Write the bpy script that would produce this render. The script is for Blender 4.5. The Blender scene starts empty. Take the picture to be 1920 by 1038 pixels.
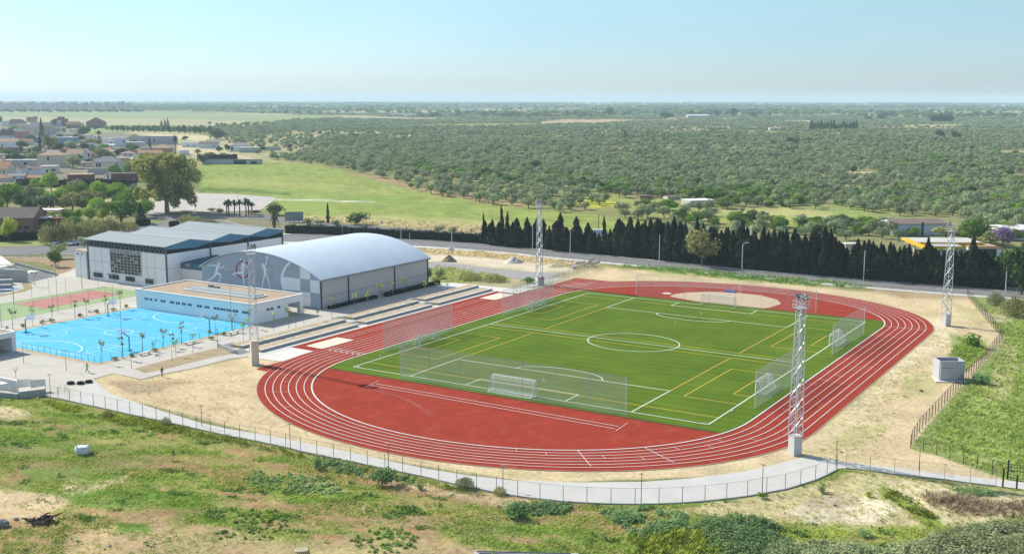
import bpy, math, random
import numpy as np
from mathutils import Vector, Matrix
R = math.radians
D = bpy.data
scene = bpy.context.scene
COL = scene.collection
rng = np.random.default_rng(7)
SUN_STR, SKY_STR, SKY_SAT, SKY_HUE, HAZE_D, HAZE_COL, EXPO, SKY_DUST, SKY_OZ = 3.6, 0.125, 1.0, 0.5, 0.00011, (.68, .86, 1.0, 1), 0.92, .3, 3.0
SKY_RAMP = [(0.0, (.38, .468, .66)), (.045, (.41, .505, .62)), (.085, (.46, .54, .555)), (.3, (.65, .66, .62)), (.55, (1.15, 1.0, .84)), (1.0, (1.4, 1.1, .84))]
random.seed(11)

# ------------------------------------------------------------------ camera model
# The world's X runs along the football pitch's goal lines, Y along its touchlines, metres.
F = 2082.33                                   # focal length in pixels of a 1920 px wide frame
PITCH = math.atan((519 - 183.99) / F)
YAW = 0.553
ROLL = 0.001
CAM = np.array([121.375, -144.572, 45.838])
_cy, _sy = math.cos(YAW), math.sin(YAW)
RIGHT0 = np.array([_cy, _sy, 0.0])
AHEAD = np.array([-_sy, _cy, 0.0])
_cp, _sp = math.cos(PITCH), math.sin(PITCH)
FWD = AHEAD * _cp + np.array([0, 0, -_sp])
UP0 = AHEAD * _sp + np.array([0, 0, _cp])
RGT = RIGHT0 * math.cos(ROLL) + UP0 * math.sin(ROLL)
UPV = -RIGHT0 * math.sin(ROLL) + UP0 * math.cos(ROLL)

def ray(px, py):
    return FWD + RGT * ((px - 960) / F) - UPV * ((py - 519) / F)

def at(px, py, z=0.0):
    """the ground point (height z) seen at a pixel of the photograph"""
    d = ray(px, py); t = (z - CAM[2]) / d[2]
    p = CAM + d * t
    return (float(p[0]), float(p[1]))

def at3(px, py, z=0.0):
    x, y = at(px, py, z); return (x, y, z)

def hz(P, py):
    """height above ground point P that shows at picture row py"""
    k = (519 - py) / F
    d0 = np.array([P[0], P[1], 0.0]) - CAM
    return float((k * d0.dot(FWD) - d0.dot(UPV)) / (UPV[2] - k * FWD[2]))

def ppm(P):
    return F / float((np.array([P[0], P[1], 0.0]) - CAM).dot(FWD))

def planev(px, py, v0):
    d = ray(px, py); t = (v0 - CAM[1]) / d[1]; p = CAM + d * t
    return (float(p[0]), float(p[2]))

def planeu(px, py, u0):
    d = ray(px, py); t = (u0 - CAM[0]) / d[0]; p = CAM + d * t
    return (float(p[1]), float(p[2]))

# ------------------------------------------------------------------ materials
MATS = {}
def new_mat(name):
    m = D.materials.new(name); m.use_nodes = True
    nt = m.node_tree; nt.nodes.clear()
    out = nt.nodes.new('ShaderNodeOutputMaterial')
    return m, nt, out

def ramp(nt, fac, stops):
    r = nt.nodes.new('ShaderNodeValToRGB')
    el = r.color_ramp.elements
    while len(el) < len(stops): el.new(0.5)
    for e, (p, c) in zip(el, stops):
        e.position = p; e.color = (*c, 1)
    nt.links.new(fac, r.inputs['Fac'])
    return r.outputs['Color']

def noise(nt, vec, scale, detail=3, rough=0.55, dist=0.0):
    n = nt.nodes.new('ShaderNodeTexNoise')
    n.inputs['Scale'].default_value = scale; n.inputs['Detail'].default_value = detail
    n.inputs['Roughness'].default_value = rough; n.inputs['Distortion'].default_value = dist
    nt.links.new(vec, n.inputs['Vector'])
    return n.outputs['Fac']

def mixc(nt, a, b, fac, mode='MIX'):
    m = nt.nodes.new('ShaderNodeMix'); m.data_type = 'RGBA'; m.blend_type = mode
    for k, v in ((6, a), (7, b)):
        if hasattr(v, 'is_linked'): nt.links.new(v, m.inputs[k])
        else: m.inputs[k].default_value = (*v, 1)
    if hasattr(fac, 'is_linked'): nt.links.new(fac, m.inputs[0])
    else: m.inputs[0].default_value = fac
    return m.outputs[2]

def mapr(nt, v, a, b, c, d):
    n = nt.nodes.new('ShaderNodeMapRange')
    for i, x in enumerate((a, b, c, d)): n.inputs[i + 1].default_value = x
    nt.links.new(v, n.inputs[0]); return n.outputs[0]

def geopos(nt, scale=(1, 1, 1), rot=0.0):
    g = nt.nodes.new('ShaderNodeNewGeometry')
    mp = nt.nodes.new('ShaderNodeMapping'); mp.inputs['Scale'].default_value = scale
    mp.inputs['Rotation'].default_value = (0, 0, rot)
    nt.links.new(g.outputs['Position'], mp.inputs['Vector'])
    return mp.outputs['Vector']

def M(name, col, var=0.12, sc=0.6, rough=0.85, metal=0.0, fine=None, stretch=(1, 1, 1), spec=0.12, bump=0.0, stain=None, stain_sc=0.15, stain_amt=0.5):
    """a painted / stone / metal surface: base colour with two scales of mottling and optional stains"""
    if name in MATS: return MATS[name]
    m, nt, out = new_mat(name)
    b = nt.nodes.new('ShaderNodeBsdfPrincipled')
    v = geopos(nt, stretch)
    n1 = noise(nt, v, sc, 4)
    lo = tuple(c * (1 - var) for c in col); hi = tuple(min(1, c * (1 + var)) for c in col)
    c = ramp(nt, n1, [(0.3, lo), (0.7, hi)])
    n2 = noise(nt, v, fine or sc * 9, 2)
    c = mixc(nt, c, ramp(nt, n2, [(0.3, (1 - var * .8,) * 3), (0.7, (1.0, 1.0, 1.0))]), 1.0, 'MULTIPLY')
    if stain:
        n3 = noise(nt, v, stain_sc, 5, 0.65, 1.0)
        c = mixc(nt, c, stain, mapr(nt, n3, 0.52, 0.72, 0.0, stain_amt))
    nt.links.new(c, b.inputs['Base Color'])
    b.inputs['Roughness'].default_value = rough; b.inputs['Metallic'].default_value = metal
    b.inputs['Specular IOR Level'].default_value = spec
    if bump:
        bp = nt.nodes.new('ShaderNodeBump'); bp.inputs['Strength'].default_value = bump
        bp.inputs['Distance'].default_value = 0.1
        nt.links.new(n2, bp.inputs['Height']); nt.links.new(bp.outputs[0], b.inputs['Normal'])
    nt.links.new(b.outputs[0], out.inputs['Surface'])
    MATS[name] = m
    return m

def leaf(name, a, b, trans=0.25, sc=0.35, hue=0.0):
    """foliage: two greens mixed by a noise through the crown and varied from plant to plant"""
    if name in MATS: return MATS[name]
    m, nt, out = new_mat(name)
    v = geopos(nt)
    n1 = noise(nt, v, sc, 3, 0.6)
    oi = nt.nodes.new('ShaderNodeObjectInfo')
    c = ramp(nt, n1, [(0.32, a), (0.68, b)])
    k = mapr(nt, oi.outputs['Random'], 0, 1, 0.68, 1.3)
    cc = nt.nodes.new('ShaderNodeCombineColor')
    nt.links.new(k, cc.inputs[0]); nt.links.new(k, cc.inputs[1]); nt.links.new(k, cc.inputs[2])
    c = mixc(nt, c, cc.outputs[0], 1.0, 'MULTIPLY')
    n2 = noise(nt, v, sc * 8, 1)
    c = mixc(nt, c, ramp(nt, n2, [(0.3, (.72,) * 3), (0.7, (1.2,) * 3)]), 1.0, 'MULTIPLY')
    d = nt.nodes.new('ShaderNodeBsdfPrincipled'); d.inputs['Roughness'].default_value = 0.7
    d.inputs['Specular IOR Level'].default_value = 0.05
    t = nt.nodes.new('ShaderNodeBsdfTranslucent')
    nt.links.new(c, d.inputs['Base Color']); nt.links.new(c, t.inputs['Color'])
    mx = nt.nodes.new('ShaderNodeMixShader'); mx.inputs[0].default_value = trans
    nt.links.new(d.outputs[0], mx.inputs[1]); nt.links.new(t.outputs[0], mx.inputs[2])
    nt.links.new(mx.outputs[0], out.inputs['Surface'])
    MATS[name] = m
    return m

def veil(name, col, alpha):
    """woven net: mostly open, the rest pale cord"""
    if name in MATS: return MATS[name]
    m, nt, out = new_mat(name)
    b = nt.nodes.new('ShaderNodeBsdfDiffuse'); b.inputs['Color'].default_value = (*col, 1)
    t = nt.nodes.new('ShaderNodeBsdfTransparent')
    mx = nt.nodes.new('ShaderNodeMixShader')
    mx.inputs[0].default_value = alpha
    nt.links.new(t.outputs[0], mx.inputs[1]); nt.links.new(b.outputs[0], mx.inputs[2])
    nt.links.new(mx.outputs[0], out.inputs['Surface'])
    MATS[name] = m
    return m

# ------------------------------------------------------------------ mesh builder
class MB:
    def __init__(s): s.v = []; s.f = []; s.mi = []; s.cur = 0
    def add(s, vs, fs):
        o = len(s.v); s.v += [tuple(map(float, p)) for p in vs]
        for f in fs: s.f.append(tuple(i + o for i in f)); s.mi.append(s.cur)
        return s
    def box(s, x0, x1, y0, y1, z0, z1, M4=None):
        vs = [(x, y, z) for z in (z0, z1) for y in (y0, y1) for x in (x0, x1)]
        if M4 is not None: vs = [tuple(M4 @ Vector(p)) for p in vs]
        return s.add(vs, [(0, 2, 3, 1), (4, 5, 7, 6), (0, 1, 5, 4), (2, 6, 7, 3), (0, 4, 6, 2), (1, 3, 7, 5)])
    def obox(s, a, b, w, z0, z1):
        """upright slab from a to b (x, y), width w"""
        a = Vector(a[:2]); b = Vector(b[:2]); d = (b - a).normalized(); n = Vector((-d.y, d.x)) * w / 2
        q = [a - n, b - n, b + n, a + n]
        vs = [(p.x, p.y, z0) for p in q] + [(p.x, p.y, z1) for p in q]
        return s.add(vs, [(3, 2, 1, 0), (4, 5, 6, 7), (0, 1, 5, 4), (1, 2, 6, 5), (2, 3, 7, 6), (3, 0, 4, 7)])
    def bar(s, a, b, r, n=5, r2=None):
        a = Vector(a); b = Vector(b); d = b - a
        if d.length < 1e-6: return s
        d.normalize(); u = d.orthogonal().normalized(); w = d.cross(u); r2 = r if r2 is None else r2
        vs = []
        for p, rr in ((a, r), (b, r2)):
            for i in range(n):
                t = 2 * math.pi * i / n
                vs.append(p + (u * math.cos(t) + w * math.sin(t)) * rr)
        fs = [(i, (i + 1) % n, n + (i + 1) % n, n + i) for i in range(n)]
        fs += [tuple(range(n))[::-1], tuple(range(n, 2 * n))]
        return s.add(vs, fs)
    def path(s, pts, r, n=5, r2=None):
        k = len(pts) - 1
        for i in range(k):
            ra = r if r2 is None else r + (r2 - r) * i / k
            rb = r if r2 is None else r + (r2 - r) * (i + 1) / k
            s.bar(pts[i], pts[i + 1], ra, n, rb)
        return s
    def poly(s, pts, z=None):
        vs = [(p[0], p[1], z if z is not None else p[2]) for p in pts]
        return s.add(vs, [tuple(range(len(vs)))])
    def prism(s, pts, z0, z1):
        n = len(pts)
        ar = sum(pts[i][0] * pts[(i + 1) % n][1] - pts[(i + 1) % n][0] * pts[i][1] for i in range(n))
        if ar < 0: pts = pts[::-1]
        vs = [(p[0], p[1], z0) for p in pts] + [(p[0], p[1], z1) for p in pts]
        fs = [tuple(range(n))[::-1], tuple(range(n, 2 * n))] + [(i, (i + 1) % n, n + (i + 1) % n, n + i) for i in range(n)]
        return s.add(vs, fs)
    def ribbon(s, pts, w, z, closed=False):
        n = len(pts); L = []
        for i in range(n):
            a = Vector(pts[(i - 1) % n if closed else max(i - 1, 0)][:2]); b = Vector(pts[(i + 1) % n if closed else min(i + 1, n - 1)][:2])
            d = (b - a).normalized(); nn = Vector((-d.y, d.x)) * w / 2; p = Vector(pts[i][:2])
            L.append((p - nn, p + nn))
        vs = [(q.x, q.y, z) for pr in L for q in pr]
        m = n if closed else n - 1
        return s.add(vs, [(2 * i, 2 * ((i + 1) % n), 2 * ((i + 1) % n) + 1, 2 * i + 1) for i in range(m)])
    def build(s, name, mat, parent=None, loc=(0, 0, 0), rotz=0.0, smooth=False, local=False):
        """link as one object. Vertices are in world space unless local; the origin goes to loc"""
        me = D.meshes.new(name)
        vs = s.v
        if not local and parent is None: vs = [(x - loc[0], y - loc[1], z - loc[2]) for x, y, z in vs]
        if not local and parent is not None:
            o = parent.get('_o'); o = tuple(o) if o is not None else (0, 0, 0)
            vs = [(x - o[0], y - o[1], z - o[2]) for x, y, z in vs]
        me.from_pydata(vs, [], s.f)
        for m in (mat if isinstance(mat, (list, tuple)) else [mat]): me.materials.append(m)
        if any(s.mi): me.polygons.foreach_set('material_index', s.mi)
        if smooth: me.polygons.foreach_set('use_smooth', [True] * len(me.polygons))
        me.update()
        o = D.objects.new(name, me); COL.objects.link(o)
        if parent is not None:
            o.parent = parent
            if local: o.location = loc; o.rotation_euler.z = rotz
            o['_o'] = tuple(parent.get('_o') or (0, 0, 0))
        else: o.location = loc; o.rotation_euler.z = rotz; o['_o'] = tuple(loc)
        return o

def tag(o, label=None, cat=None, group=None, kind=None):
    if label: o['label'] = label
    if cat: o['category'] = cat
    if group: o['group'] = group
    if kind: o['kind'] = kind
    return o

def thing(name, label, cat, loc=(0, 0, 0), rotz=0.0, group=None):
    o = D.objects.new(name, None); COL.objects.link(o)
    o.location = loc; o.rotation_euler.z = rotz; o.empty_display_size = .2
    o['_o'] = tuple(loc)
    return tag(o, label, cat, group)

def struct(name, mb, mat, smooth=False):
    return tag(mb.build(name, mat, smooth=smooth), kind='structure')

def copy_tree(o, loc=None, rotz=None, scale=None, label=None, group=None, parent=None):
    c = o.copy(); COL.objects.link(c)
    if parent is not None: c.parent = parent
    if loc is not None: c.location = loc
    if rotz is not None: c.rotation_euler.z = rotz
    if scale is not None: c.scale = scale if hasattr(scale, '__len__') else (scale,) * 3
    if label: c['label'] = label
    if group: c['group'] = group
    for ch in list(o.children): copy_tree(ch, parent=c)
    return c

ORD = ['first', 'second', 'third', 'fourth', 'fifth', 'sixth', 'seventh', 'eighth', 'ninth', 'tenth', 'eleventh', 'twelfth', 'thirteenth', 'fourteenth', 'fifteenth', 'sixteenth', 'seventeenth', 'eighteenth', 'nineteenth', 'twentieth']

# ------------------------------------------------------------------ numpy noise + polygon painting
def vnoise(x, y, seed=0):
    xi = np.floor(x).astype(np.int64); yi = np.floor(y).astype(np.int64)
    fx = x - xi; fy = y - yi; fx = fx * fx * (3 - 2 * fx); fy = fy * fy * (3 - 2 * fy)
    def h(a, b):
        n = (a * 374761393 + b * 668265263 + seed * 1274126177) & 0xffffffff
        n = ((n ^ (n >> 13)) * 1274126177) & 0xffffffff
        return ((n ^ (n >> 16)) & 0xffff) / 65535.0
    return (h(xi, yi) * (1 - fx) + h(xi + 1, yi) * fx) * (1 - fy) + (h(xi, yi + 1) * (1 - fx) + h(xi + 1, yi + 1) * fx) * fy

def fbm(x, y, seed=0, o=4, g=0.55):
    s = 0; a = 1; t = 0
    for i in range(o):
        s = s + a * vnoise(x * 2 ** i + i * 17.3, y * 2 ** i - i * 9.1, seed + i); t += a; a *= g
    return s / t

def sdist(PX, PY, poly):
    """signed distance to a polygon, positive inside"""
    inside = np.zeros(PX.shape, bool); d2 = np.full(PX.shape, 1e18)
    n = len(poly)
    for i in range(n):
        x0, y0 = poly[i]; x1, y1 = poly[(i + 1) % n]
        c = ((y0 > PY) != (y1 > PY)) & (PX < (x1 - x0) * (PY - y0) / ((y1 - y0) if y1 != y0 else 1e-9) + x0)
        inside ^= c
        L = (x1 - x0) ** 2 + (y1 - y0) ** 2
        t = np.clip(((PX - x0) * (x1 - x0) + (PY - y0) * (y1 - y0)) / max(L, 1e-9), 0, 1)
        d2 = np.minimum(d2, (PX - x0 - t * (x1 - x0)) ** 2 + (PY - y0 - t * (y1 - y0)) ** 2)
    return np.where(inside, 1, -1) * np.sqrt(d2)

def cat_rom(pts, n=8, closed=False):
    P = [np.array(p[:2], float) for p in pts]; out = []; m = len(P)
    rngi = range(m if closed else m - 1)
    for i in rngi:
        p0 = P[(i - 1) % m] if closed or i > 0 else P[0]; p1 = P[i]; p2 = P[(i + 1) % m]
        p3 = P[(i + 2) % m] if closed or i + 2 < m else P[-1]
        for k in range(n):
            t = k / n
            out.append(tuple(.5 * ((2 * p1) + (-p0 + p2) * t + (2 * p0 - 5 * p1 + 4 * p2 - p3) * t * t + (-p0 + 3 * p1 - 3 * p2 + p3) * t ** 3)))
    if not closed: out.append(tuple(P[-1]))
    return out
def G(L, z=0.0): return [at(x, y, z) for x, y in L]
# ================================================================== GROUND
WALK_LO = [(86, 743), (106.5, 746.7), (127, 751), (148, 756), (169, 760), (191, 765), (213, 770), (235, 775), (258, 780), (282, 785), (305, 789.5), (329.6, 795), (353, 800.6), (378, 806), (403.5, 811.5), (429, 817), (455, 822), (481, 827), (508, 832.5), (535.5, 838.7), (564, 846), (592, 851.5), (621, 857.5), (650, 863), (680, 870), (711, 876), (742, 883), (774, 889), (806, 896), (839, 905), (874, 912), (909.5, 919), (947.5, 927), (986, 932), (1026, 937), (1067.5, 941), (1108, 943), (1149, 944.5), (1189.5, 945), (1230, 944.5), (1270, 943), (1308, 940.5), (1344, 937), (1378, 933), (1411, 928.5), (1442, 922.5), (1469, 918), (1494, 910.5), (1517, 903.5), (1537.5, 897), (1554, 888), (1574, 877.5)]
WALK_RT = [(1586, 877.5), (1625.5, 881), (1666, 887.5), (1706, 892), (1749, 896), (1791, 901), (1834.5, 908), (1880, 912), (1906, 915), (2100, 945)]
WALK_UP = [(2100, 930), (1920, 904), (1865, 897.5), (1790, 890), (1690, 878), (1580, 865), (1547, 859), (1515, 854), (1480, 863), (1440, 874), (1385, 885), (1297, 896), (1210, 902.5), (1085, 904), (960, 900), (880, 891), (805, 879), (740, 866), (680, 852.5), (600, 836), (555, 826), (480, 812), (426, 803), (376, 792), (300.7, 769), (250.6, 752), (208, 738), (190, 729), (174, 710)]

def strips(X, Y):
    a = (X - CAM[0]) * RIGHT0[0] + (Y - CAM[1]) * RIGHT0[1]; b = (X - CAM[0]) * AHEAD[0] + (Y - CAM[1]) * AHEAD[1]
    return fbm(a / 300 + b / 900, b / 130, 131, 3)
PLOTS = [[(1150, 262), (1320, 259), (1460, 262), (1460, 263.5), (1320, 262), (1150, 265)], [(1500, 268), (1640, 266), (1640, 268), (1500, 270.5)], [(1240, 246), (1330, 244), (1340, 246), (1250, 249)], [(1700, 288), (1860, 286), (1860, 289), (1700, 291)], [(1380, 300), (1500, 297), (1540, 299), (1400, 303)], [(1690, 236), (1800, 234.5), (1810, 237), (1700, 239)], [(900, 243), (1010, 241), (1010, 242.6), (900, 245)], [(740, 258), (850, 256), (850, 257.5), (740, 260)], [(950, 262), (1120, 266), (1120, 268), (950, 264.5)], [(1560, 345), (1600, 343), (1620, 346), (1575, 349)], [(1780, 318), (1870, 315), (1880, 318), (1790, 322)], [(1820, 362), (1900, 360), (1910, 366), (1830, 368)], [(690, 288), (820, 287), (830, 289), (700, 291)], [(560, 240), (800, 236), (1000, 237), (1000, 238.4), (800, 238.2), (560, 242)], [(1010, 300), (1160, 297), (1170, 299), (1010, 303)], [(1440, 216), (1700, 214), (1920, 217), (1920, 219), (1700, 216.5), (1440, 218.5)], [(600, 207), (900, 206), (1200, 208), (1200, 209), (900, 207.5), (600, 208.5)]]
def make_ground():
    ys = np.concatenate([np.array([190.6]), np.arange(191.6, 260, 1.5), np.arange(260, 440, 2.4), np.arange(440, 780, 4.0), np.arange(780, 1060, 2.6), np.array([1080, 1120, 1180, 1260, 1400, 1700, 2400, 4000])])
    xs = np.concatenate([np.arange(-760, -100, 60), np.arange(-100, 2020, 4.0), np.arange(2020, 2660, 60)])
    PX, PY = np.meshgrid(xs, ys)
    k1 = (PX - 960) / F; k2 = (PY - 519) / F
    d = FWD[None, None] + RIGHT0 * k1[..., None] - UP0 * k2[..., None]
    t = -CAM[2] / d[..., 2]
    X = CAM[0] + d[..., 0] * t; Y = CAM[1] + d[..., 1] * t
    nr, nc = X.shape
    ex, ey = X - CAM[0], Y - CAM[1]; ez = -CAM[2]; zz = ex * FWD[0] + ey * FWD[1] + ez * FWD[2]
    PX = 960 + F * (ex * RGT[0] + ey * RGT[1] + ez * RGT[2]) / zz; PY = 519 - F * (ex * UPV[0] + ey * UPV[1] + ez * UPV[2]) / zz
    c = np.zeros((nr, nc, 3))
    dist = np.hypot(X - CAM[0], Y - CAM[1])
    w1 = fbm(X / 9, Y / 9, 3, 5); w2 = fbm(X / 2.3, Y / 2.3, 31, 4); w3 = fbm(X / 60, Y / 60, 5, 4); w4 = fbm(X / 300, Y / 300, 8, 4)
    jx = (fbm(PX / 22, PY / 9, 51, 4) - .5); jy = (fbm(PX / 22, PY / 9, 77, 4) - .5)
    def col(base, a=.1):
        return np.array(base)[None, None] * (1 + a * 2 * (w2 - .5))[..., None]
    def put(mask, base, a=.1):
        m = np.clip(mask, 0, 1)[..., None]; c[...] = c * (1 - m) + col(base, a) * m
    def paint(poly, base, feather=3.0, jit=6.0, a=.1, k=1.0):
        xs_ = [p[0] for p in poly]; ys_ = [p[1] for p in poly]; pad = feather + jit + 4
        r0 = np.searchsorted(ys, min(ys_) - pad); r1 = np.searchsorted(ys, max(ys_) + pad)
        c0 = np.searchsorted(xs, min(xs_) - pad); c1 = np.searchsorted(xs, max(xs_) + pad)
        if r1 <= r0 or c1 <= c0: return
        s = (slice(r0, r1), slice(c0, c1))
        sd = sdist(PX[s] + jx[s] * jit * 2, PY[s] + jy[s] * jit, poly)
        m = (np.clip(sd / feather * .5 + .5, 0, 1) * k)[..., None]
        cc = np.array(base)[None, None] * (1 + a * 2 * (w2[s] - .5) + a * (w1[s] - .5))[..., None]
        c[s] = c[s] * (1 - m) + cc * m
    S = (.50, .42, .27)                                    # bare sand
    # --- the plain with its groves
    put(np.ones_like(X), (.21, .21, .095), .15)
    put((w4 - .5) * 6, (.30, .27, .13)); put((.42 - w4) * 6, (.13, .17, .06))
    put((PY < 214) * (fbm(X / 500, Y / 900, 21, 4) - .52) * 8, (.33, .32, .2))
    put((PY < 214) * (.45 - fbm(X / 500, Y / 900, 22, 4)) * 8, (.08, .11, .05))
    sp_ = strips(X, Y); put((.40 - sp_) * 14, (.36, .33, .18)); put((sp_ - .66) * 14, (.24, .29, .10))
    # far fields
    paint([(-100, 211), (200, 209), (330, 211), (420, 214), (560, 217), (640, 218), (620, 221), (480, 227), (250, 221.5), (-100, 217)], (.25, .30, .14), 1, 1)
    paint([(-100, 217), (250, 221.5), (470, 227), (455, 238), (380, 236), (210, 235), (-100, 244)], (.36, .34, .19), 1, 1)
    paint([(120, 242), (240, 236), (300, 240), (230, 248), (140, 252)], (.24, .28, .12), 1, 1)
    paint([(640, 217), (800, 221), (870, 224), (760, 226), (640, 223)], (.36, .32, .2), 1, 1)
    paint([(1000, 229), (1060, 225), (1150, 224), (1230, 225.5), (1180, 229), (1100, 233), (1020, 233)], (.42, .31, .19), 1, 1.5)
    paint([(213, 250.6), (248, 247), (310, 247.5), (380, 252), (400, 257), (383, 264), (353, 262), (303, 257), (230, 258)], (.52, .45, .26), 1, 1)
    paint([(321, 272), (352, 273), (420, 284), (480, 298), (560, 306), (520, 309), (500, 305), (440, 294), (380, 290), (325, 284)], (.50, .42, .26), 1, 1)
    paint([(1468, 226), (1520, 226), (1520, 230), (1470, 230)], (.42, .38, .24), .8, 1)
    paint([(1582, 322), (1640, 322), (1636, 331), (1590, 331)], (.55, .43, .28), 1, 2)
    paint([(1870, 284), (1940, 284), (1940, 293), (1872, 293)], (.42, .40, .20), 1, 2)
    paint([(1880, 330), (1950, 328), (1950, 338), (1895, 337)], (.5, .4, .26), 1, 2)
    paint([(1700, 235), (1800, 235), (1900, 238), (1860, 241), (1720, 239)], (.3, .31, .17), 1, 1)
    paint([(1290, 226), (1400, 225), (1500, 226), (1440, 229), (1300, 229)], (.3, .3, .17), 1, 1)
    paint([(1180, 268), (1350, 262), (1480, 266), (1400, 271), (1250, 272)], (.19, .23, .09), 1.5, 3)
    # town ground
    paint([(-200, 240), (60, 232), (160, 240), (330, 262), (330, 285), (290, 330), (200, 345), (-200, 350)], (.22, .20, .14), 3, 4, .2)
    paint([(130, 238), (230, 236), (240, 247), (150, 252)], (.26, .30, .13), 1, 2)
    # meadow
    paint([(375, 312), (385, 307), (490, 300), (600, 309), (680, 328), (760, 352), (830, 366), (930, 384), (1010, 390), (1110, 400), (1230, 418), (1230, 445), (1100, 445), (905, 440), (860, 434), (760, 428), (640, 418), (540, 412), (480, 404), (440, 400), (375, 372)], (.235, .285, .075), 3, 4, .3)
    paint([(540, 405), (700, 412), (900, 425), (1100, 432), (1100, 446), (900, 440), (760, 429), (640, 419), (540, 414)], (.36, .34, .14), 5, 10, .15)
    paint([(400, 335), (600, 340), (780, 368), (740, 372), (560, 352), (400, 345)], (.31, .33, .11), 6, 12, .12)
    paint([(560, 356), (760, 372), (900, 392), (860, 396), (660, 378)], (.21, .28, .07), 6, 14, .12)
    paint([(600, 400), (900, 412), (1050, 424), (900, 422), (640, 408)], (.36, .34, .14), 4, 12, .12)
    paint([(375, 352), (470, 353), (545, 362), (545, 367), (470, 360), (375, 360)], (.13, .18, .05), 2, 4, .3)
    for k_ in range(14): paint([(430 + k_ * 52, 322 + k_ * 6.5), (620 + k_ * 50, 332 + k_ * 6.8), (600 + k_ * 50, 337 + k_ * 7), (440 + k_ * 50, 329 + k_ * 7)], (.30, .32, .10) if k_ % 2 else (.19, .25, .06), 3, 10, .3, .55)
    # clearings, lanes and dry plots among the groves
    for q in PLOTS: paint(q, (.40, .35, .19), 1, 2, .2, .9)
    # olive orchard with open soil at the meadow edge
    paint([(600, 309), (680, 328), (760, 352), (830, 366), (930, 384), (1010, 390), (1110, 400), (1230, 418), (1400, 428), (1500, 410), (1380, 385), (1180, 365), (1000, 345), (900, 335), (760, 318), (640, 303)], (.22, .22, .09), 3, 8, .2)
    paint([(640, 322), (780, 357), (900, 378), (1000, 388), (960, 376), (820, 355), (700, 328)], (.33, .24, .13), 3, 8, .15)
    paint([(1080, 362), (1180, 368), (1330, 388), (1450, 395), (1620, 398), (1700, 410), (1640, 425), (1400, 425), (1250, 410), (1120, 385)], (.27, .29, .085), 4, 14, .15)
    paint([(1050, 372), (1130, 372), (1180, 384), (1110, 388)], (.42, .42, .06), 2, 10, .2)
    paint([(1310, 396), (1420, 388), (1560, 396), (1600, 410), (1420, 412)], (.38, .36, .14), 3, 10, .15)
    paint([(1560, 395), (1640, 392), (1640, 418), (1560, 420)], (.25, .30, .09), 3, 8, .15)
    # between the meadow and the grounds: verges, traffic islands
    paint([(-200, 430), (75, 430), (120, 445), (90, 462), (-200, 466)], (.27, .30, .10), 2, 3)
    paint([(395, 380), (500, 385), (560, 412), (545, 440), (420, 432), (370, 405)], (.21, .2, .12), 3, 6, .2)
    paint([(516, 374), (560, 372), (620, 378), (640, 402), (545, 404), (490, 394)], (.25, .31, .085), 2, 3)
    paint([(520, 372.5), (600, 374.5), (702, 378), (700, 379.5), (600, 376.5), (516, 374.5)], (.6, .57, .47), .7, 1.5)
    paint([(530, 433), (640, 437), (760, 447), (740, 452), (530, 446)], (.27, .33, .09), 1.5, 2)
    paint([(528, 450), (600, 452), (560, 462), (528, 462)], (.27, .33, .09), 1.5, 2)
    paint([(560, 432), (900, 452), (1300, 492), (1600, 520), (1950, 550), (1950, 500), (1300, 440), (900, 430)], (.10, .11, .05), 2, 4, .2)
    # waste ground between the arched hall and the road
    paint([(760, 462), (860, 466), (1000, 476), (1120, 492), (1110, 520), (1030, 545), (930, 548), (800, 532), (780, 480)], (.36, .32, .19), 2, 6, .15)
    paint([(790, 475), (880, 478), (960, 484), (1060, 494), (1078, 508), (1010, 510), (930, 502), (850, 493), (800, 490)], (.56, .49, .36), 2, 6, .1)
    paint([(790, 463), (900, 469), (1020, 482), (1110, 496), (1090, 502), (1000, 492), (900, 482), (800, 474)], (.38, .30, .18), 2, 5, .2)
    paint([(805, 495), (860, 500), (960, 515), (955, 528), (870, 532), (803, 528)], (.27, .29, .11), 3, 7, .25)
    paint([(850, 514), (920, 520), (905, 526), (840, 520)], (.50, .43, .28), 2, 5, .15)
    # sandy surround of the running track
    paint([(1020, 540), (1110, 502), (1200, 503), (1400, 522), (1600, 545), (1815, 552), (1850, 590), (1882, 632), (1835, 690), (1780, 750), (1708, 838), (1760, 852), (1880, 895), (1900, 905), (1574, 872), (1400, 890), (1000, 905), (600, 842), (190, 735), (174, 708), (213, 699), (266, 711), (470, 665), (600, 640)], (.54, .43, .262), 2, 3, .14)
    paint([(205, 717), (240, 712), (320, 712), (365, 714), (330, 722), (300, 735), (255, 738), (225, 730)], (.34, .26, .17), 3, 8, .12, .85)
    paint([(268, 712), (310, 716), (365, 716), (340, 719), (300, 719)], (.42, .28, .12), 2, 4, .1, .7)
    paint([(230, 740), (330, 742), (420, 760), (470, 790), (430, 798), (320, 770), (240, 752)], (.46, .36, .22), 5, 14, .2, .55)
    paint([(1110, 502), (1200, 504), (1400, 522), (1640, 546), (1815, 556), (1800, 546), (1600, 530), (1400, 512), (1200, 494), (1110, 490)], (.30, .27, .12), 2, 5, .25)
    paint([(1120, 497), (1250, 500), (1400, 513), (1560, 527), (1640, 537), (1600, 540), (1400, 526), (1250, 511)], (.19, .25, .06), 3, 6, .3)
    paint([(1640, 540), (1810, 552), (1815, 560), (1700, 560), (1640, 548)], (.36, .28, .17), 2, 5, .2)
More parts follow.
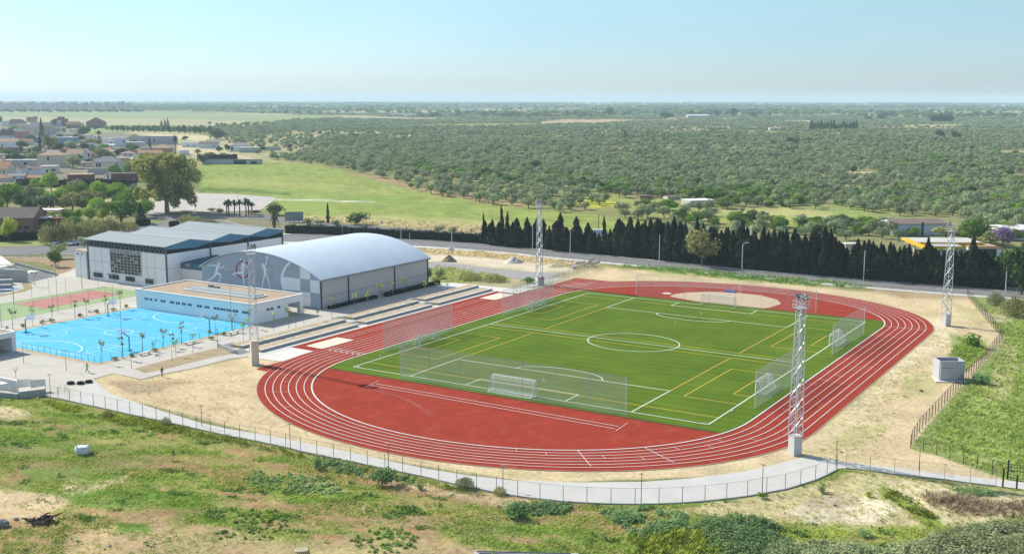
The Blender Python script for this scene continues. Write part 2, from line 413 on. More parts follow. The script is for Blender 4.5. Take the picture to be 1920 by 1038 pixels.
    for q in ([(1690, 585), (1745, 588), (1750, 600), (1700, 592)], [(1600, 735), (1680, 650), (1705, 640), (1640, 715), (1560, 800), (1540, 812)], [(1700, 700), (1740, 690), (1780, 700), (1740, 740), (1690, 745)], [(1560, 820), (1640, 790), (1680, 800), (1600, 840), (1570, 845)], [(1500, 840), (1600, 855), (1640, 862), (1520, 852)], [(1780, 560), (1840, 590), (1860, 620), (1800, 590)], [(1230, 512), (1330, 514), (1420, 520), (1330, 520)], [(1330, 885), (1440, 868), (1480, 862), (1400, 880)], [(820, 882), (1000, 888), (1180, 886), (1000, 893)]):
        paint(q, (.38, .37, .16), 5, 16, .25, .6)
    paint([(1700, 590), (1790, 600), (1790, 640), (1700, 690), (1590, 800), (1545, 830), (1600, 770), (1690, 680), (1750, 630)], (.62, .54, .37), 6, 12, .1, .6)
    paint([(1780, 625), (1850, 640), (1850, 660), (1800, 700), (1760, 705), (1790, 660)], (.24, .29, .09), 4, 9, .2, .9)
    paint([(266, 698), (414, 652), (447, 662), (300, 700)], (.38, .29, .17), 1.5, 3, .15)
    # field right of the fence
    paint([(1815, 552), (1850, 590), (1882, 632), (1835, 692), (1780, 752), (1706, 840), (1760, 854), (1880, 897), (2600, 1010), (2600, 540)], (.25, .30, .095), 3, 4, .15)
    paint([(1840, 560), (1960, 562), (1960, 600), (1870, 600)], (.20, .22, .09), 4, 8, .2)
    paint([(1830, 578), (1885, 590), (1900, 604), (1865, 603)], (.52, .45, .30), 3, 6)
    paint([(1872, 640), (1905, 645), (1910, 700), (1890, 745), (1850, 762), (1845, 740), (1868, 690)], (.44, .38, .22), 5, 12, .15, .8)
    paint([(1740, 810), (1900, 740), (1990, 760), (1990, 900), (1880, 890)], (.20, .28, .07), 8, 18, .2, .7)
    paint([(1800, 850), (1880, 860), (1930, 880), (1860, 885)], (.30, .33, .12), 5, 10, .2, .7)
    # foreground slope
    FG = WALK_LO + WALK_RT + [(3600, 1100), (3600, 2500), (-1600, 2500), (-1600, 730), (0, 735), (55, 742)]
    fg = np.clip(sdist(PX, PY, FG) / 3 + .5, 0, 1)
    u = X * .93 + Y * .37; v = -X * .37 + Y * .93         # the mower and tyre tracks run this way
    g1 = fbm(u / 7, v / 2.6, 91, 5, .6); g2 = fbm(u / 3, v / 1.3, 97, 4, .6); g3 = fbm(u / 22, v / 9, 101, 3)
    def fput(m, base, a=.22):
        m = (np.clip(m, 0, 1) * fg)[..., None]; c[...] = c * (1 - m) + col(base, a) * m
    fput(np.ones_like(X), (.205, .27, .055))
    fput((g1 - .52) * 7, (.14, .24, .04)); fput((.43 - g1) * 7, (.35, .22, .11)); fput((g2 - .66) * 7, (.12, .19, .045)); fput((.33 - g2) * 7, (.46, .36, .20)); fput((g3 - .58) * 6, (.34, .20, .11))
    def fp(poly, base, feather=8, jit=22, a=.22, k=1.0): paint(poly, base, feather, jit, a, k)
    fp([(0, 760), (60, 745), (200, 775), (500, 840), (900, 935), (1200, 960), (1000, 945), (700, 890), (420, 830), (200, 790), (60, 772)], (.27, .29, .075), 8, 16, .25, .8)
    fp([(0, 748), (120, 752), (280, 790), (200, 790), (60, 765)], (.22, .30, .06), 6, 10, .25, .8)
    fp([(-50, 762), (20, 760), (70, 778), (40, 787), (-50, 790)], (.50, .40, .25), 5, 12, .15, .9)
    fp([(150, 800), (400, 850), (700, 920), (900, 945), (860, 960), (600, 925), (330, 868), (140, 822)], (.25, .29, .075), 10, 22, .25, .7)
    fp([(-50, 915), (60, 922), (130, 925), (240, 895), (215, 905), (130, 945), (90, 970), (-50, 985)], (.55, .43, .27), 6, 22, .2, .95)
    fp([(120, 905), (220, 890), (240, 895), (150, 925), (110, 925)], (.55, .45, .31), 5, 12, .15, .9)
    fp([(-50, 975), (120, 960), (300, 965), (340, 990), (300, 1040), (-50, 1060)], (.40, .27, .15), 10, 26, .2, .8)
    fp([(130, 1000), (380, 985), (560, 1010), (760, 1010), (1000, 1040), (1000, 1090), (100, 1090)], (.40, .30, .17), 12, 30, .25, .75)
    fp([(380, 880), (480, 890), (520, 910), (470, 925), (400, 905)], (.34, .20, .11), 6, 18, .2, .8)
    fp([(520, 945), (620, 940), (720, 950), (680, 985), (560, 985)], (.36, .23, .13), 8, 20, .25, .75)
    fp([(660, 940), (840, 975), (960, 1000), (880, 1010), (700, 980)], (.33, .25, .14), 8, 22, .25, .7)
    fp([(100, 925), (240, 915), (330, 935), (260, 955), (150, 950)], (.13, .25, .04), 5, 14, .25, .85)
    fp([(40, 880), (160, 870), (260, 880), (200, 905), (60, 905)], (.13, .24, .04), 6, 14, .25, .8)
    fp([(215, 985), (280, 985), (280, 1003), (215, 1003)], (.10, .2, .035), 4, 10, .25, .9)
    fp([(-50, 830), (120, 830), (260, 850), (330, 870), (280, 880), (120, 870), (-50, 870)], (.16, .22, .06), 8, 20, .25, .7)
    fp([(700, 900), (840, 905), (1000, 940), (1010, 952), (900, 945), (760, 915)], (.50, .40, .25), 5, 16, .2, .7)
    fp([(1250, 958), (1400, 930), (1560, 900), (1600, 880), (1950, 925), (1950, 1000), (1560, 1000), (1400, 980)], (.48, .41, .23), 6, 12, .2, .95)
    fp([(1470, 965), (1540, 930), (1660, 935), (1690, 950), (1640, 985), (1520, 988)], (.58, .50, .36), 5, 8, .15, .95)
    fp([(1505, 948), (1525, 925), (1600, 925), (1620, 945), (1580, 955), (1520, 958)], (.38, .31, .22), 4, 8, .12, .8)
    fp([(1600, 890), (1700, 900), (1830, 920), (1950, 935), (1950, 945), (1720, 930), (1640, 915)], (.56, .49, .31), 5, 12, .2, .85)
    fp([(1640, 905), (1690, 925), (1740, 955), (1790, 990), (1760, 1000), (1700, 960), (1650, 935)], (.21, .29, .04), 4, 10, .25, .9)
    fp([(1690, 915), (1760, 950), (1800, 985), (1780, 990), (1740, 955), (1680, 920)], (.60, .52, .34), 4, 8, .15, .8)
    fp([(1430, 985), (1560, 985), (1640, 985), (1750, 985), (1740, 1005), (1500, 1012)], (.27, .33, .05), 5, 14, .25, .85)
    fp([(1000, 950), (1150, 955), (1300, 955), (1250, 985), (1050, 975)], (.27, .27, .1), 8, 20, .25, .6)
    fp([(1180, 1005), (1330, 1000), (1330, 1060), (1150, 1060)], (.24, .31, .05), 8, 20, .25, .7)
    # relief of the rough slope
    rel = np.clip(sdist(PX, PY, FG) / 40, 0, 1)
    Z = -.03 + rel * (.9 * (fbm(X / 14, Y / 14, 41, 4) - .35) + .25 * (fbm(X / 2.2, Y / 2.2, 43, 3) - .5))
    far = np.clip((dist - 330) / 400, 0, 1); Z = Z + far * 0.0
    vs = np.stack([X, Y, Z], -1).reshape(-1, 3)
    i = np.arange(nr - 1)[:, None] * nc + np.arange(nc - 1)[None]
    fs = np.stack([i, i + nc, i + nc + 1, i + 1], -1).reshape(-1, 4)
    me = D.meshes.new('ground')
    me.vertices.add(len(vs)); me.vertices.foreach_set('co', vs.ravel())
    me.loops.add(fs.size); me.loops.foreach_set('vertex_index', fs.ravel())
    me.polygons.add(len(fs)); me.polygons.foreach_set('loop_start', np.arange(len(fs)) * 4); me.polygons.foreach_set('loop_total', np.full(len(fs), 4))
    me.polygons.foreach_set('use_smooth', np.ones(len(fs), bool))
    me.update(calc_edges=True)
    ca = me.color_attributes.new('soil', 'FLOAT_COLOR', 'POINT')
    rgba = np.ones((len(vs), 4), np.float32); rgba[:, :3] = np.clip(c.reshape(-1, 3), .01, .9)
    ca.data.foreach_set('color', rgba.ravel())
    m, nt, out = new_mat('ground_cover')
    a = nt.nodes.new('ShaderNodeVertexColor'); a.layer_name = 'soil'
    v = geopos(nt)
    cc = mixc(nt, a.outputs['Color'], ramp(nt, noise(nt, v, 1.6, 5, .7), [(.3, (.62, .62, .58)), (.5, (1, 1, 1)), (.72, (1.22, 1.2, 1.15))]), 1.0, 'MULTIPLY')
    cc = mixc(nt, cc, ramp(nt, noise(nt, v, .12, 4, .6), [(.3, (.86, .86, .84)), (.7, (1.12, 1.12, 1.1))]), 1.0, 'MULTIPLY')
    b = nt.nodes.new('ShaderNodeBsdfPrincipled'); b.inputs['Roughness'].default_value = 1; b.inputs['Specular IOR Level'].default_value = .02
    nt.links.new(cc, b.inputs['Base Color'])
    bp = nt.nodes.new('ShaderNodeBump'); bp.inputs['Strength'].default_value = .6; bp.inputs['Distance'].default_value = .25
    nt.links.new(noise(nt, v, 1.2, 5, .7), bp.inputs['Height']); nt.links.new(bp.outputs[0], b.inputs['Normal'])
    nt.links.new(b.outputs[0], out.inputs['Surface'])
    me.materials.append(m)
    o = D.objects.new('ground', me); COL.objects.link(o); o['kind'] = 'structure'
    return (lambda px, py: None)

make_ground()
def gz(x, y):
    """height of the rough slope at a point (same formula as the ground sheet)"""
    rel = 1.0
    X = np.array([x]); Y = np.array([y])
    d = np.array([x, y, 0.0]) - CAM; zz = d.dot(FWD); px = 960 + F * d.dot(RGT) / zz; py = 519 - F * d.dot(UPV) / zz
    FG = WALK_LO + WALK_RT + [(3600, 1100), (3600, 2500), (-1600, 2500), (-1600, 730), (0, 735), (55, 742)]
    rel = float(np.clip(sdist(np.array([px]), np.array([py]), FG) / 40, 0, 1)[0])
    return -.03 + rel * float(.9 * (fbm(X / 14, Y / 14, 41, 4) - .35)[0] + .25 * (fbm(X / 2.2, Y / 2.2, 43, 3) - .5)[0])

# low blue ridge on the skyline
def hills():
    mb = MB(); n = 160
    for row, (dd, hh, sd) in enumerate(((9500, 7, 3), (12800, 12, 9))):
        o = len(mb.v); vs = []
        for i in range(n + 1):
            a = -.42 + .84 * i / n
            dx = AHEAD * math.cos(a) + RIGHT0 * math.sin(a)
            p = CAM + dx * dd / math.cos(a)
            h_ = hh * (.35 + .65 * float(fbm(np.array([i / 9.]), np.array([row * 7.]), sd, 4)[0])) * (1.0 if row else (1.15 - .35 * i / n))
            vs += [(p[0] - dx[0] * 700, p[1] - dx[1] * 700, -2), (p[0], p[1], h_ - 3), (p[0] + dx[0] * 900, p[1] + dx[1] * 900, -2)]
        mb.add(vs, [(3 * i + k, 3 * i + 3 + k, 3 * i + 4 + k, 3 * i + 1 + k) for i in range(n) for k in (0, 1)])
    struct('hills', mb, M('hill_scrub', (.12, .15, .09), .3, .004, .95), smooth=True)
hills()

# ------------------------------------------------------------------ paved sheets
CONC = M('pale_concrete', (.47, .44, .375), .07, .25, .85, stain=(.36, .33, .28), stain_sc=.25, stain_amt=.45)
CONC_W = M('new_white_concrete', (.60, .575, .52), .05, .3, .8, stain=(.50, .46, .40), stain_sc=.3, stain_amt=.4)
ASPH = M('worn_asphalt', (.185, .18, .17), .10, .3, .9, stain=(.13, .13, .125), stain_sc=.12, stain_amt=.6)
PATHM = M('path_concrete', (.50, .485, .44), .06, .35, .85, stain=(.42, .40, .36), stain_sc=.5, stain_amt=.5)
KERB = M('kerb_stone', (.46, .44, .40), .08, .6, .85)

mb = MB(); mb.poly(G([(-400, 790), (-60, 742), (0, 735), (86, 743)] + [(190, 765), (208, 738), (174, 710), (213, 699.5), (266, 710.5), (301, 701.6), (363, 690), (391, 683), (430, 673), (455, 668), (466, 670), (476, 668), (490, 668), (487, 672.5), (527.5, 677.5), (590, 659), (600, 640), (720, 600), (960, 548), (1060, 522), (1030, 520), (960, 541), (880, 535), (805, 530), (700, 500), (600, 470), (420, 440), (320, 430), (180, 470), (120, 505), (108, 516), (70, 510), (-100, 480), (-400, 500)]), .012)
struct('plaza_paving', mb, CONC)
mb = MB(); mb.poly(G(cat_rom(WALK_LO[2:], 2) + WALK_RT + WALK_UP), .024)
struct('perimeter_path', mb, PATHM)
mb = MB(); mb.poly(G([(460, 664), (480, 655), (547.5, 650), (590, 659), (527.5, 677.5), (487, 672.5)]), .028)
struct('pavement', mb, CONC_W)
mb = MB(); mb.poly(G([(803, 531), (850, 530), (962, 541), (1020, 540), (977, 551), (931, 547), (880, 555)]), .024)
struct('pavement', mb, CONC_W)
# strip of path beside the dirt bank
mb = MB(); mb.poly(G([(266, 710.5), (301, 701), (363, 689.5), (391, 682), (430, 672.5), (476, 667), (490, 655), (447, 661.5), (400, 671), (350, 683), (296, 697), (262, 700)]), .03)
struct('pavement', mb, CONC)
mb = MB(); mb.poly(G([(253, 690.5), (300, 678), (360, 663), (411, 651.5), (441, 662), (400, 669), (350, 681), (300, 694), (270, 699)]), .036); struct('soil_bank', mb, M('brown_bank_soil', (.36, .275, .165), .15, .5, .95, stain=(.27, .2, .12), stain_sc=.4, stain_amt=.6))
# roads
def road(name, top, bot, mat=ASPH, z=.02, kerbs=True, kw=.5):
    mb = MB(); mb.poly(G(top) + G(bot)[::-1], z); struct(name, mb, mat)
    if kerbs:
        for e in (top, bot):
            k = MB(); g = G(e)
            for i in range(len(g) - 1): k.obox(g[i], g[i + 1], kw, 0, .13)
            struct('kerb', k, KERB)
RDT = [(520, 440), (640, 440), (760, 450), (860, 452.5), (960, 461.5), (1000, 467), (1141, 480.6), (1280, 494), (1394, 506), (1526, 517), (1640, 526.5), (1780, 537), (1917, 549), (2100, 566)]
RDB = [(520, 453), (640, 455), (760, 459.7), (850, 465.5), (960, 474), (1000, 478.5), (1141, 492), (1280, 505), (1394, 516), (1526, 529), (1640, 539), (1780, 550), (1917, 560), (2100, 577)]
def smooth_px(L): return cat_rom(L, 4)
road('road', smooth_px(RDT), smooth_px(RDB))
for k, (e, off) in enumerate(((RDT, -2.0), (RDB, 2.6))):
    q = [(x, y + off) for x, y in e]; a, b = (q, e) if k == 0 else (e, q)
    mb = MB(); mb.poly(G(smooth_px(a)) + G(smooth_px(b))[::-1], .03); struct('sidewalk', mb, CONC_W)
# painted edge line along the road
mb = MB(); mb.ribbon(G(smooth_px([(x, (t + y * 1.0) / 2) for (x, y), (_, t) in zip(RDT, RDB)])), .18, .026); struct('road_marking', mb, M('road_paint', (.55, .54, .5), .1, 1.0))
road('road', [(-300, 458), (0, 463), (60, 461.5), (92, 460), (130, 455), (170, 444), (230, 432), (275, 424), (330, 412), (420, 414), (520, 440)],
     [(-300, 478), (0, 478.5), (60, 478), (92, 476), (140, 478), (200, 470), (300, 440), (340, 430), (400, 432), (500, 450), (520, 453)], z=.016)
road('road', [(275, 400), (330, 402), (390, 398.5), (440, 401), (500, 403), (540, 409), (640, 419), (755, 427), (905, 436), (1060, 446)],
     [(275, 412), (330, 414), (390, 412), (440, 408), (500, 412), (540, 417), (640, 427), (755, 435), (905, 444), (1060, 454)], z=.018, kerbs=False)
mb = MB(); mb.poly(G([(354, 361.6), (440, 364), (518, 370), (516, 374), (489, 393.6), (440, 396), (388, 397), (360, 396), (275, 401), (290, 369)]), .014)
struct('parking_lot', mb, M('dusty_gravel', (.44, .41, .36), .08, .2, .95, stain=(.38, .34, .28), stain_sc=.08, stain_amt=.6))
mb = MB(); mb.poly(G([(803, 490), (850, 494), (930, 504), (1010, 511), (1060, 513), (1030, 521), (1000, 526), (950, 520), (880, 510), (803, 502)]), .014)
struct('path', mb, M('grey_track', (.30, .29, .27), .08, .3, .9))
# earth island with kerbs near the palms
mb = MB(); mb.poly(G([(-60, 476), (0, 483), (70, 484.5), (140, 484), (146, 500), (125, 510), (108, 515), (100, 500), (75, 492), (20, 487), (-60, 486)]), .02)
struct('soil_bank', mb, M('red_soil', (.33, .22, .13), .15, .5, .95, stain=(.2, .24, .08), stain_sc=.4, stain_amt=.8))
mb = MB(); mb.ribbon(G(smooth_px([(-60, 480), (20, 482.5), (90, 483.5), (140, 483)])), .8, .035); struct('sidewalk', mb, CONC_W)

# ------------------------------------------------------------------ athletics track
TRACK = M('red_track_rubber', (.285, .040, .021), .09, .25, .9, stain=(.36, .085, .06), stain_sc=.35, stain_amt=.55, fine=4, spec=.03)
LINE = M('white_line_paint', (.66, .61, .57), .04, 1.5, .6)
YLINE = M('yellow_line_paint', (.50, .34, .035), .05, 1.5, .6)
PLINE = M('turf_white_line', (.62, .68, .56), .04, 1.5, .6)
CX = 32.5
def oval(d, n=48):
    rx = 37 + d; p = []
    for i in range(n + 1):
        a = math.pi + math.pi * i / n; p.append((CX + rx * math.cos(a), 5 + (31.5 + .8 * d) * math.sin(a)))
    for i in range(n + 1):
        a = math.pi * i / n; p.append((CX + rx * math.cos(a), 81.5 + (29 + .8 * d) * math.sin(a)))
    return p
mb = MB(); mb.poly(oval(9.4), .04); struct('running_track', mb, TRACK)
mb = MB(); mb.poly([(-13.4, -9.8), (-8, -10.3), (0, 5), (0, 105), (-13.4, 105)], .045); mb.poly([(-19.9, 5.8), (-13.3, 5.8), (-13.3, 77.2), (-19.9, 77.2)], .045)
struct('running_track', mb, TRACK)
TRIM = M('track_edge_stone', (.38, .30, .22), .1, 1)
mb = MB(); mb.ribbon(oval(9.5), .14, .05, True); struct('track_edging', mb, TRIM)
mb = MB(); mb.ribbon(oval(0), .24, .112, True)
for k in range(1, 7):
    o_ = oval(1.34 * k); mb.ribbon(o_[:49], .12, .108); mb.ribbon(o_[49:-1 - 3], .12, .108); mb.ribbon([o_[48], o_[49]], .12, .108)
    mb.ribbon([(-4.5 - 1.34 * k, 5), (-4.5 - 1.34 * k, 104.5)], .11, .110)
for u_ in (-16.0, -17.3): mb.ribbon([(u_, 17.6), (u_, 67)], .11, .108)
def cross(a_, d0, d1, w=.07, far=False):
    rx0, ry0 = 37 + d0, (29 if far else 31.5) + .8 * d0; rx1, ry1 = 37 + d1, (29 if far else 31.5) + .8 * d1; c = 81.5 if far else 5
    a_ = R(a_); mb.ribbon([(CX + rx0 * math.cos(a_), c + ry0 * math.sin(a_)), (CX + rx1 * math.cos(a_), c + ry1 * math.sin(a_))], w, .118)
for a_, d0, d1, w in ((-53, 0, 7.5, .09), (-38, 0, 7.6, .1), (-60, 1.3, 2.7, .07), (-66, 0, 1.3, .07), (-49, 2.7, 4, .07), (-42, 4.0, 5.4, .07), (-32, 1.3, 2.7, .08), (-25, 2.7, 4.1, .08), (-20, 1.3, 2.7, .07), (-14, 4.1, 5.4, .07), (183, 2.7, 4.1, .07), (188, 4, 5.4, .07), (192, 5.4, 6.8, .07), (196, 4, 5.4, .06), (205, 5.4, 6.8, .06), (212, 4, 5.4, .06), (222, 4, 6.7, .07), (235, 5.4, 6.8, .07), (-104, 5.4, 6.8, .06)): cross(a_, d0, d1, w)
for a_, d0, d1, w in ((5, 2.7, 5.4, .06), (9, 4, 8, .06), (178, 0, 8, .07), (172, 2.7, 8, .06), (160, 1, 6, .06)): cross(a_, d0, d1, w, True)
for v_ in (8.5, 9.1): mb.ribbon([(-4.5, v_), (-12.6, v_)], .1, .116)
for k in range(6): mb.ribbon([(-4.9 - 1.34 * k, 7.6), (-5.4 - 1.34 * k, 7.6)], .45, .114)
for u_, v_ in ((70, 30), (71.3, 34), (72.6, 38), (74, 43), (75.3, 47), (70, 62), (71.4, 66), (72.8, 70), (74.2, 74)): mb.ribbon([(u_ - .5, v_), (u_ + .8, v_)], .07, .116)
for u_, v_ in ((-5.2, 28), (-6.5, 33), (-7.9, 38), (-9.2, 44), (-10.5, 50), (-6.5, 58), (-7.9, 62), (-9.2, 67), (-10.5, 71), (-5.2, 88), (-6.5, 90), (-7.9, 92), (-9.2, 94)): mb.ribbon([(u_ - .6, v_), (u_ + .6, v_)], .08, .116)
mb.ribbon([(69.6, 84), (77.8, 84)], .1, .117); mb.ribbon([(-4.5, 84.5), (-12.6, 84.5)], .12, .117); mb.ribbon([(-4.5, 95.5), (-12.6, 99.5)], .1, .117)
# javelin runway on the near apron
mb.ribbon([(10.6, -7.05), (54.6, -7.6)], .13, .108); mb.ribbon([(10.4, -8.3), (54.6, -8.9)], .13, .108)
mb.ribbon([(9.7, -5.2), (10.4, -9.4)], .08, .112); mb.ribbon([(54.9, -5.2), (55.2, -9.8)], .08, .112)
struct('track_marking', mb, LINE)
# scuffed arc of old marks on the apron
mb = MB()
for i in range(16):
    a_ = i / 15; p = (13.2 + 15.5 * a_, -9.8 - 7.0 * a_ + 1.3 * math.sin(a_ * 3.1)); mb.obox((p[0] - .7, p[1] - .25), (p[0] + .7, p[1] - .15), .35 + .35 * math.sin(i * 2.1) ** 2, .04, .046)
struct('track_marking', mb, M('faded_chalk', (.31, .07, .05), .2, 1.2))
# turf
def turf_mat():
    m, nt, out = new_mat('artificial_turf'); b = nt.nodes.new('ShaderNodeBsdfPrincipled')
    n = noise(nt, geopos(nt, (.3, .06, 1)), .5, 4); n2 = noise(nt, geopos(nt), .12, 4, .6)
    c = ramp(nt, n, [(.3, (.084, .140, .010)), (.7, (.106, .166, .013))]); c = mixc(nt, c, ramp(nt, n2, [(.35, (.82, .86, .8)), (.65, (1.1, 1.08, 1.1))]), 1, 'MULTIPLY')
    w = nt.nodes.new('ShaderNodeTexWave'); w.bands_direction = 'Y'; w.inputs['Scale'].default_value = .12; w.inputs['Distortion'].default_value = .6
    nt.links.new(geopos(nt), w.inputs['Vector']); c = mixc(nt, c, ramp(nt, w.outputs['Fac'], [(.3, (.91, .93, .9)), (.7, (1.05, 1.04, 1.04))]), 1, 'MULTIPLY')
    c = mixc(nt, c, ramp(nt, noise(nt, geopos(nt), 6, 2), [(.3, (.9,) * 3), (.7, (1.06,) * 3)]), 1, 'MULTIPLY')
    nt.links.new(c, b.inputs['Base Color']); b.inputs['Roughness'].default_value = .8; b.inputs['Specular IOR Level'].default_value = .03
    nt.links.new(b.outputs[0], out.inputs['Surface']); return m
tp = [p for p in oval(-.05, 96)]
def clip_y(poly, y, keep_above):
    out = []
    for i in range(len(poly)):
        a, b = poly[i], poly[(i + 1) % len(poly)]; ia = (a[1] >= y) == keep_above; ib = (b[1] >= y) == keep_above
        if ia: out.append(a)
        if ia != ib: t = (y - a[1]) / (b[1] - a[1]); out.append((a[0] + t * (b[0] - a[0]), y))
    return out
tp = clip_y(clip_y(tp, -2.95, True), 89.2, False)
mb = MB(); mb.prism(tp, .035, .085); struct('football_turf', mb, turf_mat())
mb = MB(); mb.obox((-2.2, -3.04), (67.2, -3.04), .16, .03, .1); mb.obox((-1.2, 89.3), (66.3, 89.3), .16, .03, .1); struct('drain_channel', mb, M('dark_channel', (.05, .055, .05), .1))
# pitch lines
W_, L_ = 65.0, 86.6
mb = MB(); lw = .2; z = .098
def ln(p, q, w=lw): mb.ribbon([p, q], w, z)
def rect(x0, x1, y0, y1, w=lw): ln((x0, y0), (x1, y0), w); ln((x1, y0), (x1, y1), w); ln((x1, y1), (x0, y1), w); ln((x0, y1), (x0, y0), w)
rect(0, W_, 0, L_); ln((0, L_ / 2), (W_, L_ / 2))
mb.ribbon([(32.5 + 8.95 * math.cos(2 * math.pi * i / 64), 43.3 + 7.5 * math.sin(2 * math.pi * i / 64)) for i in range(64)], lw, z + .004, True)
for s, y0 in ((1, 0), (-1, L_)):
    for hw, dp in ((20.4, 14.1), (9.2, 4.45)):
        ln((32.5 - hw, y0), (32.5 - hw, y0 + s * dp)); ln((32.5 + hw, y0), (32.5 + hw, y0 + s * dp)); ln((32.5 - hw, y0 + s * dp), (32.5 + hw, y0 + s * dp))
    mb.ribbon([(32.5 + 8.2 * math.cos(a), y0 + s * (14.1 + 3.9 * math.sin(a))) for a in [math.pi * i / 24 for i in range(25)]], lw, z + .004)
    mb.ribbon([(32.5 + .2 * math.cos(a), y0 + s * (9.4 + .2 * math.sin(a))) for a in [math.pi * i / 6 for i in range(12)]], .1, z)
    for cx_ in (0, W_):
        sx = 1 if cx_ == 0 else -1
        mb.ribbon([(cx_ + sx * math.cos(a), y0 + s * .85 * math.sin(a)) for a in [math.pi / 2 * i / 8 for i in range(9)]], .1, z + .004)
struct('pitch_marking', mb, PLINE)
mb = MB(); z = .094; lw = .14
ln((12.1, 4), (12.1, 40.7)); ln((12.1, 45), (12.1, 82.6)); ln((52.9, 4), (52.9, 40.7)); ln((52.9, 45), (52.9, 82.6))
for y in (4, 40.7, 45, 82.6): ln((0, y), (W_, y))
for y0 in (12.4, 53.3):
    for x0, x1 in ((0, 9), (W_, 56)): ln((x0, y0), (x1, y0)); ln((x1, y0), (x1, y0 + 20.8)); ln((x0, y0 + 20.8), (x1, y0 + 20.8))
    for x0, x1 in ((0, 3.3), (W_, 62.1)): ln((x0, y0 + 5.2), (x1, y0 + 5.2)); ln((x1, y0 + 5.2), (x1, y0 + 15.3)); ln((x0, y0 + 15.3), (x1, y0 + 15.3))
struct('pitch_marking', mb, YLINE)
# throwing sector and shot circle at the far end
mb = MB(); mb.poly([(18.2, 93.0), (17.9, 96), (19.5, 100), (24, 104), (30, 106), (36, 105.5), (41, 102), (43.5, 97.5), (42.8, 91.5), (41.8, 89.8), (26, 90)], .052); struct('sand_pit', mb, M('cinder_sand', (.50, .39, .26), .08, .5, .95))
mb = MB(); mb.ribbon([(16.0 + 1.0 * math.cos(2 * math.pi * i / 20), 96.3 + .85 * math.sin(2 * math.pi * i / 20)) for i in range(20)], .25, .06, True); mb.poly([(16.0 + .95 * math.cos(2 * math.pi * i / 20), 96.3 + .8 * math.sin(2 * math.pi * i / 20)) for i in range(20)], .056); struct('throwing_circle', mb, M('white_concrete_disc', (.66, .64, .6), .04))
for y0, y1 in ((8.1, 17.0), (67.4, 75.7)):
    mb = MB(); mb.poly([(-18.2, y0), (-14.4, y0 - .3), (-13.9, y0 + .5), (-13.9, y1), (-18.2, y1)], .062); struct('sand_pit', mb, M('jump_pit_sand', (.62, .57, .44), .05, .8, .95, fine=3))

# ------------------------------------------------------------------ courts
BLUE = M('blue_court_paint', (.075, .42, .60), .05, .2, .6, stain=(.10, .47, .72), stain_sc=.12, stain_amt=.5, fine=5)
BL = M('court_white_line', (.66, .76, .80), .05, 1.2, .6)
mb = MB(); mb.poly([(-76.2, -21.2), (-39.8, -21.2), (-40.4, 17.2), (-76.2, 17.2)], .03); struct('sports_court', mb, BLUE)
mb = MB()
def ring(cx, cy, rx, ry, w, z, a0=0, a1=2 * math.pi, n=32):
    full = abs(a1 - a0 - 2 * math.pi) < 1e-6
    mb.ribbon([(cx + rx * math.cos(a0 + (a1 - a0) * i / n), cy + ry * math.sin(a0 + (a1 - a0) * i / n)) for i in range(n if full else n + 1)], w, z, full)
z = .042; lw = .1
ring(-58.3, -2.0, 2.9, 2.6, .16, z); ln((-68.9, -2.0), (-47.8, -2.0), .12)
x0, x1, y0, y1 = -68.9, -47.6, -19.6, 16.2
rect(x0, x1, y0, y1, .1)
for s, yy in ((1, y0), (-1, y1)):   # the curved goal areas of the big court
    mb.ribbon([(-58.2 + 8.6 * math.cos(a), yy + s * 6.2 * math.sin(a)) for a in [math.pi * i / 24 for i in range(25)]], .2, z + .004)
for cy_ in (-12.0, 7.5):            # two basketball courts across it
    rect(-72.4, -43.6, cy_ - 7.2, cy_ + 7.2, .08)
    for sx, xx in ((1, -72.4), (-1, -43.6)):
        ring(xx + sx * 5.4, cy_, 1.7, 1.5, .08, z + .002)
        ln((xx, cy_ - 2), (xx + sx * 5.4, cy_ - 1.6), .08); ln((xx, cy_ + 2), (xx + sx * 5.4, cy_ + 1.6), .08)
        mb.ribbon([(xx + sx * (1.5 + 6.4 * math.sin(a)), cy_ + 5.8 * math.cos(a)) for a in [math.pi * i / 20 for i in range(21)]], .08, z + .006)
    ring(-58.0, cy_, 1.7, 1.5, .08, z + .008)
struct('court_marking', mb, BL)
mb = MB(); mb.ribbon([(-77.0, 18), (-77.0, -22)], 1.5, .02); mb.ribbon([(-77.6, -21.9), (-39.0, -22.0)], 1.2, .021); mb.ribbon([(-39.1, -22.4), (-39.6, 16.8)], 1.2, .022)
struct('planting_strip', mb, M('beige_soil', (.44, .34, .22), .12, .8, .95))
GREEN = M('green_court_paint', (.27, .36, .165), .05, .3, .8); ROSE = M('rose_court_paint', (.42, .17, .14), .05, .3, .8, stain=(.46, .22, .18), stain_sc=.2, stain_amt=.4)
mb = MB(); mb.poly([(-106.0, -10.2), (-87.9, -10.2), (-88.2, 32.0), (-106.0, 32.0)], .03); struct('sports_court', mb, GREEN)
mb = MB(); mb.poly([(-103.0, 5.6), (-92.2, 5.6), (-92.8, 26.9), (-103.3, 26.9)], .036); struct('sports_court', mb, ROSE)
mb = MB(); z = .044; rect(-102.6, -92.8, 6.0, 26.6, .09); ln((-102.6, 16.3), (-92.8, 16.3), .09); ln((-101.2, 6), (-101.2, 26.6), .08); ln((-94.2, 6), (-94.2, 26.6), .08); ln((-101.2, 11), (-94.2, 11), .08); ln((-101.2, 21.6), (-94.2, 21.6), .08); ln((-97.7, 11), (-97.7, 21.6), .08)
struct('court_marking', mb, M('faded_court_line', (.55, .50, .42), .05, 1.2, .6))
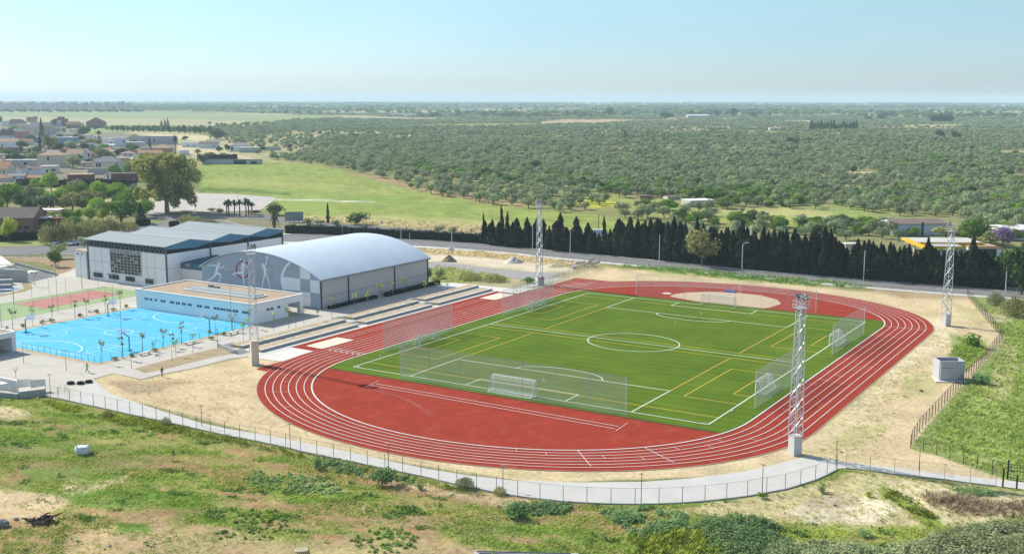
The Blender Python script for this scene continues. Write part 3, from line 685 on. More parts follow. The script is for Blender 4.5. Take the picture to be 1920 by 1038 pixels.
# ================================================================== BUILDINGS OF THE SPORTS CENTRE
PANEL = M('precast_panel', (.78, .78, .775), .03, .12, .8, stain=(.70, .70, .69), stain_sc=.25, stain_amt=.5)
STEELB = M('blue_grey_steel', (.075, .13, .17), .08, .5, .55)
ROOFM = M('roof_sheet_grey', (.275, .31, .31), .05, .05, .55, 0, stretch=(.2, 1, 1), stain=(.36, .40, .40), stain_sc=.08, stain_amt=.5)
WHITE = M('white_render', (.76, .745, .71), .04, .2, .8, stain=(.56, .54, .50), stain_sc=.3, stain_amt=.5)
DARK = M('opening_shade', (.02, .022, .025), .2, .5, .4)
GLASS = M('window_glass', (.025, .035, .04), .3, .5, .25, spec=.3)
TRIMD = M('dark_trim', (.09, .11, .13), .1, .5, .6)

# --- sports pavilion with the folded truss roof
U0, U1, V0, V1, HW = -118.2, -89.2, 37.5, 77.9, 8.5
pav = thing('sports_pavilion', 'pale panelled sports hall with folded grey sheet roof over blue steel trusses', 'sports hall', (U0, V0, 0))
pav['_o'] = (U0, V0, 0)
mb = MB(); mb.box(U0, U1, V0, V1, 0, HW)
w = mb.build('wall', PANEL, pav)
z = 4.9; JM = M('panel_joint_grey', (.34, .35, .36), .05)
for b_ in [(U0, -109.7, V0 - .03, V0 - .005, z, z + .07), (-98, U1, V0 - .03, V0 - .005, z, z + .07), (U1 + .005, U1 + .03, V0, V1, z, z + .07)] + [(x, x + .05, V0 - .03, V0 - .005, .2, HW - .1) for x in (-115.6, -112.8, -96.2, -93.4)]: MB().box(*b_).build('panel_joint', JM, w)
for b_ in [(x, x + .35, V0 - .15, V0 + .15, 0, HW + 1.6) for x in (U0 - .05, U1 - .15)] + [(U1 + .01, U1 + .3, v - .15, v + .15, 0, 10.2) for v in (51.6, 64.7, 77.6)]: MB().box(*b_).build('steel_column', STEELB, pav)
prof = [(V0 - .7, 10.42), (44.8, 11.55), (51.8, 10.4), (58.1, 11.55), (65.0, 10.4), (71.6, 11.6), (V1 + .5, 10.5)]
for i in range(6):   # six sloping roof panels
    (va, za), (vb, zb) = prof[i], prof[i + 1]
    mb = MB(); xa, xb = U0 - .8, U1 + .5
    mb.add([(xa, va, za), (xb, va, za), (xb, vb, zb), (xa, vb, zb), (xa, va, za - .2), (xb, va, za - .2), (xb, vb, zb - .2), (xa, vb, zb - .2)], [(0, 1, 2, 3), (7, 6, 5, 4), (0, 4, 5, 1), (1, 5, 6, 2), (2, 6, 7, 3), (3, 7, 4, 0)])
    rp = mb.build('roof', ROOFM, pav)
    mb = MB(); mb.bar((xa, vb, zb + .02), (xb, vb, zb + .02), .14, 6); mb.build('ridge_flashing', M('pale_flashing', (.55, .57, .56), .05), rp)
# triangular gable sheets along the right side, open dark band below them
mb = MB(); x = U1 + .32
mb.add([(x, V0 - .8, 10.0)] + [(x, v, z - .2) for v, z in prof[1:]] + [(x, V1 + .3, 10.1), (x, 71.0, 9.35), (x, 65.0, 10.1), (x, 58.3, 9.35), (x, 51.9, 10.1), (x, 46.4, 9.3), (x, V0 - .6, 9.7)],
       [(0, 1, 12, 13)][:0] + [(0, 1, 11, 12, 13), (1, 2, 10, 11), (2, 3, 10), (3, 4, 8, 9), (3, 9, 10), (4, 5, 8), (5, 6, 7, 8)][:0])
P = [(V0 - .8, 10.0), (44.8, 11.35), (51.8, 10.2), (58.1, 11.35), (65.0, 10.2), (71.6, 11.4), (V1 + .4, 10.35), (V1 + .4, 10.05), (71.4, 9.3), (65.0, 10.0), (58.2, 9.3), (51.9, 10.0), (46.4, 9.2), (V0 - .8, 9.75)]
mb = MB(); mb.add([(x, p, q) for p, q in P] + [(x + .08, p, q) for p, q in P], [tuple(range(14)), tuple(range(27, 13, -1))])
mb.build('gable_sheet', M('blue_sheet', (.095, .21, .30), .06, .3, .5), pav)
mb = MB(); mb.box(U0 + .3, U1 - .1, V0 + .25, V1 - .2, HW, 10.1); mb.build('clerestory_shade_box', DARK, pav)  # solid near-black box, its colour stands in for the shade under the roof
# the lattice truss across the front
mb = MB(); n = 22; zl, zu = 8.62, 10.2; y = V0 - .12
mb.bar((U0, y, zl), (U1, y, zl), .09, 4); mb.bar((U0, y, zu), (U1, y, zu), .11, 4)
for i in range(n + 1):
    xx = U0 + (U1 - U0) * i / n; mb.bar((xx, y, zl), (xx, y, zu), .08 if i % 2 == 0 else .05, 4)
    if i < n:
        xn = U0 + (U1 - U0) * (i + 1) / n
        mb.bar((xx, y, zu if i < n / 2 else zl), (xn, y, zl if i < n / 2 else zu), .07, 4)
mb.build('roof_truss', M('truss_paint', (.20, .25, .27), .1), pav)
# big gridded window
gx0, gx1, gz0, gz1 = -109.5, -98.2, 2.5, 8.3
mb = MB(); mb.box(gx0, gx1, V0 - .06, V0 - .02, gz0, gz1); win = mb.build('window', GLASS, pav)
fr = MB()
for i in range(10): xx = gx0 + (gx1 - gx0) * i / 9; fr.box(xx - .075, xx + .075, V0 - .16, V0 - .07, gz0, gz1)
for i in range(9): zz = gz0 + (gz1 - gz0) * i / 8; fr.box(gx0, gx1, V0 - .155, V0 - .065, zz - .055, zz + .055)
fr.build('frame', M('window_grid_concrete', (.46, .45, .42), .06), win)
bl = MB(); q = random.Random(4)
for i in range(9):
    for k in range(8):
        if q.random() < .12 or k >= 7: bl = MB(); xx = gx0 + (gx1 - gx0) * (i + .15) / 9; zz = gz0 + (gz1 - gz0) * (k + .2) / 8; bl.box(xx, xx + .9, V0 - .064, V0 - .061, zz, zz + .32 + .2 * q.random()); bl.build('blind', M('window_blind', (.42, .42, .40), .15), win)
for x0_, x1_ in ((-116.0, -113.0), (-110.0, -106.8), (-103.8, -100.9), (-96.6, -94.2)):
    mb = MB(); mb.box(x0_, x1_, V0 - .3, V0 + .02, .9, 1.95); g_ = mb.build('window', GLASS, pav)
    f_ = MB()
    k = 5
    for i in range(k + 1): xx = x0_ + (x1_ - x0_) * i / k; f_.box(xx - .06, xx + .06, V0 - .36, V0 - .29, .85, 2.0)
    f_.build('frame', M('green_frame', (.05, .11, .09), .1), g_)
# left annex of the pavilion
mb = MB(); mb.prism([(-124.1, 37.9), (-118.25, 37.4), (-118.25, 47), (-124.1, 47)], 0, 6.95); an = mb.build('annex_wall', PANEL, pav)
mb = MB(); mb.prism([(-124.3, 37.7), (-118.3, 37.2), (-118.3, 47.2), (-124.3, 47.2)], 6.96, 7.15); mb.box(-118.45, -118.2, 37.1, 37.36, 0, 7.1); mb.build('annex_roof', M('annex_roof_sheet', (.40, .33, .27), .08), pav)
# lower lean-to at the right flank
mb = MB(); mb.prism([(U1 + .1, 42.0), (-77.2, 42.0), (-77.2, 53), (U1 + .1, 53)], 0, 4.6); mb.build('lean_to_wall', WHITE, pav)
mb = MB(); mb.add([(U1 + .1, 41.8, 6.0), (-77.1, 41.8, 6.0), (-77.1, 53.2, 6.6), (U1 + .1, 53.2, 6.6), (U1 + .1, 41.8, 4.62), (-77.1, 41.8, 4.62)], [(0, 1, 2, 3), (4, 5, 1, 0)]); mb.build('lean_to_roof', M('blue_green_sheet', (.06, .17, .19), .06), pav)
tag(MB().box(-86.5, -85.3, 41.0, 41.7, 5.2, 6.1).build('air_conditioner', M('grey_unit', (.25, .26, .27), .1), pav))

# --- arched hall with the mural
A0, A1, B0, B1, AH = -77.0, -40.3, 37.4, 77.4, 6.5
hall = thing('arched_hall', 'hall with a silvery barrel vault roof and sports mural on its gable', 'sports hall', (A0, B0, 0)); hall['_o'] = (A0, B0, 0)
def arch_z(x): c = (A0 + A1) / 2; h2 = (A1 - A0) / 2; sg = 4.9; Rr = (h2 * h2 + sg * sg) / (2 * sg); return AH + math.sqrt(max(Rr * Rr - (x - c) ** 2, 0)) - (Rr - sg)
xs_ = [A0 + (A1 - A0) * i / 40 for i in range(41)]
MUR = M('mural_blue_grey', (.355, .425, .49), .05, .1, .8)
mb = MB(); mb.add([(A0, B0, 0), (A1, B0, 0)] + [(x, B0, arch_z(x) - .05) for x in xs_[::-1]], [tuple(range(43))]); mb.add([(A0, B0 + .3, 0), (A1, B0 + .3, 0)] + [(x, B0 + .3, arch_z(x) - .05) for x in xs_[::-1]], [tuple(range(42, -1, -1))])
gab = mb.build('gable_wall', MUR, hall)
mb = MB(); mb.box(A1 - .3, A1, B0 + .31, B1, 0, AH); mb.box(A0, A0 + .3, B0 + .31, B1, 0, AH); mb.box(A0 + .31, A1 - .31, B1 - .3, B1, 0, AH)
mb.add([(A0, B1 - .1, AH), (A1, B1 - .1, AH)] + [(x, B1 - .1, arch_z(x) - .05) for x in xs_[::-1]], [tuple(range(43))])
sw = mb.build('side_wall', M('grey_block_wall', (.56, .51, .485), .05, .15, .85, stain=(.45, .44, .45), stain_sc=.2, stain_amt=.5), hall)
mb = MB(); mb.box(A1 + .004, A1 + .03, B0 + .3, B1, 2.55, 2.63)
mb.build('panel_joint', M('joint_dark_grey', (.20, .2, .21), .1), sw)  # dark grey strip for the horizontal joint of the wall
for v in (46.8, 63.8, B0 + .2, B1 - .2): MB().box(A1 + .005, A1 + .2, v - .14, v + .14, .1, 6.2).build('downpipe', M('dark_blue_pipe', (.06, .09, .13), .1), hall)
mb = MB(); ov = .5; k = len(xs_)
vs = []
for y in (B0 - ov, B1 + ov):
    for x in xs_:
        e = .55 * (x - (A0 + A1) / 2) / ((A1 - A0) / 2); vs.append((x + e, y, arch_z(x) + .12))
    for x in xs_:
        e = .55 * (x - (A0 + A1) / 2) / ((A1 - A0) / 2); vs.append((x + e * .96, y, arch_z(x) - .02))
fs = [(i, i + 1, 2 * k + i + 1, 2 * k + i) for i in range(k - 1)] + [(k + i + 1, k + i, 3 * k + i, 3 * k + i + 1) for i in range(k - 1)]
fs += [(i, k + i, k + i + 1, i + 1) for i in range(k - 1)] + [(2 * k + i + 1, 3 * k + i + 1, 3 * k + i, 2 * k + i) for i in range(k - 1)] + [(0, 2 * k, 3 * k, k), (k - 1, 2 * k - 1, 4 * k - 1, 3 * k - 1)]
mb.add(vs, fs)
def vault_mat():
    m, nt, out = new_mat('vault_sheet'); b = nt.nodes.new('ShaderNodeBsdfPrincipled')
    v = geopos(nt); w = nt.nodes.new('ShaderNodeTexWave'); w.bands_direction = 'Y'; w.inputs['Scale'].default_value = .8; nt.links.new(v, w.inputs['Vector'])
    c = mixc(nt, (.58, .65, .69), ramp(nt, noise(nt, geopos(nt, (.15, 1, .15)), .5, 4), [(.3, (.93,) * 3), (.7, (1.04,) * 3)]), 1, 'MULTIPLY')
    c = mixc(nt, c, ramp(nt, w.outputs['Fac'], [(.05, (.9,) * 3), (.2, (1,) * 3)]), .25, 'MULTIPLY')
    nt.links.new(c, b.inputs['Base Color']); b.inputs['Roughness'].default_value = .42; b.inputs['Metallic'].default_value = .1
    nt.links.new(b.outputs[0], out.inputs['Surface']); return m
rf = mb.build('roof', vault_mat(), hall, smooth=False)
mb = MB(); mb.box(A1 + .35, A1 + .7, B0 - .4, B1 + .4, AH - .28, AH - .06); mb.build('gutter', M('gutter_grey', (.30, .33, .35), .05), rf)
# mural: everything painted lies a few mm proud of the gable
LIGHT = M('mural_white', (.82, .84, .86), .03); CRIM = M('mural_crimson', (.36, .03, .09), .05); CYAN = M('mural_cyan', (.16, .42, .58), .05); OLIV = M('mural_ochre', (.36, .42, .28), .05)
_lay = [0]
def mp(X, Y): return planev(300 + X / 5.19, 400 + Y / 5.19, B0)
def mflat(mb, pts):
    _lay[0] += 1; y = B0 - .010 - .0006 * _lay[0]
    q = [(a, b) for a, b in pts]; mb.add([(a, y, b) for a, b in q], [tuple(range(len(q)))])
def stroke(mb, pts, w0, w1=None):
    w1 = w0 if w1 is None else w1; L = [Vector(mp(*p)) for p in pts]; n = len(L); s = 1 / 5.19 / 10.0
    a_, b_ = [], []
    for i, p in enumerate(L):
        d = (L[min(i + 1, n - 1)] - L[max(i - 1, 0)]).normalized(); nn = Vector((-d.y, d.x)); w = (w0 + (w1 - w0) * i / max(n - 1, 1)) * s / 2 * 1.0
        a_.append(p + nn * w); b_.append(p - nn * w)
    mflat(mb, [tuple(p) for p in a_ + b_[::-1]])
def blob(mb, X, Y, r): c = mp(X, Y); s = r / 5.19 / 10.; mflat(mb, [(c[0] + s * math.cos(t * .5236), c[1] + s * 1.1 * math.sin(t * .5236)) for t in range(12)])
def mring(mb, X, Y, rx, ry, w, a0=0, a1=360):
    n = 40; o_, i_ = [], []
    for k in range(n + 1):
        a = R(a0 + (a1 - a0) * k / n); o_.append(mp(X + rx * math.cos(a), Y - ry * math.sin(a))); i_.append(mp(X + (rx - w) * math.cos(a), Y - (ry - w) * math.sin(a)))
    _lay[0] += 1; y = B0 - .010 - .0006 * _lay[0]
    mb.add([(p[0], y, p[1]) for p in o_ + i_], [(k, k + 1, n + 2 + k, n + 1 + k) for k in range(n)])
mb = MB()
for q in ([(500, 560), (530, 470), (560, 465), (535, 480), (515, 560)], [(480, 540), (500, 500), (505, 505), (490, 548)], [(555, 640), (590, 655), (570, 610), (560, 600)]): mflat(mb, [mp(*p) for p in q])
stroke(mb, [(505, 510), (495, 560), (520, 620)], 7, 3); stroke(mb, [(600, 600), (618, 560), (612, 540)], 3, 7); stroke(mb, [(520, 470), (545, 462), (565, 468)], 6, 2)
mb.build('runner_accent', CYAN, gab)
mb = MB(); mring(mb, 807, 545, 70, 88, 13); mb.build('red_ring', CRIM, gab)
mb = MB(); mring(mb, 1026, 572, 76, 92, 9, -60, 100); mring(mb, 1026, 572, 76, 92, 9, 150, 280); mb.build('ochre_ring', OLIV, gab)
mb = MB()
blob(mb, 574, 486, 15); stroke(mb, [(568, 500), (556, 540), (545, 575), (535, 605)], 36, 32); stroke(mb, [(552, 508), (515, 503), (495, 512), (470, 505)], 16, 9)
stroke(mb, [(572, 512), (592, 530), (603, 530), (618, 522), (626, 495)], 14, 8); stroke(mb, [(545, 580), (582, 592), (590, 606), (578, 655)], 30, 13); stroke(mb, [(570, 655), (594, 668)], 12, 8)
stroke(mb, [(538, 595), (520, 620), (490, 640), (460, 655)], 26, 12); stroke(mb, [(460, 645), (450, 665)], 12, 7); stroke(mb, [(622, 495), (618, 522)], 8, 8)
mb.build('athlete_figure', LIGHT, gab); mb = MB()
blob(mb, 788, 443, 12); blob(mb, 820, 466, 14); stroke(mb, [(812, 482), (808, 530), (805, 580)], 42, 30); stroke(mb, [(822, 498), (848, 520), (870, 536)], 14, 8); stroke(mb, [(802, 492), (790, 520), (782, 548)], 13, 8)
stroke(mb, [(806, 570), (770, 580), (742, 578), (715, 590)], 28, 11); stroke(mb, [(706, 582), (722, 602)], 13, 9); stroke(mb, [(806, 575), (812, 640), (826, 708)], 30, 12)
mb.build('athlete_figure', LIGHT, gab); mb = MB()
blob(mb, 1042, 425, 15); blob(mb, 1001, 498, 15); stroke(mb, [(1018, 510), (1036, 480), (1042, 436)], 15, 9); stroke(mb, [(1012, 508), (1022, 560), (1026, 605)], 34, 42); stroke(mb, [(1020, 530), (1040, 548), (1056, 544)], 12, 8)
stroke(mb, [(1016, 600), (1004, 660), (994, 722)], 22, 11); stroke(mb, [(1038, 600), (1056, 660), (1066, 712)], 22, 11); stroke(mb, [(1062, 712), (1082, 726)], 11, 8); stroke(mb, [(1000, 510), (988, 520)], 12, 8)
mb.build('athlete_figure', LIGHT, gab)
mb = MB(); mring(mb, 1390, 640, 215, 215, 22, 128, 212); mb.build('mural_arc', LIGHT, gab)
mb = MB()
ua, ub, uc, ud = -51.3, -46.05, -43.15, A1 - .15
for x0_, x1_, z0_, z1_ in ((ua, ub, 3.55, 6.35), (ub, uc, 6.4, None), (uc, ud, 3.5, 6.35), (ub, uc, .3, 3.5)):
    if z1_ is None: mflat(mb, [(x0_, z0_), (x1_, z0_), (x1_, arch_z(x1_) - .15), ((x0_ + x1_) / 2, arch_z((x0_ + x1_) / 2) - .12), (x0_, arch_z(x0_) - .15)])
    else: mflat(mb, [(x0_, z0_), (x1_, z0_), (x1_, z1_), (x0_, z1_)])
mb.build('mural_square', LIGHT, gab)

# --- low changing-room block
low = thing('changing_room_block', 'long low white block with beige gravel roof and a strip of small windows', 'building', (-76, 17.3, 0)); low['_o'] = (-76, 17.3, 0)
LWM = M('smooth_white_wall', (.84, .84, .83), .03, .2, .75, stain=(.76, .76, .75), stain_sc=.3, stain_amt=.4)
x0, x1, y0, y1, H = -76.1, -40.7, 17.3, 32.2, 3.95
mb = MB(); mb.box(x0, x1, y0, 27.6, 0, H); mb.box(x0, -47.5, 27.61, y1, 0, H); mb.box(-47.49, x1, 27.61, y1, 2.75, H); mb.box(-41.6, x1, 31.3, y1, 0, 2.74); mb.box(-47.4, -46.4, 31.9, 32.15, 0, 2.74)
lw_ = mb.build('wall', LWM, low)
mb = MB(); t = .35
mb.box(x0 - .1, x1 + .1, y0 - .1, y0 + t, H + .004, H + .34); mb.box(x0 - .1, x1 + .1, y1 - t, y1 + .1, H + .004, H + .34); mb.box(x0 - .1, x0 + t, y0 + t + .002, y1 - t - .002, H + .004, H + .34); mb.box(x1 - t, x1 + .1, y0 + t + .002, y1 - t - .002, H + .004, H + .34)
mb.build('parapet', WHITE, low)
mb = MB(); mb.box(x0 + t + .01, x1 - t - .01, y0 + t + .01, y1 - t - .01, H + .004, H + .1); mb.build('roof', M('beige_gravel', (.40, .31, .215), .10, .6, .95, stain=(.33, .26, .18), stain_sc=.15, stain_amt=.5), low)
mb = MB(); mb.box(-66.8, -45.6, 22.4, 26.6, H + .1, H + .45); sk = mb.build('skylight_kerb', WHITE, low)
mb = MB()
mb.box(-66.3, -46.1, 22.9, 26.1, H + .45, H + .62); mb.build('skylight', M('skylight_panel', (.30, .34, .34), .08, .4, .6), low)
mb = MB(); mb.box(-64.5, -63.5, 27.6, 28.3, H + .1, H + .8); mb.box(-62.8, -61.4, 27.7, 28.2, H + .1, H + .6); mb.build('roof_vent', M('grey_unit', (.25, .26, .27), .1), low)
q = random.Random(9); x = -73.0; k = 0
for a_, w_ in [(-73.3, 1.1), (-71.7, .8), (-70.1, .8), (-68.2, 1.5), (-65.3, 1.3), (-63.4, 1.2), (-61.6, 1.2), (-59.8, 1.2), (-57.0, 1.5), (-54.7, 1.4), (-52.0, 1.7), (-50.1, 1.5), (-48.3, 1.5), (-46.5, 1.6), (-43.8, 1.5)]:
    mb = MB(); mb.box(a_, a_ + w_, y0 - .03, y0 - .005, 2.1, 2.6); g_ = mb.build('window', M('sky_glass', (.07, .13, .18), .3, .7, .3), low)
    f_ = MB(); f_.box(a_ + w_ * .48, a_ + w_ * .53, y0 - .05, y0 - .031, 2.1, 2.6); f_.build('frame', LWM, g_)
mb = MB(); mb.box(-42.2, -41.4, y0 - .03, y0 - .005, 2.1, 2.6); mb.build('window', GLASS, low)
for a_ in (21.2, 22.3, 24.4): mb = MB(); mb.box(x1 + .005, x1 + .04, a_, a_ + .8, 2.3, 2.75); mb.build('window', GLASS, low)
mb = MB(); mb.box(-47.4, -41.65, 27.62, 27.7, .1, 2.7); mb.build('porch_back', M('porch_shade_wall', (.34, .36, .37), .05), low)

# --- small white porch building at the left edge
kio = thing('porch_building', 'small flat white building with a deep open porch beside the blue court', 'building', (-61, -23.2, 0)); kio['_o'] = (-61, -23.2, 0)
x1, y1, H = -60.4, -23.0, 3.4
mb = MB(); mb.box(-70, -64.5, -34, y1, 0, H); mb.box(-64.49, x1, -34, y1, 2.7, H); mb.box(-64.49, x1, y1 - .8, y1, 0, 2.69); mb.build('wall', WHITE, kio)
mb = MB()
for a, b, c, d in ((-70.1, x1 + .1, y1 - .3, y1 + .1), (-70.1, x1 + .1, -34.1, -33.7), (x1 - .3, x1 + .1, -33.69, y1 - .31), (-70.1, -69.7, -33.69, y1 - .31)): mb.box(a, b, c, d, H + .003, H + .32)
mb.build('parapet', WHITE, kio)
mb = MB(); mb.box(-69.6, x1 - .32, -33.6, y1 - .33, H + .003, H + .08); mb.build('roof', MATS['beige_gravel'], kio)
mb = MB(); mb.box(-64.48, -64.4, -33, -24, .1, 2.5); mb.build('window', M('grey_shutter', (.33, .36, .35), .1), kio)

# --- stepped concrete stands at the far left
st = thing('concrete_steps', 'wide flight of grey concrete steps with white landing beside pavilion', 'stairs', (-128, 30, 0)); st['_o'] = (-128, 30, 0)
GREYC = M('grey_cast_concrete', (.36, .365, .355), .08, .4, .85)
mb = MB(); q0 = Vector((-127.0, 26.3)); q1 = Vector((-129.5, 35.8)); dr = (q1 - q0).normalized(); nn = Vector((-dr.y, dr.x))
def stp(mb, i0, i1, z0, dz, m0):
    for i in range(i0, i1):
        a = q0 + nn * (i * .72); b = q1 + nn * (i * .72); c = q1 + nn * 14.8; d = q0 + nn * 14.8
        mb.prism([tuple(a), tuple(b), tuple(q1 + nn * ((i + 1) * .72)), tuple(q0 + nn * ((i + 1) * .72))], 0, z0 + dz * (i - m0))
stp(mb, 0, 7, .17, .17, 0); stp(mb, 11, 18, 1.36, .17, 11); mb.build('step', GREYC, st)
mb = MB(); mb.prism([tuple(q0 + nn * 7 * .72), tuple(q1 + nn * 7 * .72), tuple(q1 + nn * 11 * .72), tuple(q0 + nn * 11 * .72)], 0, 1.25); mb.build('landing', CONC_W, st)
mb = MB()
e = q1 + dr * .4
mb.add([(e.x, e.y, .1), (*(e + nn * 13), 2.5), (*(e + nn * 13 + dr * .5), 2.5), (*(e + dr * .5), .1), (e.x, e.y, .75), (*(e + nn * 13), 3.1), (*(e + nn * 13 + dr * .5), 3.1), (*(e + dr * .5), .75)], [(4, 5, 6, 7), (0, 1, 5, 4), (3, 7, 6, 2), (0, 4, 7, 3), (1, 2, 6, 5)]); mb.build('side_wall', GREYC, st)
pl = thing('concrete_platform', 'raised pale concrete platform above the grey steps', 'platform', (-142, 30, 0)); pl['_o'] = (-142, 30, 0)
mb = MB(); mb.prism([tuple(q0 + nn * 13), tuple(q1 + nn * 13), (-160, 41), (-190, 30), (-175, 5), (-141, 22)], 0, 2.45); mb.build('slab', CONC_W, pl)
mb = MB(); c_ = q0 - dr * .2; mb.obox(tuple(c_ + nn * .2), tuple(c_ + nn * 13), .35, 0, 3.0); mb.build('retaining_wall', GREYC, pl)
ble = thing('concrete_bleachers', 'tiers of narrow concrete bleacher benches facing a small blue pitch', 'bleachers', (-130, 20, 0)); ble['_o'] = (-130, 20, 0)
for i in range(6):
    a = at(30 - i * 0 - (5 - i) * 2, 531 - i * 9.6 + 14, .1 + i * .42); b = (a[0] - 22, a[1] - 20 + i * .0)
    mb = MB(); dd = (Vector(b) - Vector(a)).normalized(); pp = Vector((dd.y, -dd.x)) * -1
    mb.obox(a, b, .9, 0, .35 + i * .42); mb.build('tier', GREYC, ble)
    mb = MB(); mb.obox(a, b, 1.0, .355 + i * .42, .47 + i * .42); mb.build('bench', CONC_W, ble)
mb = MB(); mb.poly(G([(-80, 540), (0, 536), (40, 541), (16, 546), (0, 550), (-80, 562)]), .04); struct('sports_court', mb, M('faded_blue_court', (.16, .30, .50), .06, .3))
hb = MB(); hb.poly(G([(-40, 560), (0, 556), (45, 546), (62, 540), (55, 532), (40, 530), (45, 541), (20, 549), (-40, 556)]), .05); struct('soil_bank', hb, M('dry_bank_grass', (.33, .27, .13), .25, .8, .95))

# --- long planted benches (terraces) between the plaza and the track
SOIL = M('straw_soil', (.42, .345, .22), .14, .8, .95, stain=(.30, .24, .12), stain_sc=.5, stain_amt=.6, fine=5)
names = ['nearest the corner slab', 'in the middle', 'farthest toward the road']
for row, (uf, ub_, segs, rn) in enumerate(((-26.75, -29.6, ((.3, 29.8), (32.2, 55.2), (57.4, 79.8)), 'upper'), (-21.4, -24.3, ((-.3, 27.2), (29.7, 52.8), (55.0, 77.7)), 'lower'))):
    for i, (a, b) in enumerate(segs):
        t_ = thing('planted_terrace', f'long low concrete terrace wall with straw planting bed, {rn} row, {names[i]}', 'terrace', (uf, a, 0), group='planted terrace walls beside the track'); t_['_o'] = (uf, a, 0)
        mb = MB(); mb.box(uf - .42, uf, a, b, 0, .46); mb.build('wall', GREYC, t_)
        mb = MB(); mb.box(uf - .5, uf + .06, a - .05, b + .05, .464, .56); mb.build('coping', CONC_W, t_)
        mb = MB(); mb.box(ub_ - .1, uf - .52, a, b, 0, .44); mb.build('planting_bed', SOIL, t_)
mb = MB(); mb.box(-25.9, -24.4, -3, 78.5, .03, .05); mb.box(-21.2, -19.95, -4, 79, .034, .056); struct('pavement', mb, CONC_W)
for k, (x, y, n_) in enumerate(((-31.0, .3, 3), (-25.8, -2.6, 3), (-30.6, 30.6, 3), (-24.6, 27.9, 3), (-30.4, 56, 3), (-24.6, 53.6, 3))):
    t_ = thing('garden_steps', ['short flight of steps at the near end of the upper terrace', 'short flight of steps beside the pale light tower block', 'short flight of steps in the first gap of the upper terrace', 'short flight of steps in the first gap of the lower terrace', 'short flight of steps in the second gap of the upper terrace', 'short flight of steps in the second gap of the lower terrace'][k], 'stairs', (x, y, 0), group='short flights of steps between the terraces'); t_['_o'] = (x, y, 0)
    mb = MB()
    for i in range(5): mb.box(x + i * .45, x + i * .45 + .44, y - .9, y + 1.6, .02, .42 - i * .08)
    mb.build('step', GREYC, t_)
rw = thing('ramp_wall', 'low sloping concrete wall at the end of the dirt bank', 'wall', (-31, -1, 0)); rw['_o'] = (-31, -1, 0)
mb = MB(); mb.obox((-31.4, -1.2), (-24.8, -3.4), .3, 0, .75); mb.build('wall_face', GREYC, rw)

# --- left retaining wall with fins
rt = thing('retaining_wall', 'white retaining wall with grey lower face and a white box bench', 'wall', (-41, -37, 0)); rt['_o'] = (-41, -37, 0)
a, b, c, d = at(-90, 702), at(0, 713), at(34, 722), at(34, 733)
mb = MB(); mb.obox(at(-100, 716), at(0, 728), .3, 0, 1.9); mb.obox(at(0, 728), at(34, 735), .3, 0, 1.9); mb.build('upper_wall', WHITE, rt)
mb = MB(); mb.obox(at(-90, 735), at(35, 747), .5, -.3, .8); mb.obox(at(36, 747), at(86, 741), .35, -.3, 1.1); mb.build('lower_wall', GREYC, rt)
mb = MB(); p = at(4, 737); mb.box(p[0] - .8, p[0] + .9, p[1] - .5, p[1] + .5, .6, 1.7); mb.build('box_bench', WHITE, rt)
for q_, (A_, B_, lb) in enumerate((((35, 736), (60, 733), 'white fin railing standing on the grey retaining wall, taller left half'), ((60, 736), (85, 732), 'white fin railing ending at the wall corner, right half'))):
    rl = thing('fin_railing', lb, 'railing', (*at(*A_), 0), group='fin railings on the retaining wall'); rl['_o'] = (*at(*A_), 0)
    A2, B2 = Vector(at(*A_)), Vector(at(*B_)); n = 9
    for i in range(n + 1):
        p = A2 + (B2 - A2) * i / n; mb = MB(); mb.box(p.x - .03, p.x + .03, p.y - .12, p.y + .12, .8, 2.2 - .02 * i - q_ * .12); mb.build('fin', WHITE, rl)

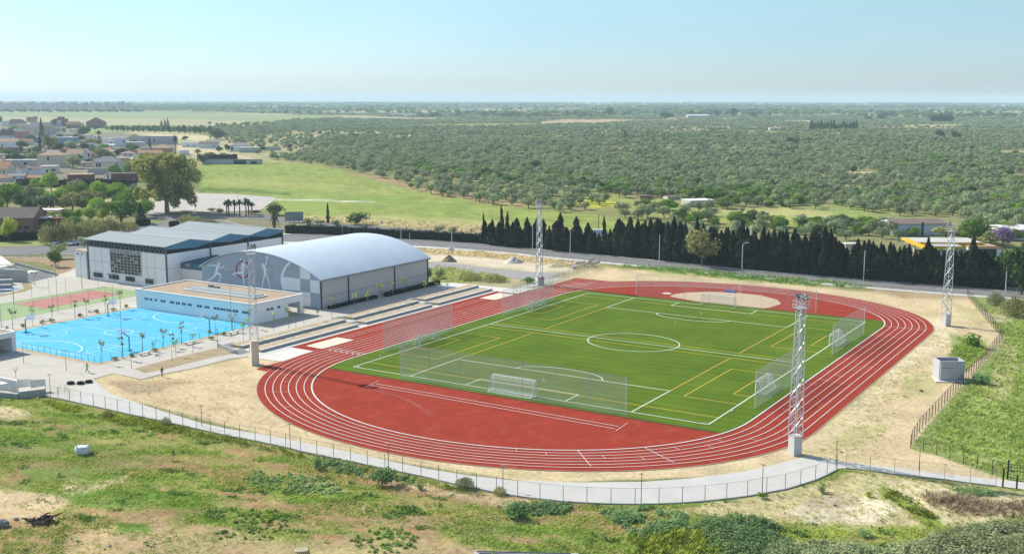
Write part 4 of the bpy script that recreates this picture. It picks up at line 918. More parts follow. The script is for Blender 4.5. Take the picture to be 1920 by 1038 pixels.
# ================================================================== LIGHT TOWERS
GALV = M('galvanised_steel', (.50, .52, .53), .08, 1.5, .45, .35)
def bar_(mb, a, b, r): mb.bar(a, b, r, 4)
def light_tower(label, px, py, bh, bw, bcol, yaw_head=0.0, H=20.6, sc=1.0, th=1.0):
    P = at(px, py); t = thing('light_tower', label, 'floodlight tower', (*P, 0), -.62, 'lattice floodlight towers round the track')
    mb = MB(); mb.box(-bw / 2, bw / 2, -bw / 2, bw / 2, -.05, bh); mb.box(-bw / 2 - .06, bw / 2 + .06, -bw / 2 - .06, bw / 2 + .06, bh, bh + .08)
    mb.build('concrete_base', bcol, t, local=True)
    mb = MB(); z0 = bh + .08; zt = H - 1.2; w0 = .66 * sc; w1 = .40 * sc; n = 14
    def cr(z): k = (z - z0) / (zt - z0); w = w0 + (w1 - w0) * k; return [(-w, -w, z), (w, -w, z), (w, w, z), (-w, w, z)]
    lv = [z0 + (zt - z0) * (1 - (1 - i / n) ** 1.08) for i in range(n + 1)]
    for i in range(n):
        a, b = cr(lv[i]), cr(lv[i + 1])
        for k in range(4):
            mb.bar(a[k], b[k], .07 * th, 4); mb.bar(a[k], a[(k + 1) % 4], .03 * th, 4)
            if i % 2 == k % 2: mb.bar(a[k], b[(k + 1) % 4], .055 * th, 4)
            else: mb.bar(a[(k + 1) % 4], b[k], .055 * th, 4)
    mb.build('lattice_mast', GALV, t, local=True)
    mb = MB(); s = .72; zp = zt
    mb.box(-s, s, -s, s, zp, zp + .08)
    for zz in (zp + .45, zp + .95):
        for a, b in (((-s, -s), (s, -s)), ((s, -s), (s, s)), ((s, s), (-s, s)), ((-s, s), (-s, -s))): mb.bar((*a, zz), (*b, zz), .045, 4)
    for a in ((-s, -s), (s, -s), (s, s), (-s, s), (0, -s), (s, 0)): mb.bar((*a, zp), (*a, zp + 1.0), .04, 4)
    mb.build('platform', GALV, t, local=True)
    for k in range(6):
        a = yaw_head + (k - 2.5) * .42; M4 = Matrix.Translation((.75 * math.cos(a), .75 * math.sin(a), zp + 1.2 + .35 * (k % 2))) @ Matrix.Rotation(a, 4, 'Z') @ Matrix.Rotation(R(35), 4, 'Y')
        mb = MB(); mb.box(-.13, .13, -.22, .22, -.18, .18, M4); fl = mb.build('floodlight', M('floodlight_body', (.22, .23, .24), .1), t, local=True)
        m2 = MB(); m2.box(.135, .15, -.2, .2, -.16, .16, M4); m2.build('lamp_glass', M('lamp_lens', (.55, .57, .58), .05, 1, .2), fl, local=True)
    mb = MB(); mb.bar((0, 0, zp + .1), (0, 0, zp + 1.9), .05, 4); mb.bar((-.9, 0, zp + 1.5), (.9, 0, zp + 1.5), .04, 4); mb.bar((0, -.9, zp + 1.2), (0, .9, zp + 1.2), .04, 4); mb.build('lamp_frame', GALV, t, local=True)
    return t
BASEC = M('tower_base_concrete', (.56, .55, .52), .08, .6, stain=(.40, .39, .36), stain_sc=.5, stain_amt=.6)
light_tower('tall lattice floodlight tower on a grey block beside the track bend and path', 1490, 851, 2.5, 1.25, BASEC, 2.4)
light_tower('lattice floodlight tower on a tall pale block beside the white slab', 478, 683, 4.2, 1.3, M('pale_base_concrete', (.66, .59, .48), .08, .6), .6, th=.6)
light_tower('lattice floodlight tower on sand near the far right bend', 1773, 610, 2.4, 1.4, BASEC, 3.6)
light_tower('lattice floodlight tower with a pink-faced block near the end of the straight', 1011, 534, 2.1, 1.4, BASEC, -.7)
P = at(1016, 534); mb = MB(); mb.box(P[0] + .32, P[0] + .36, P[1] - .9, P[1] + .6, .1, 2.0)
tag(mb.build('warning_panel', M('faded_pink_panel', (.50, .26, .24), .08), loc=(P[0] + .3, P[1], 0)), 'faded pink panel fixed to the far tower block', 'panel')
for k, (px, py, px2, py2, lb) in enumerate(((1517, 903, 1535, 888, 'x'),)): pass

# ================================================================== BALL-STOP NETS AND GOALS
NET = veil('net_cord_white', (.85, .87, .86), .22); NETD = veil('net_cord_fine', (.85, .87, .86), .26)
POSTM = M('white_post', (.62, .63, .62), .05, 1, .5)
def ball_net(label, a, b, h, n, mat=NET):
    t = thing('ball_stop_net', label, 'net', (*a, 0), group='tall ball-stop nets round the pitch'); t['_o'] = (*a, 0)
    a = Vector(a); b = Vector(b)
    for i in range(n + 1):
        p = a + (b - a) * i / n; mb = MB(); mb.bar((p.x, p.y, .05), (p.x, p.y, h), .05 if i in (0, n) else .028, 5); mb.build('post', POSTM if i in (0, n) else M('grey_post', (.34, .36, .36), .1), t)
    for i in range(n):
        p, q = a + (b - a) * i / n, a + (b - a) * (i + 1) / n; mb = MB()
        mb.add([(p.x, p.y, .1), (q.x, q.y, .1), (q.x, q.y, h - .03), (p.x, p.y, h - .03)], [(0, 1, 2, 3)]); mb.build('netting', mat, t)
    mb = MB(); mb.bar((a.x, a.y, h), (b.x, b.y, h), .025, 4); mb.bar((a.x, a.y, .1), (b.x, b.y, .1), .02, 4); mb.build('top_cable', M('grey_post', (.34, .36, .36), .1), t)
ball_net('tall white net behind the near goal', (11.5, -1.75), (53.0, -2.0), 5.8, 7)
ball_net('tall white net behind the near side goal on the terrace side', (-2.55, 11.8), (-2.55, 33.5), 5.7, 4, NETD)
ball_net('tall white net behind the far side goal on the terrace side', (-2.4, 52.3), (-2.2, 73.6), 5.5, 4, NETD)
ball_net('tall white net behind the side goal crossed by the tall tower', (67.8, 11.5), (68.1, 33.0), 5.8, 4, NETD)
ball_net('tall white net behind the side goal on the far right touchline', (67.7, 52.6), (68.0, 73.4), 5.8, 5, NETD)
ball_net('tall faint net behind the far goal', (10.7, 90.6), (53.4, 90.6), 5.2, 7, veil('net_cord_faint', (.7, .7, .7), .13))
def goal(label, cx, cy, ang, w, h, d):
    t = thing('football_goal', label, 'goal', (cx, cy, .08), ang, 'white football goals')
    mb = MB(); r = .075
    mb.bar((-w / 2, 0, 0), (-w / 2, 0, h), r, 6); mb.bar((w / 2, 0, 0), (w / 2, 0, h), r, 6); mb.bar((-w / 2, 0, h), (w / 2, 0, h), r, 6); mb.build('goal_frame', M('goal_white', (.80, .80, .78), .02, 1, .4), t, local=True)
    for s in (-1, 1):
        x = s * w / 2; mb = MB(); mb.path([(x, 0, h - .03), (x, -.45, h - .12), (x, -.75, h - .6), (x, -.95, .7), (x, -d * .75, .15), (x, -d, .04)], .045); mb.bar((x, 0, .04), (x, -d, .04), .035, 4); mb.build('net_support', MATS['goal_white'], t, local=True)
    mb = MB(); pr = [(-.02, h), (-.45, h - .12), (-.75, h - .6), (-.95, .7), (-d * .75, .15), (-d, .04)]
    vs = [(x, a, b) for a, b in pr for x in (-w / 2, w / 2)]; mb.add(vs, [(2 * i, 2 * i + 1, 2 * i + 3, 2 * i + 2) for i in range(5)])
    for x in (-w / 2, w / 2): mb.add([(x, 0, 0)] + [(x, a, b) for a, b in pr], [tuple(range(7))])
    mb.build('goal_net', veil('goal_net_cord', (.8, .82, .8), .25), t, local=True)
goal('large white football goal on the near goal line', 32.6, 0, 0, 7.9, 2.55, 1.9)
goal('large white football goal on the far goal line', 32.6, 86.6, math.pi, 7.9, 2.5, 1.9)
goal('small white goal on the terrace side nearer the changing rooms', 0, 22.3, -math.pi / 2, 6, 2.1, 1.7)
goal('small white goal on the terrace side nearer the far bend', 0, 63.4, -math.pi / 2, 6, 2.1, 1.7)
goal('small white goal behind the lattice tower on the right touchline', 65, 22.6, math.pi / 2, 6, 2.1, 1.7)
goal('small white goal in front of the far right net', 65, 63.2, math.pi / 2, 6, 2.1, 1.7)
q = random.Random(3)
for k, (px, py, lb) in enumerate(((745.5, 704.5, 'small yellow ball near the near goal line'), (1019, 711.5, 'white ball inside the near penalty area'), (1314.5, 586.5, 'pale ball in the far penalty area'), (1266, 606, 'pale ball below the far penalty arc'), (1373, 772.5, 'white ball in the near right corner'), (1201, 778, 'white ball beside the near net end'), (713, 670, 'pale ball beside the near left touchline'))):
    P = at(px, py); bm = MB()
    n = 8
    for i in range(5):
        for j in range(n):
            pass
    vs = [(0, 0, .24)]; 
    for i in (1, 2, 3):
        for j in range(n): vs.append((.12 * math.sin(i * math.pi / 4) * math.cos(j * math.pi / 4), .12 * math.sin(i * math.pi / 4) * math.sin(j * math.pi / 4), .12 + .12 * math.cos(i * math.pi / 4)))
    vs.append((0, 0, 0)); fs = [(0, 1 + j, 1 + (j + 1) % n) for j in range(n)] + [(1 + i * n + j, 1 + (i + 1) * n + j, 1 + (i + 1) * n + (j + 1) % n, 1 + i * n + (j + 1) % n) for i in (0, 1) for j in range(n)] + [(25, 17 + (j + 1) % n, 17 + j) for j in range(n)]
    bm.add(vs, fs); tag(bm.build('ball', M('yellow_ball', (.7, .6, .1), .05) if k == 0 else M('white_ball', (.75, .75, .7), .05), loc=(*P, .1), smooth=True, local=True), lb, 'ball', 'balls left on the pitch')
# high-jump mat and its stand
hj = thing('high_jump_mat', 'small blue landing mat with white uprights on the far bend', 'jump mat', (*at(1372, 548), 0.05)); hj['_o'] = (*at(1372, 548), 0.05)
hx, hy = at(1372, 548)
mb = MB(); mb.box(hx - 1.7, hx + .9, hy - .7, hy + .8, .05, .38); mb.build('mat', M('blue_mat', (.05, .11, .42), .1), hj)
mb = MB(); mb.bar((hx + .6, hy - 1, .05), (hx + .6, hy - 1, 1.3), .05); mb.bar((hx + 1.6, hy + .9, .05), (hx + 1.6, hy + .9, 1.9), .05); mb.bar((hx + .6, hy - 1, 1.3), (hx + 1.6, hy + .9, 1.5), .04); mb.bar((hx + 2.3, hy, .05), (hx + 2.2, hy, 1.6), .05); mb.build('upright', POSTM, hj)

# ================================================================== FENCES
def fence(name, label, pts, h, mat, r=.035, mesh=None, base=None, group=None, pz=0.0, rail=True, maxposts=95):
    t = thing(name, label, 'fence', (*pts[0], 0), group=group); t['_o'] = (*pts[0], 0)
    for i, p in enumerate(pts[:maxposts]):
        mb = MB(); mb.bar((p[0], p[1], pz), (p[0], p[1], pz + h), r, 5); mb.build('post', mat, t)
    mb = MB(); ms = MB(); bs = MB()
    for i in range(len(pts) - 1):
        p, q = pts[i], pts[i + 1]
        if rail: mb.bar((*p, pz + h * .985), (*q, pz + h * .985), r * .4, 4)
        if mesh: ms.add([(*p, pz + .05), (*q, pz + .05), (*q, pz + h - .02), (*p, pz + h - .02)], [(0, 1, 2, 3)])
        if base: bs.obox(p, q, .22, -.1, base)
    if rail: mb.build('top_wire', mat, t)
    if mesh: ms.build('mesh_panel', mesh, t)
    if base: bs.build('kerb', GREYC, t)
    return t
GP = M('fence_post_grey', (.17, .17, .16), .1, 2, .5); CHAIN = veil('chain_link', (.35, .36, .35), .055)
def along(L, step):
    g = [Vector(p) for p in L]; out = [tuple(g[0])]; acc = 0
    for a, b in zip(g, g[1:]):
        L_ = (b - a).length; d = step - acc
        while d <= L_: out.append(tuple(a + (b - a) * d / L_)); d += step
        acc = (acc + L_) % step
    return out
fence('chain_link_fence', 'low chain link fence along the outer edge of the curved path', along(G(WALK_LO), 2.75), 1.95, GP, .04, CHAIN, .13)
fence('chain_link_fence', 'chain link fence along the straight path towards the gate', along(G(WALK_RT[:-1]), 2.9), 2.0, M('fence_post_pale', (.26, .23, .18), .1), .032, CHAIN, .13)
DKP = M('fence_post_dark', (.045, .042, .038), .15, 2, .6); DKM = veil('dark_mesh', (.06, .055, .05), .13)
e1 = G([(1813, 556), (1825, 571), (1840, 588), (1855, 607), (1868, 622), (1880, 632)]); e2 = G([(1880, 636), (1860, 660), (1835, 690), (1808, 717), (1780, 748), (1750, 780), (1725, 808), (1706, 838)])
fence('boundary_fence', 'dark post fence running from the road to its sharp corner', along(e1, 2.1), 2.0, DKP, .05, DKM)
fence('boundary_fence', 'dark post fence descending from the sharp corner past the grey cabin', along(e2, 2.1), 2.0, DKP, .055, DKM)
fence('boundary_fence', 'dark post fence half hidden in weeds towards the lower gate', G([(1707, 839), (1731, 847), (1756, 852), (1780, 862), (1806, 869), (1832, 877), (1860, 889), (1890, 897)]), 1.9, DKP, .05, veil('dark_mesh_thin', (.05, .05, .045), .08))
gt = thing('metal_gate', 'dark metal gate with two posts across the narrow path', 'gate', (*at(1880, 911), 0)); gt['_o'] = (*at(1880, 911), 0)
for px, py, h in ((1880, 912, 2.3), (1889, 897, 2.4), (1906, 916, 1.7)): P = at(px, py); mb = MB(); mb.box(P[0] - .09, P[0] + .09, P[1] - .09, P[1] + .09, 0, h); mb.build('gate_post', DKP, gt)
a, b = at(1889, 897), at(1935, 903); mb = MB()
for z in (.2, 1.1, 1.9): mb.bar((*a, z), (*b, z), .04, 4)
for i in range(9): p = (a[0] + (b[0] - a[0]) * i / 8, a[1] + (b[1] - a[1]) * i / 8); mb.bar((*p, .2), (*p, 1.9), .025, 4)
mb.build('gate_leaf', DKP, gt)
rdf = cat_rom([(x, y + 5) for x, y in RDB[5:12]], 3)
fence('roadside_fence', 'thin mesh fence between the road and the far bend', along(G(rdf), 3.4), 2.1, M('fence_post_thin', (.30, .30, .28), .1), .028, veil('thin_mesh', (.4, .4, .38), .07))
fence('site_fence', 'mesh fence beside the end of the straight and rubble', along(G([(962, 551), (1001, 545), (1026, 538), (1046, 527), (1075, 520), (1110, 508), (1120, 500)]), 2.3), 2.2, MATS['fence_post_thin'], .035, veil('thin_mesh2', (.4, .4, .38), .14))
fence('track_railing', 'low white railing along the terraces beside the straight', along([(-20.3, -3), (-20.3, 78)], 1.6), .75, M('pale_rail', (.55, .56, .55), .05), .02)
BRL = M('blue_rail', (.10, .28, .40), .08, 1, .5)
fence('court_railing', 'blue railing along the near left edge of the blue court', along([(-60.0, -21.3), (-39.7, -21.3)], 1.75), 1.2, BRL, .04)
fence('court_railing', 'blue railing along the bench side of the blue court', along([(-39.6, -21.0), (-39.9, 16.8)], 2.3), 1.2, BRL, .04)
TF = M('court_fence_post', (.25, .26, .25), .1)
fence('court_fence', 'tall thin mesh fence along the near side of the green court', along([(-87.3, -14), (-87.6, 33)], 4.6), 3.6, TF, .035, veil('tf_mesh', (.5, .5, .48), .05))
fence('court_fence', 'tall thin mesh fence along the far side of the green court', along([(-107, -10), (-107, 34)], 4.6), 3.6, TF, .035, veil('tf_mesh', (.5, .5, .48), .05))
fence('plaza_railing', 'curved low railing beside the path start', G([(86, 740), (95, 737), (110, 737.5), (122, 736), (126, 733), (122, 731), (112, 730)]), .9, GP, .025)
fence('verge_fence', 'dark slim fence in front of the road at upper left', along(G([(-80, 489), (0, 486), (45, 484), (68, 483), (120, 482)]), 3.2), 1.4, M('rust_post', (.16, .12, .1), .1), .045, veil('verge_mesh', (.2, .17, .14), .1))
fence('guard_rail', 'pale guard rail along the road at the far right', along(G([(1886, 547), (1925, 551), (1990, 557)]), 2.5), 1.2, M('pale_rail2', (.35, .36, .36), .05), .06, veil('rail_mesh', (.3, .32, .32), .35))

# ================================================================== LAMPS, POLES, MASTS
def lamp(name, label, px, py, pyt, style='pole', mat=None, group=None, r=.07, cat='street lamp', z=0):
    P = at(px, py); h = hz(P, pyt); t = thing(name, label, cat, (*P, z), YAW, group); mat = mat or M('lamp_grey', (.48, .49, .48), .08, 1, .5)
    mb = MB()
    if style == 'arm': mb.path([(0, 0, 0), (0, 0, h - .9), (.15, 0, h - .35), (.5, 0, h - .08), (1.0, 0, h)], r, 6, r * .6); mb.build('pole', mat, t, local=True); m2 = MB(); m2.box(.9, 1.6, -.16, .16, h - .06, h + .08); m2.build('lamp_head', mat, t, local=True)
    elif style == 'tee': mb.bar((0, 0, 0), (0, 0, h), r, 6, r * .7); mb.build('pole', mat, t, local=True); m2 = MB(); m2.box(-.26, .26, -.08, .08, h, h + .08); m2.build('lamp_head', M('lamp_head_grey', (.30, .30, .30), .1), t, local=True)
    elif style == 'flood':
        mb.bar((0, 0, 0), (0, 0, h), r, 6, r * .6); mb.bar((-.7, 0, h - .1), (.7, 0, h - .1), .05, 4); mb.build('pole', mat, t, local=True)
        for s in (-1, 1): m2 = MB(); m2.box(s * .6 - .25, s * .6 + .25, -.2, .15, h - .05, h + .25); m2.build('lamp_head', MATS.get('lamp_head_grey') or M('lamp_head_grey', (.30, .30, .30), .1), t, local=True)
    else: mb.bar((0, 0, 0), (0, 0, h), r, 6, r * .7); mb.build('pole', mat, t, local=True); m2 = MB(); m2.bar((0, 0, h), (0, 0, h + .12), r * 1.4, 6, r * .4); m2.build('cap', mat, t, local=True)
    return t
g = 'street lamps along the road'
WL = M('lamp_white', (.62, .63, .62), .05, 1, .4)
for k, (px, py, pt, s) in enumerate(((642, 441, 408, 'pole'), (752, 449, 420, 'pole'), (847, 464, 395, 'pole'), (998.5, 469, 416, 'pole'), (1069, 480, 434, 'pole'), (1236, 491, 441, 'pole'), (1391, 507, 455, 'arm'), (1619, 526, 471, 'pole'), (1885, 548.5, 491, 'arm'))):
    lb = ['tall pale road lamp in front of the clipped hedge at its left end', 'pale road lamp beside the clipped hedge left of the vault roof end', 'tall thin dark-topped road pole by a small white cabinet', 'pale road lamp just left of the far lattice tower', 'pale road lamp just right of the far lattice tower', 'pale road lamp in front of the cypresses beside a light green tree', 'curved-arm road lamp before the dense cypress row', 'straight pale road lamp near the gap in the cypresses', 'curved-arm road lamp beside the guard rail at the far end'][k]
    lamp('street_lamp', lb, px, py, pt, s, WL, g, .11)
lamp('street_lamp', 'short pale bollard lamp before the hedge behind the vaulted hall', 768, 450, 437, 'pole', WL, g, .1)
g = 'thin plaza lamps'
for k, (px, py, pt, s) in enumerate(((44.5, 680, 643, 'pole'), (124.5, 695, 657, 'tee'), (95, 743, 702, 'tee'), (246.5, 690, 655, 'pole'), (230.5, 672, 583, 'pole'), (408, 651, 617, 'pole'), (323, 677, 655, 'pole'), (362, 661, 645, 'pole'), (555, 617, 585, 'pole'))):
    lb = ['thin plaza pole beside the shadow of the porch building', 'thin plaza lamp between the porch building and the walking man', 'thin plaza lamp beside the white fin railing corner', 'thin plaza pole beside the dirt bank corner', 'tall dark mast rising over the middle basketball hoop', 'thin plaza pole near the upper end of the dirt bank', 'short dark post standing in the dirt bank', 'short thin post on the upper edge of the dirt bank', 'thin pole standing in the upper terrace bed'][k]
    lamp('lamp_post', lb, px, py, pt, s, M('lamp_dark', (.16, .17, .17), .1), g, .05, 'lamp post')
g = 'tall thin masts around the tennis court'
for k, (px, py, pt) in enumerate(((3, 616, 545), (109, 586, 498), (213, 588, 514), (154, 541, 476), (66, 536, 512), (26, 570, 500), (434.5, 618, 508))):
    lb = ['tall thin mast beside the porch building roof', 'tall thin mast beside the middle of the green court', 'tall thin mast near the blue court corner by the white wall', 'tall thin mast in front of the pavilion annex', 'short thin mast on the paving beyond the green court', 'tall thin mast at the left end of the green court', 'tall slender mast with double lamp before the mural'][k]
    lamp('light_mast', lb, px, py, pt, 'flood', M('mast_grey', (.34, .36, .37), .08), g, .06, 'light mast')
g = 'thin path lamps inside the outer path'
for k, (px, py, pt) in enumerate(((378.5, 799, 761), (544.5, 842, 795), (728.5, 881, 831), (943, 916, 873), (1202, 943, 888), (1429, 924, 871), (1567.5, 878, 827), (1723, 881, 838))):
    lamp('path_lamp', f'thin dark path lamp, {ORD[k]} from the plaza along the path fence', px, py, pt, 'tee', M('path_lamp_brown', (.13, .11, .09), .1), g, .05, 'path lamp')
lamp('utility_pole', 'thin lamp mast standing in the gravel car park', 446, 372, 328, 'flood', None, None, .1, 'pole')
lamp('utility_pole', 'dark wooden pole behind the cypress row beside the meadow', 1122, 441, 402, 'pole', M('wood_pole', (.1, .08, .06), .1), None, .15, 'pole')
lamp('sign_pole', 'white totem sign pole rising behind the cypresses', 1407.6, 470, 425, 'pole', M('totem_white', (.7, .7, .68), .04), None, .3, 'sign')
lamp('utility_pole', 'dark slim pole above the cypresses left of the white totem', 1409, 440, 397, 'pole', MATS['wood_pole'], None, .14, 'pole')
for k, (px, py, pt) in enumerate(((18.5, 404, 384), (182, 405, 377), (104, 401, 375), (66, 396, 377), (136, 398, 384))):
    lamp('park_lamp', ['pale globe lamp over the dark roofed clubhouse', 'pale globe lamp between the tall green trees', 'thin pole lamp among the olive trees', 'thin grey lamp behind the white awning', 'pale globe lamp over the clipped round trees'][k], px, py, pt, 'tee', WL, 'park lamps among the trees', .08, 'park lamp')
# ================================================================== SMALL THINGS OF THE GROUNDS
def hoop(label, px, py, sgn):
    P = at(px, py); t = thing('basketball_hoop', label, 'basketball hoop', (*P, .03), 0, 'basketball hoops on the blue court'); s = sgn
    ST_ = M('hoop_blue_steel', (.04, .20, .32), .1, 1, .5)
    mb = MB(); mb.path([(0, 0, 0), (0, 0, 2.6), (s * 1.3, 0, 3.15), (s * 1.7, 0, 3.2)], .11, 6, .08); mb.box(-.3, .3, -.3, .3, 0, .12); mb.build('support_post', ST_, t, local=True)
    mb = MB(); mb.box(s * 1.7, s * 1.78, -.9, .9, 2.75, 3.85); mb.build('backboard', veil('backboard_clear', (.75, .8, .85), .3), t, local=True)
    mb = MB()
    for a, b in (((-.92, 2.73), (.92, 2.73)), ((.92, 2.73), (.92, 3.87)), ((.92, 3.87), (-.92, 3.87)), ((-.92, 3.87), (-.92, 2.73)), ((-.3, 2.95), (.3, 2.95)), ((-.3, 3.4), (.3, 3.4)), ((-.3, 2.95), (-.3, 3.4)), ((.3, 2.95), (.3, 3.4))): mb.bar((s * 1.8, a[0], a[1]), (s * 1.8, b[0], b[1]), .03, 4)
    mb.build('board_frame', M('board_white', (.7, .7, .7), .04), t, local=True)
    mb = MB(); n = 12
    for i in range(n): a, b = 2 * math.pi * i / n, 2 * math.pi * (i + 1) / n; mb.bar((s * (2.07 + .23 * math.cos(a)), .23 * math.sin(a), 2.98), (s * (2.07 + .23 * math.cos(b)), .23 * math.sin(b), 2.98), .02, 4)
    mb.build('rim', M('rim_orange', (.45, .12, .03), .1), t, local=True)
hoop('blue-post basketball hoop at the far edge near the porch building', 48.7, 623, 1)
hoop('blue-post basketball hoop at the far edge near the middle of the court', 203, 592.5, 1)
hoop('blue-post basketball hoop on the bench side, nearer the walking man', 243, 657.5, -1)
hoop('blue-post basketball hoop on the bench side, nearer the white wall', 393.5, 623, -1)
def bench(label, px, py, ang=0.0, L=2.0):
    P = at(px, py); t = thing('bench', label, 'bench', (*P, .02), ang, 'white concrete benches')
    WC = M('bench_concrete', (.62, .60, .56), .04)
    mb = MB(); mb.box(-.3, .3, -L / 2, L / 2, .38, .52); mb.build('seat', WC, t, local=True)
    for s in (-1, 1): mb = MB(); mb.box(-.2, .2, s * (L / 2 - .3) - .12, s * (L / 2 - .3) + .12, 0, .377); mb.build('leg', WC, t, local=True)
for px, py, lb in ((272, 665, 'nearest the middle hoop'), (356, 645, 'between the two round bushes'), (439, 626, 'nearest the tower by the slab'), (174, 584, 'beyond the far court edge near a tall mast'), (87, 601, 'beyond the far court edge between two saplings'), (5, 616, 'beside the porch building roof')):
    bench('white concrete bench ' + lb, px, py, 0, 2.4)
# benches before the pavilion: portable white goals of the tennis side
for px, py, lb in ((201, 521, 'white frame football goal before the pavilion window, left one'), (285, 531, 'white frame football goal before the pavilion, right one')):
    P = at(px, py); t = thing('training_goal', lb, 'goal', (*P, .02), 0, 'small goals by the pavilion'); mb = MB()
    for s in (-1, 1): mb.bar((s * 1.5, 0, 0), (s * 1.5, 0, 2.0), .05, 5)
    mb.bar((-1.5, 0, 2), (1.5, 0, 2), .06, 5); mb.box(-1.5, 1.5, -.04, .04, .8, 1.0); mb.build('goal_frame', MATS['goal_white'], t, local=True)
# tyres lying on the plaza
for k, (px, py) in enumerate(((132.5, 719.5), (151, 719.5), (166.5, 717))):
    P = at(px, py); mb = MB(); n, m = 20, 8; vs = []
    for i in range(n):
        for j in range(m): a = 2 * math.pi * i / n; b = 2 * math.pi * j / m; rr = .45 + .19 * math.cos(b); vs.append((rr * math.cos(a), rr * math.sin(a), .2 + .2 * math.sin(b)))
    fs = [(i * m + j, ((i + 1) % n) * m + j, ((i + 1) % n) * m + (j + 1) % m, i * m + (j + 1) % m) for i in range(n) for j in range(m)]
    mb.add(vs, fs); tag(mb.build('tyre', M('black_rubber', (.02, .02, .02), .2), loc=(*P, .02), smooth=True, local=True), ['black tyre lying on the plaza, left end of the three', 'black tyre lying on the plaza, middle of the three', 'black tyre lying on the plaza, beside the sand edge'][k], 'tyre', 'tyres lying in a row')
# transformer cabin
cb = thing('utility_cabin', 'roofless grey concrete cabin on a white slab beside the dark fence', 'cabin', (*at(1785, 712), 0)); cb['_o'] = (*at(1785, 712), 0)
pc = Vector(at(1784, 714)); rr = Vector((RIGHT0[0], RIGHT0[1])); aa = Vector((AHEAD[0], AHEAD[1])); 
def cbp(x, y): p = pc + rr * x + aa * y; return (p.x, p.y)
mb = MB(); mb.prism([cbp(-2.9, -.9), cbp(2.2, -1.0), cbp(2.9, 3.6), cbp(-1.9, 3.6)], 0, .14); mb.build('slab', CONC_W, cb)
mb = MB(); WCB = M('cabin_render', (.43, .43, .45), .05, .4, stain=(.36, .36, .37), stain_sc=.6, stain_amt=.5)
for a, b in ((cbp(-1.95, 0), cbp(2.0, 0)), (cbp(2.0, .21), cbp(2.0, 3.0)), (cbp(-1.95, .21), cbp(-1.95, 3.0)), (cbp(-1.84, 2.9), cbp(1.9, 2.9))): mb.obox(a, b, .2, .15, 3.35)
mb.build('wall', WCB, cb)
mb = MB(); mb.prism([cbp(-1.8, .15), cbp(1.85, .15), cbp(1.85, 2.75), cbp(-1.8, 2.75)], .2, 2.4); mb.build('inner_fill', M('cabin_inside_dark', (.05, .05, .055), .2), cb)  # near-black block fills the cabin to below the wall tops
mb = MB(); mb.obox(cbp(-1.6, -.12), cbp(.2, -.12), .02, 2.2, 2.26); mb.build('vent_slot', TRIMD, cb)
# white rubble bag, on the slope
P = at(155, 852); gb = thing('rubble_bag', 'bulging white woven rubble bag standing alone on the grassy slope', 'bag', (*P, gz(*P)), YAW)
mb = MB(); n = 14; lv = [(0, .62), (.15, .78), (.5, .86), (.85, .84), (1.0, .74), (1.04, .5)]; vs = []
for z, r_ in lv:
    for i in range(n): a = 2 * math.pi * i / n; k = 1 + .1 * math.cos(2 * a) + .06 * math.sin(5 * a + z * 4) + .04 * math.sin(9 * a - z * 7); vs.append((r_ * k * math.cos(a), r_ * k * math.sin(a), z * 1.05 + .05 * math.sin(3 * a)))
vs.append((0, 0, .98)); fs = [(j * n + i, j * n + (i + 1) % n, (j + 1) * n + (i + 1) % n, (j + 1) * n + i) for j in range(5) for i in range(n)] + [(5 * n + i, 5 * n + (i + 1) % n, 6 * n) for i in range(n)]
mb.add(vs, fs); mb.build('sack', M('white_woven_bag', (.66, .68, .70), .1, 2.0), gb, local=True, smooth=True)
mb = MB(); mb.path([(-.7, -.3, .95), (-.5, -.55, 1.2), (-.1, -.7, .9)], .05); mb.path([(.5, -.4, .95), (.6, -.7, 1.1), (.3, -.75, .8)], .05); mb.build('strap', M('bag_strap', (.45, .46, .47), .1), gb, local=True)
# heap of roots and branches
P = at(78, 982); z = gz(*P); t = thing('brush_heap', 'dark heap of uprooted stumps and branches beside a bare hollow', 'branch heap', (*P, z)); q = random.Random(5)
for i in range(38):
    mb = MB(); a = q.uniform(0, 6.28); x, y = q.gauss(0, .6), q.gauss(0, .5); L = q.uniform(.3, .9); e = q.uniform(.1, 1.0)
    p0 = (x, y, q.uniform(0, .35)); p1 = (x + L * math.cos(a), y + L * math.sin(a), p0[2] + e * .4); mb.path([p0, ((p0[0] + p1[0]) / 2 + .1, (p0[1] + p1[1]) / 2, (p0[2] + p1[2]) / 2 + .12), p1], q.uniform(.1, .2), 5, .06); mb.build('branch', M('dead_wood', (.10, .075, .055), .3, 3), t, local=True)
# rubble and pipes beside the fence near the far tower
P = at(1092, 498); t = thing('scrap_heap', 'heap of pale pipes and scrap beside the mesh fence and road', 'scrap heap', (*P, 0)); q = random.Random(8)
for i in range(26):
    mb = MB(); a = q.gauss(.6, .7); x, y = q.gauss(0, 2.8), q.gauss(0, 2.4); L = q.uniform(1, 3.2); p0 = (x, y, q.uniform(.05, .9)); mb.bar(p0, (x + L * math.cos(a), y + L * math.sin(a), p0[2] + q.uniform(-.1, .7)), q.uniform(.07, .2), 6); mb.build('pipe', M(('scrap_pale', 'scrap_dark', 'scrap_grey')[i % 3], ((.55, .55, .52), (.08, .08, .08), (.3, .3, .3))[i % 3], .1), t, local=True)
P = at(1073, 503); mb = MB(); mb.bar((0, 0, .45), (.9, .6, .5), .45, 10); tag(mb.build('barrel', M('white_drum', (.65, .65, .62), .05), loc=(*P, 0), local=True), 'white drum lying at the left end of the scrap heap', 'barrel')
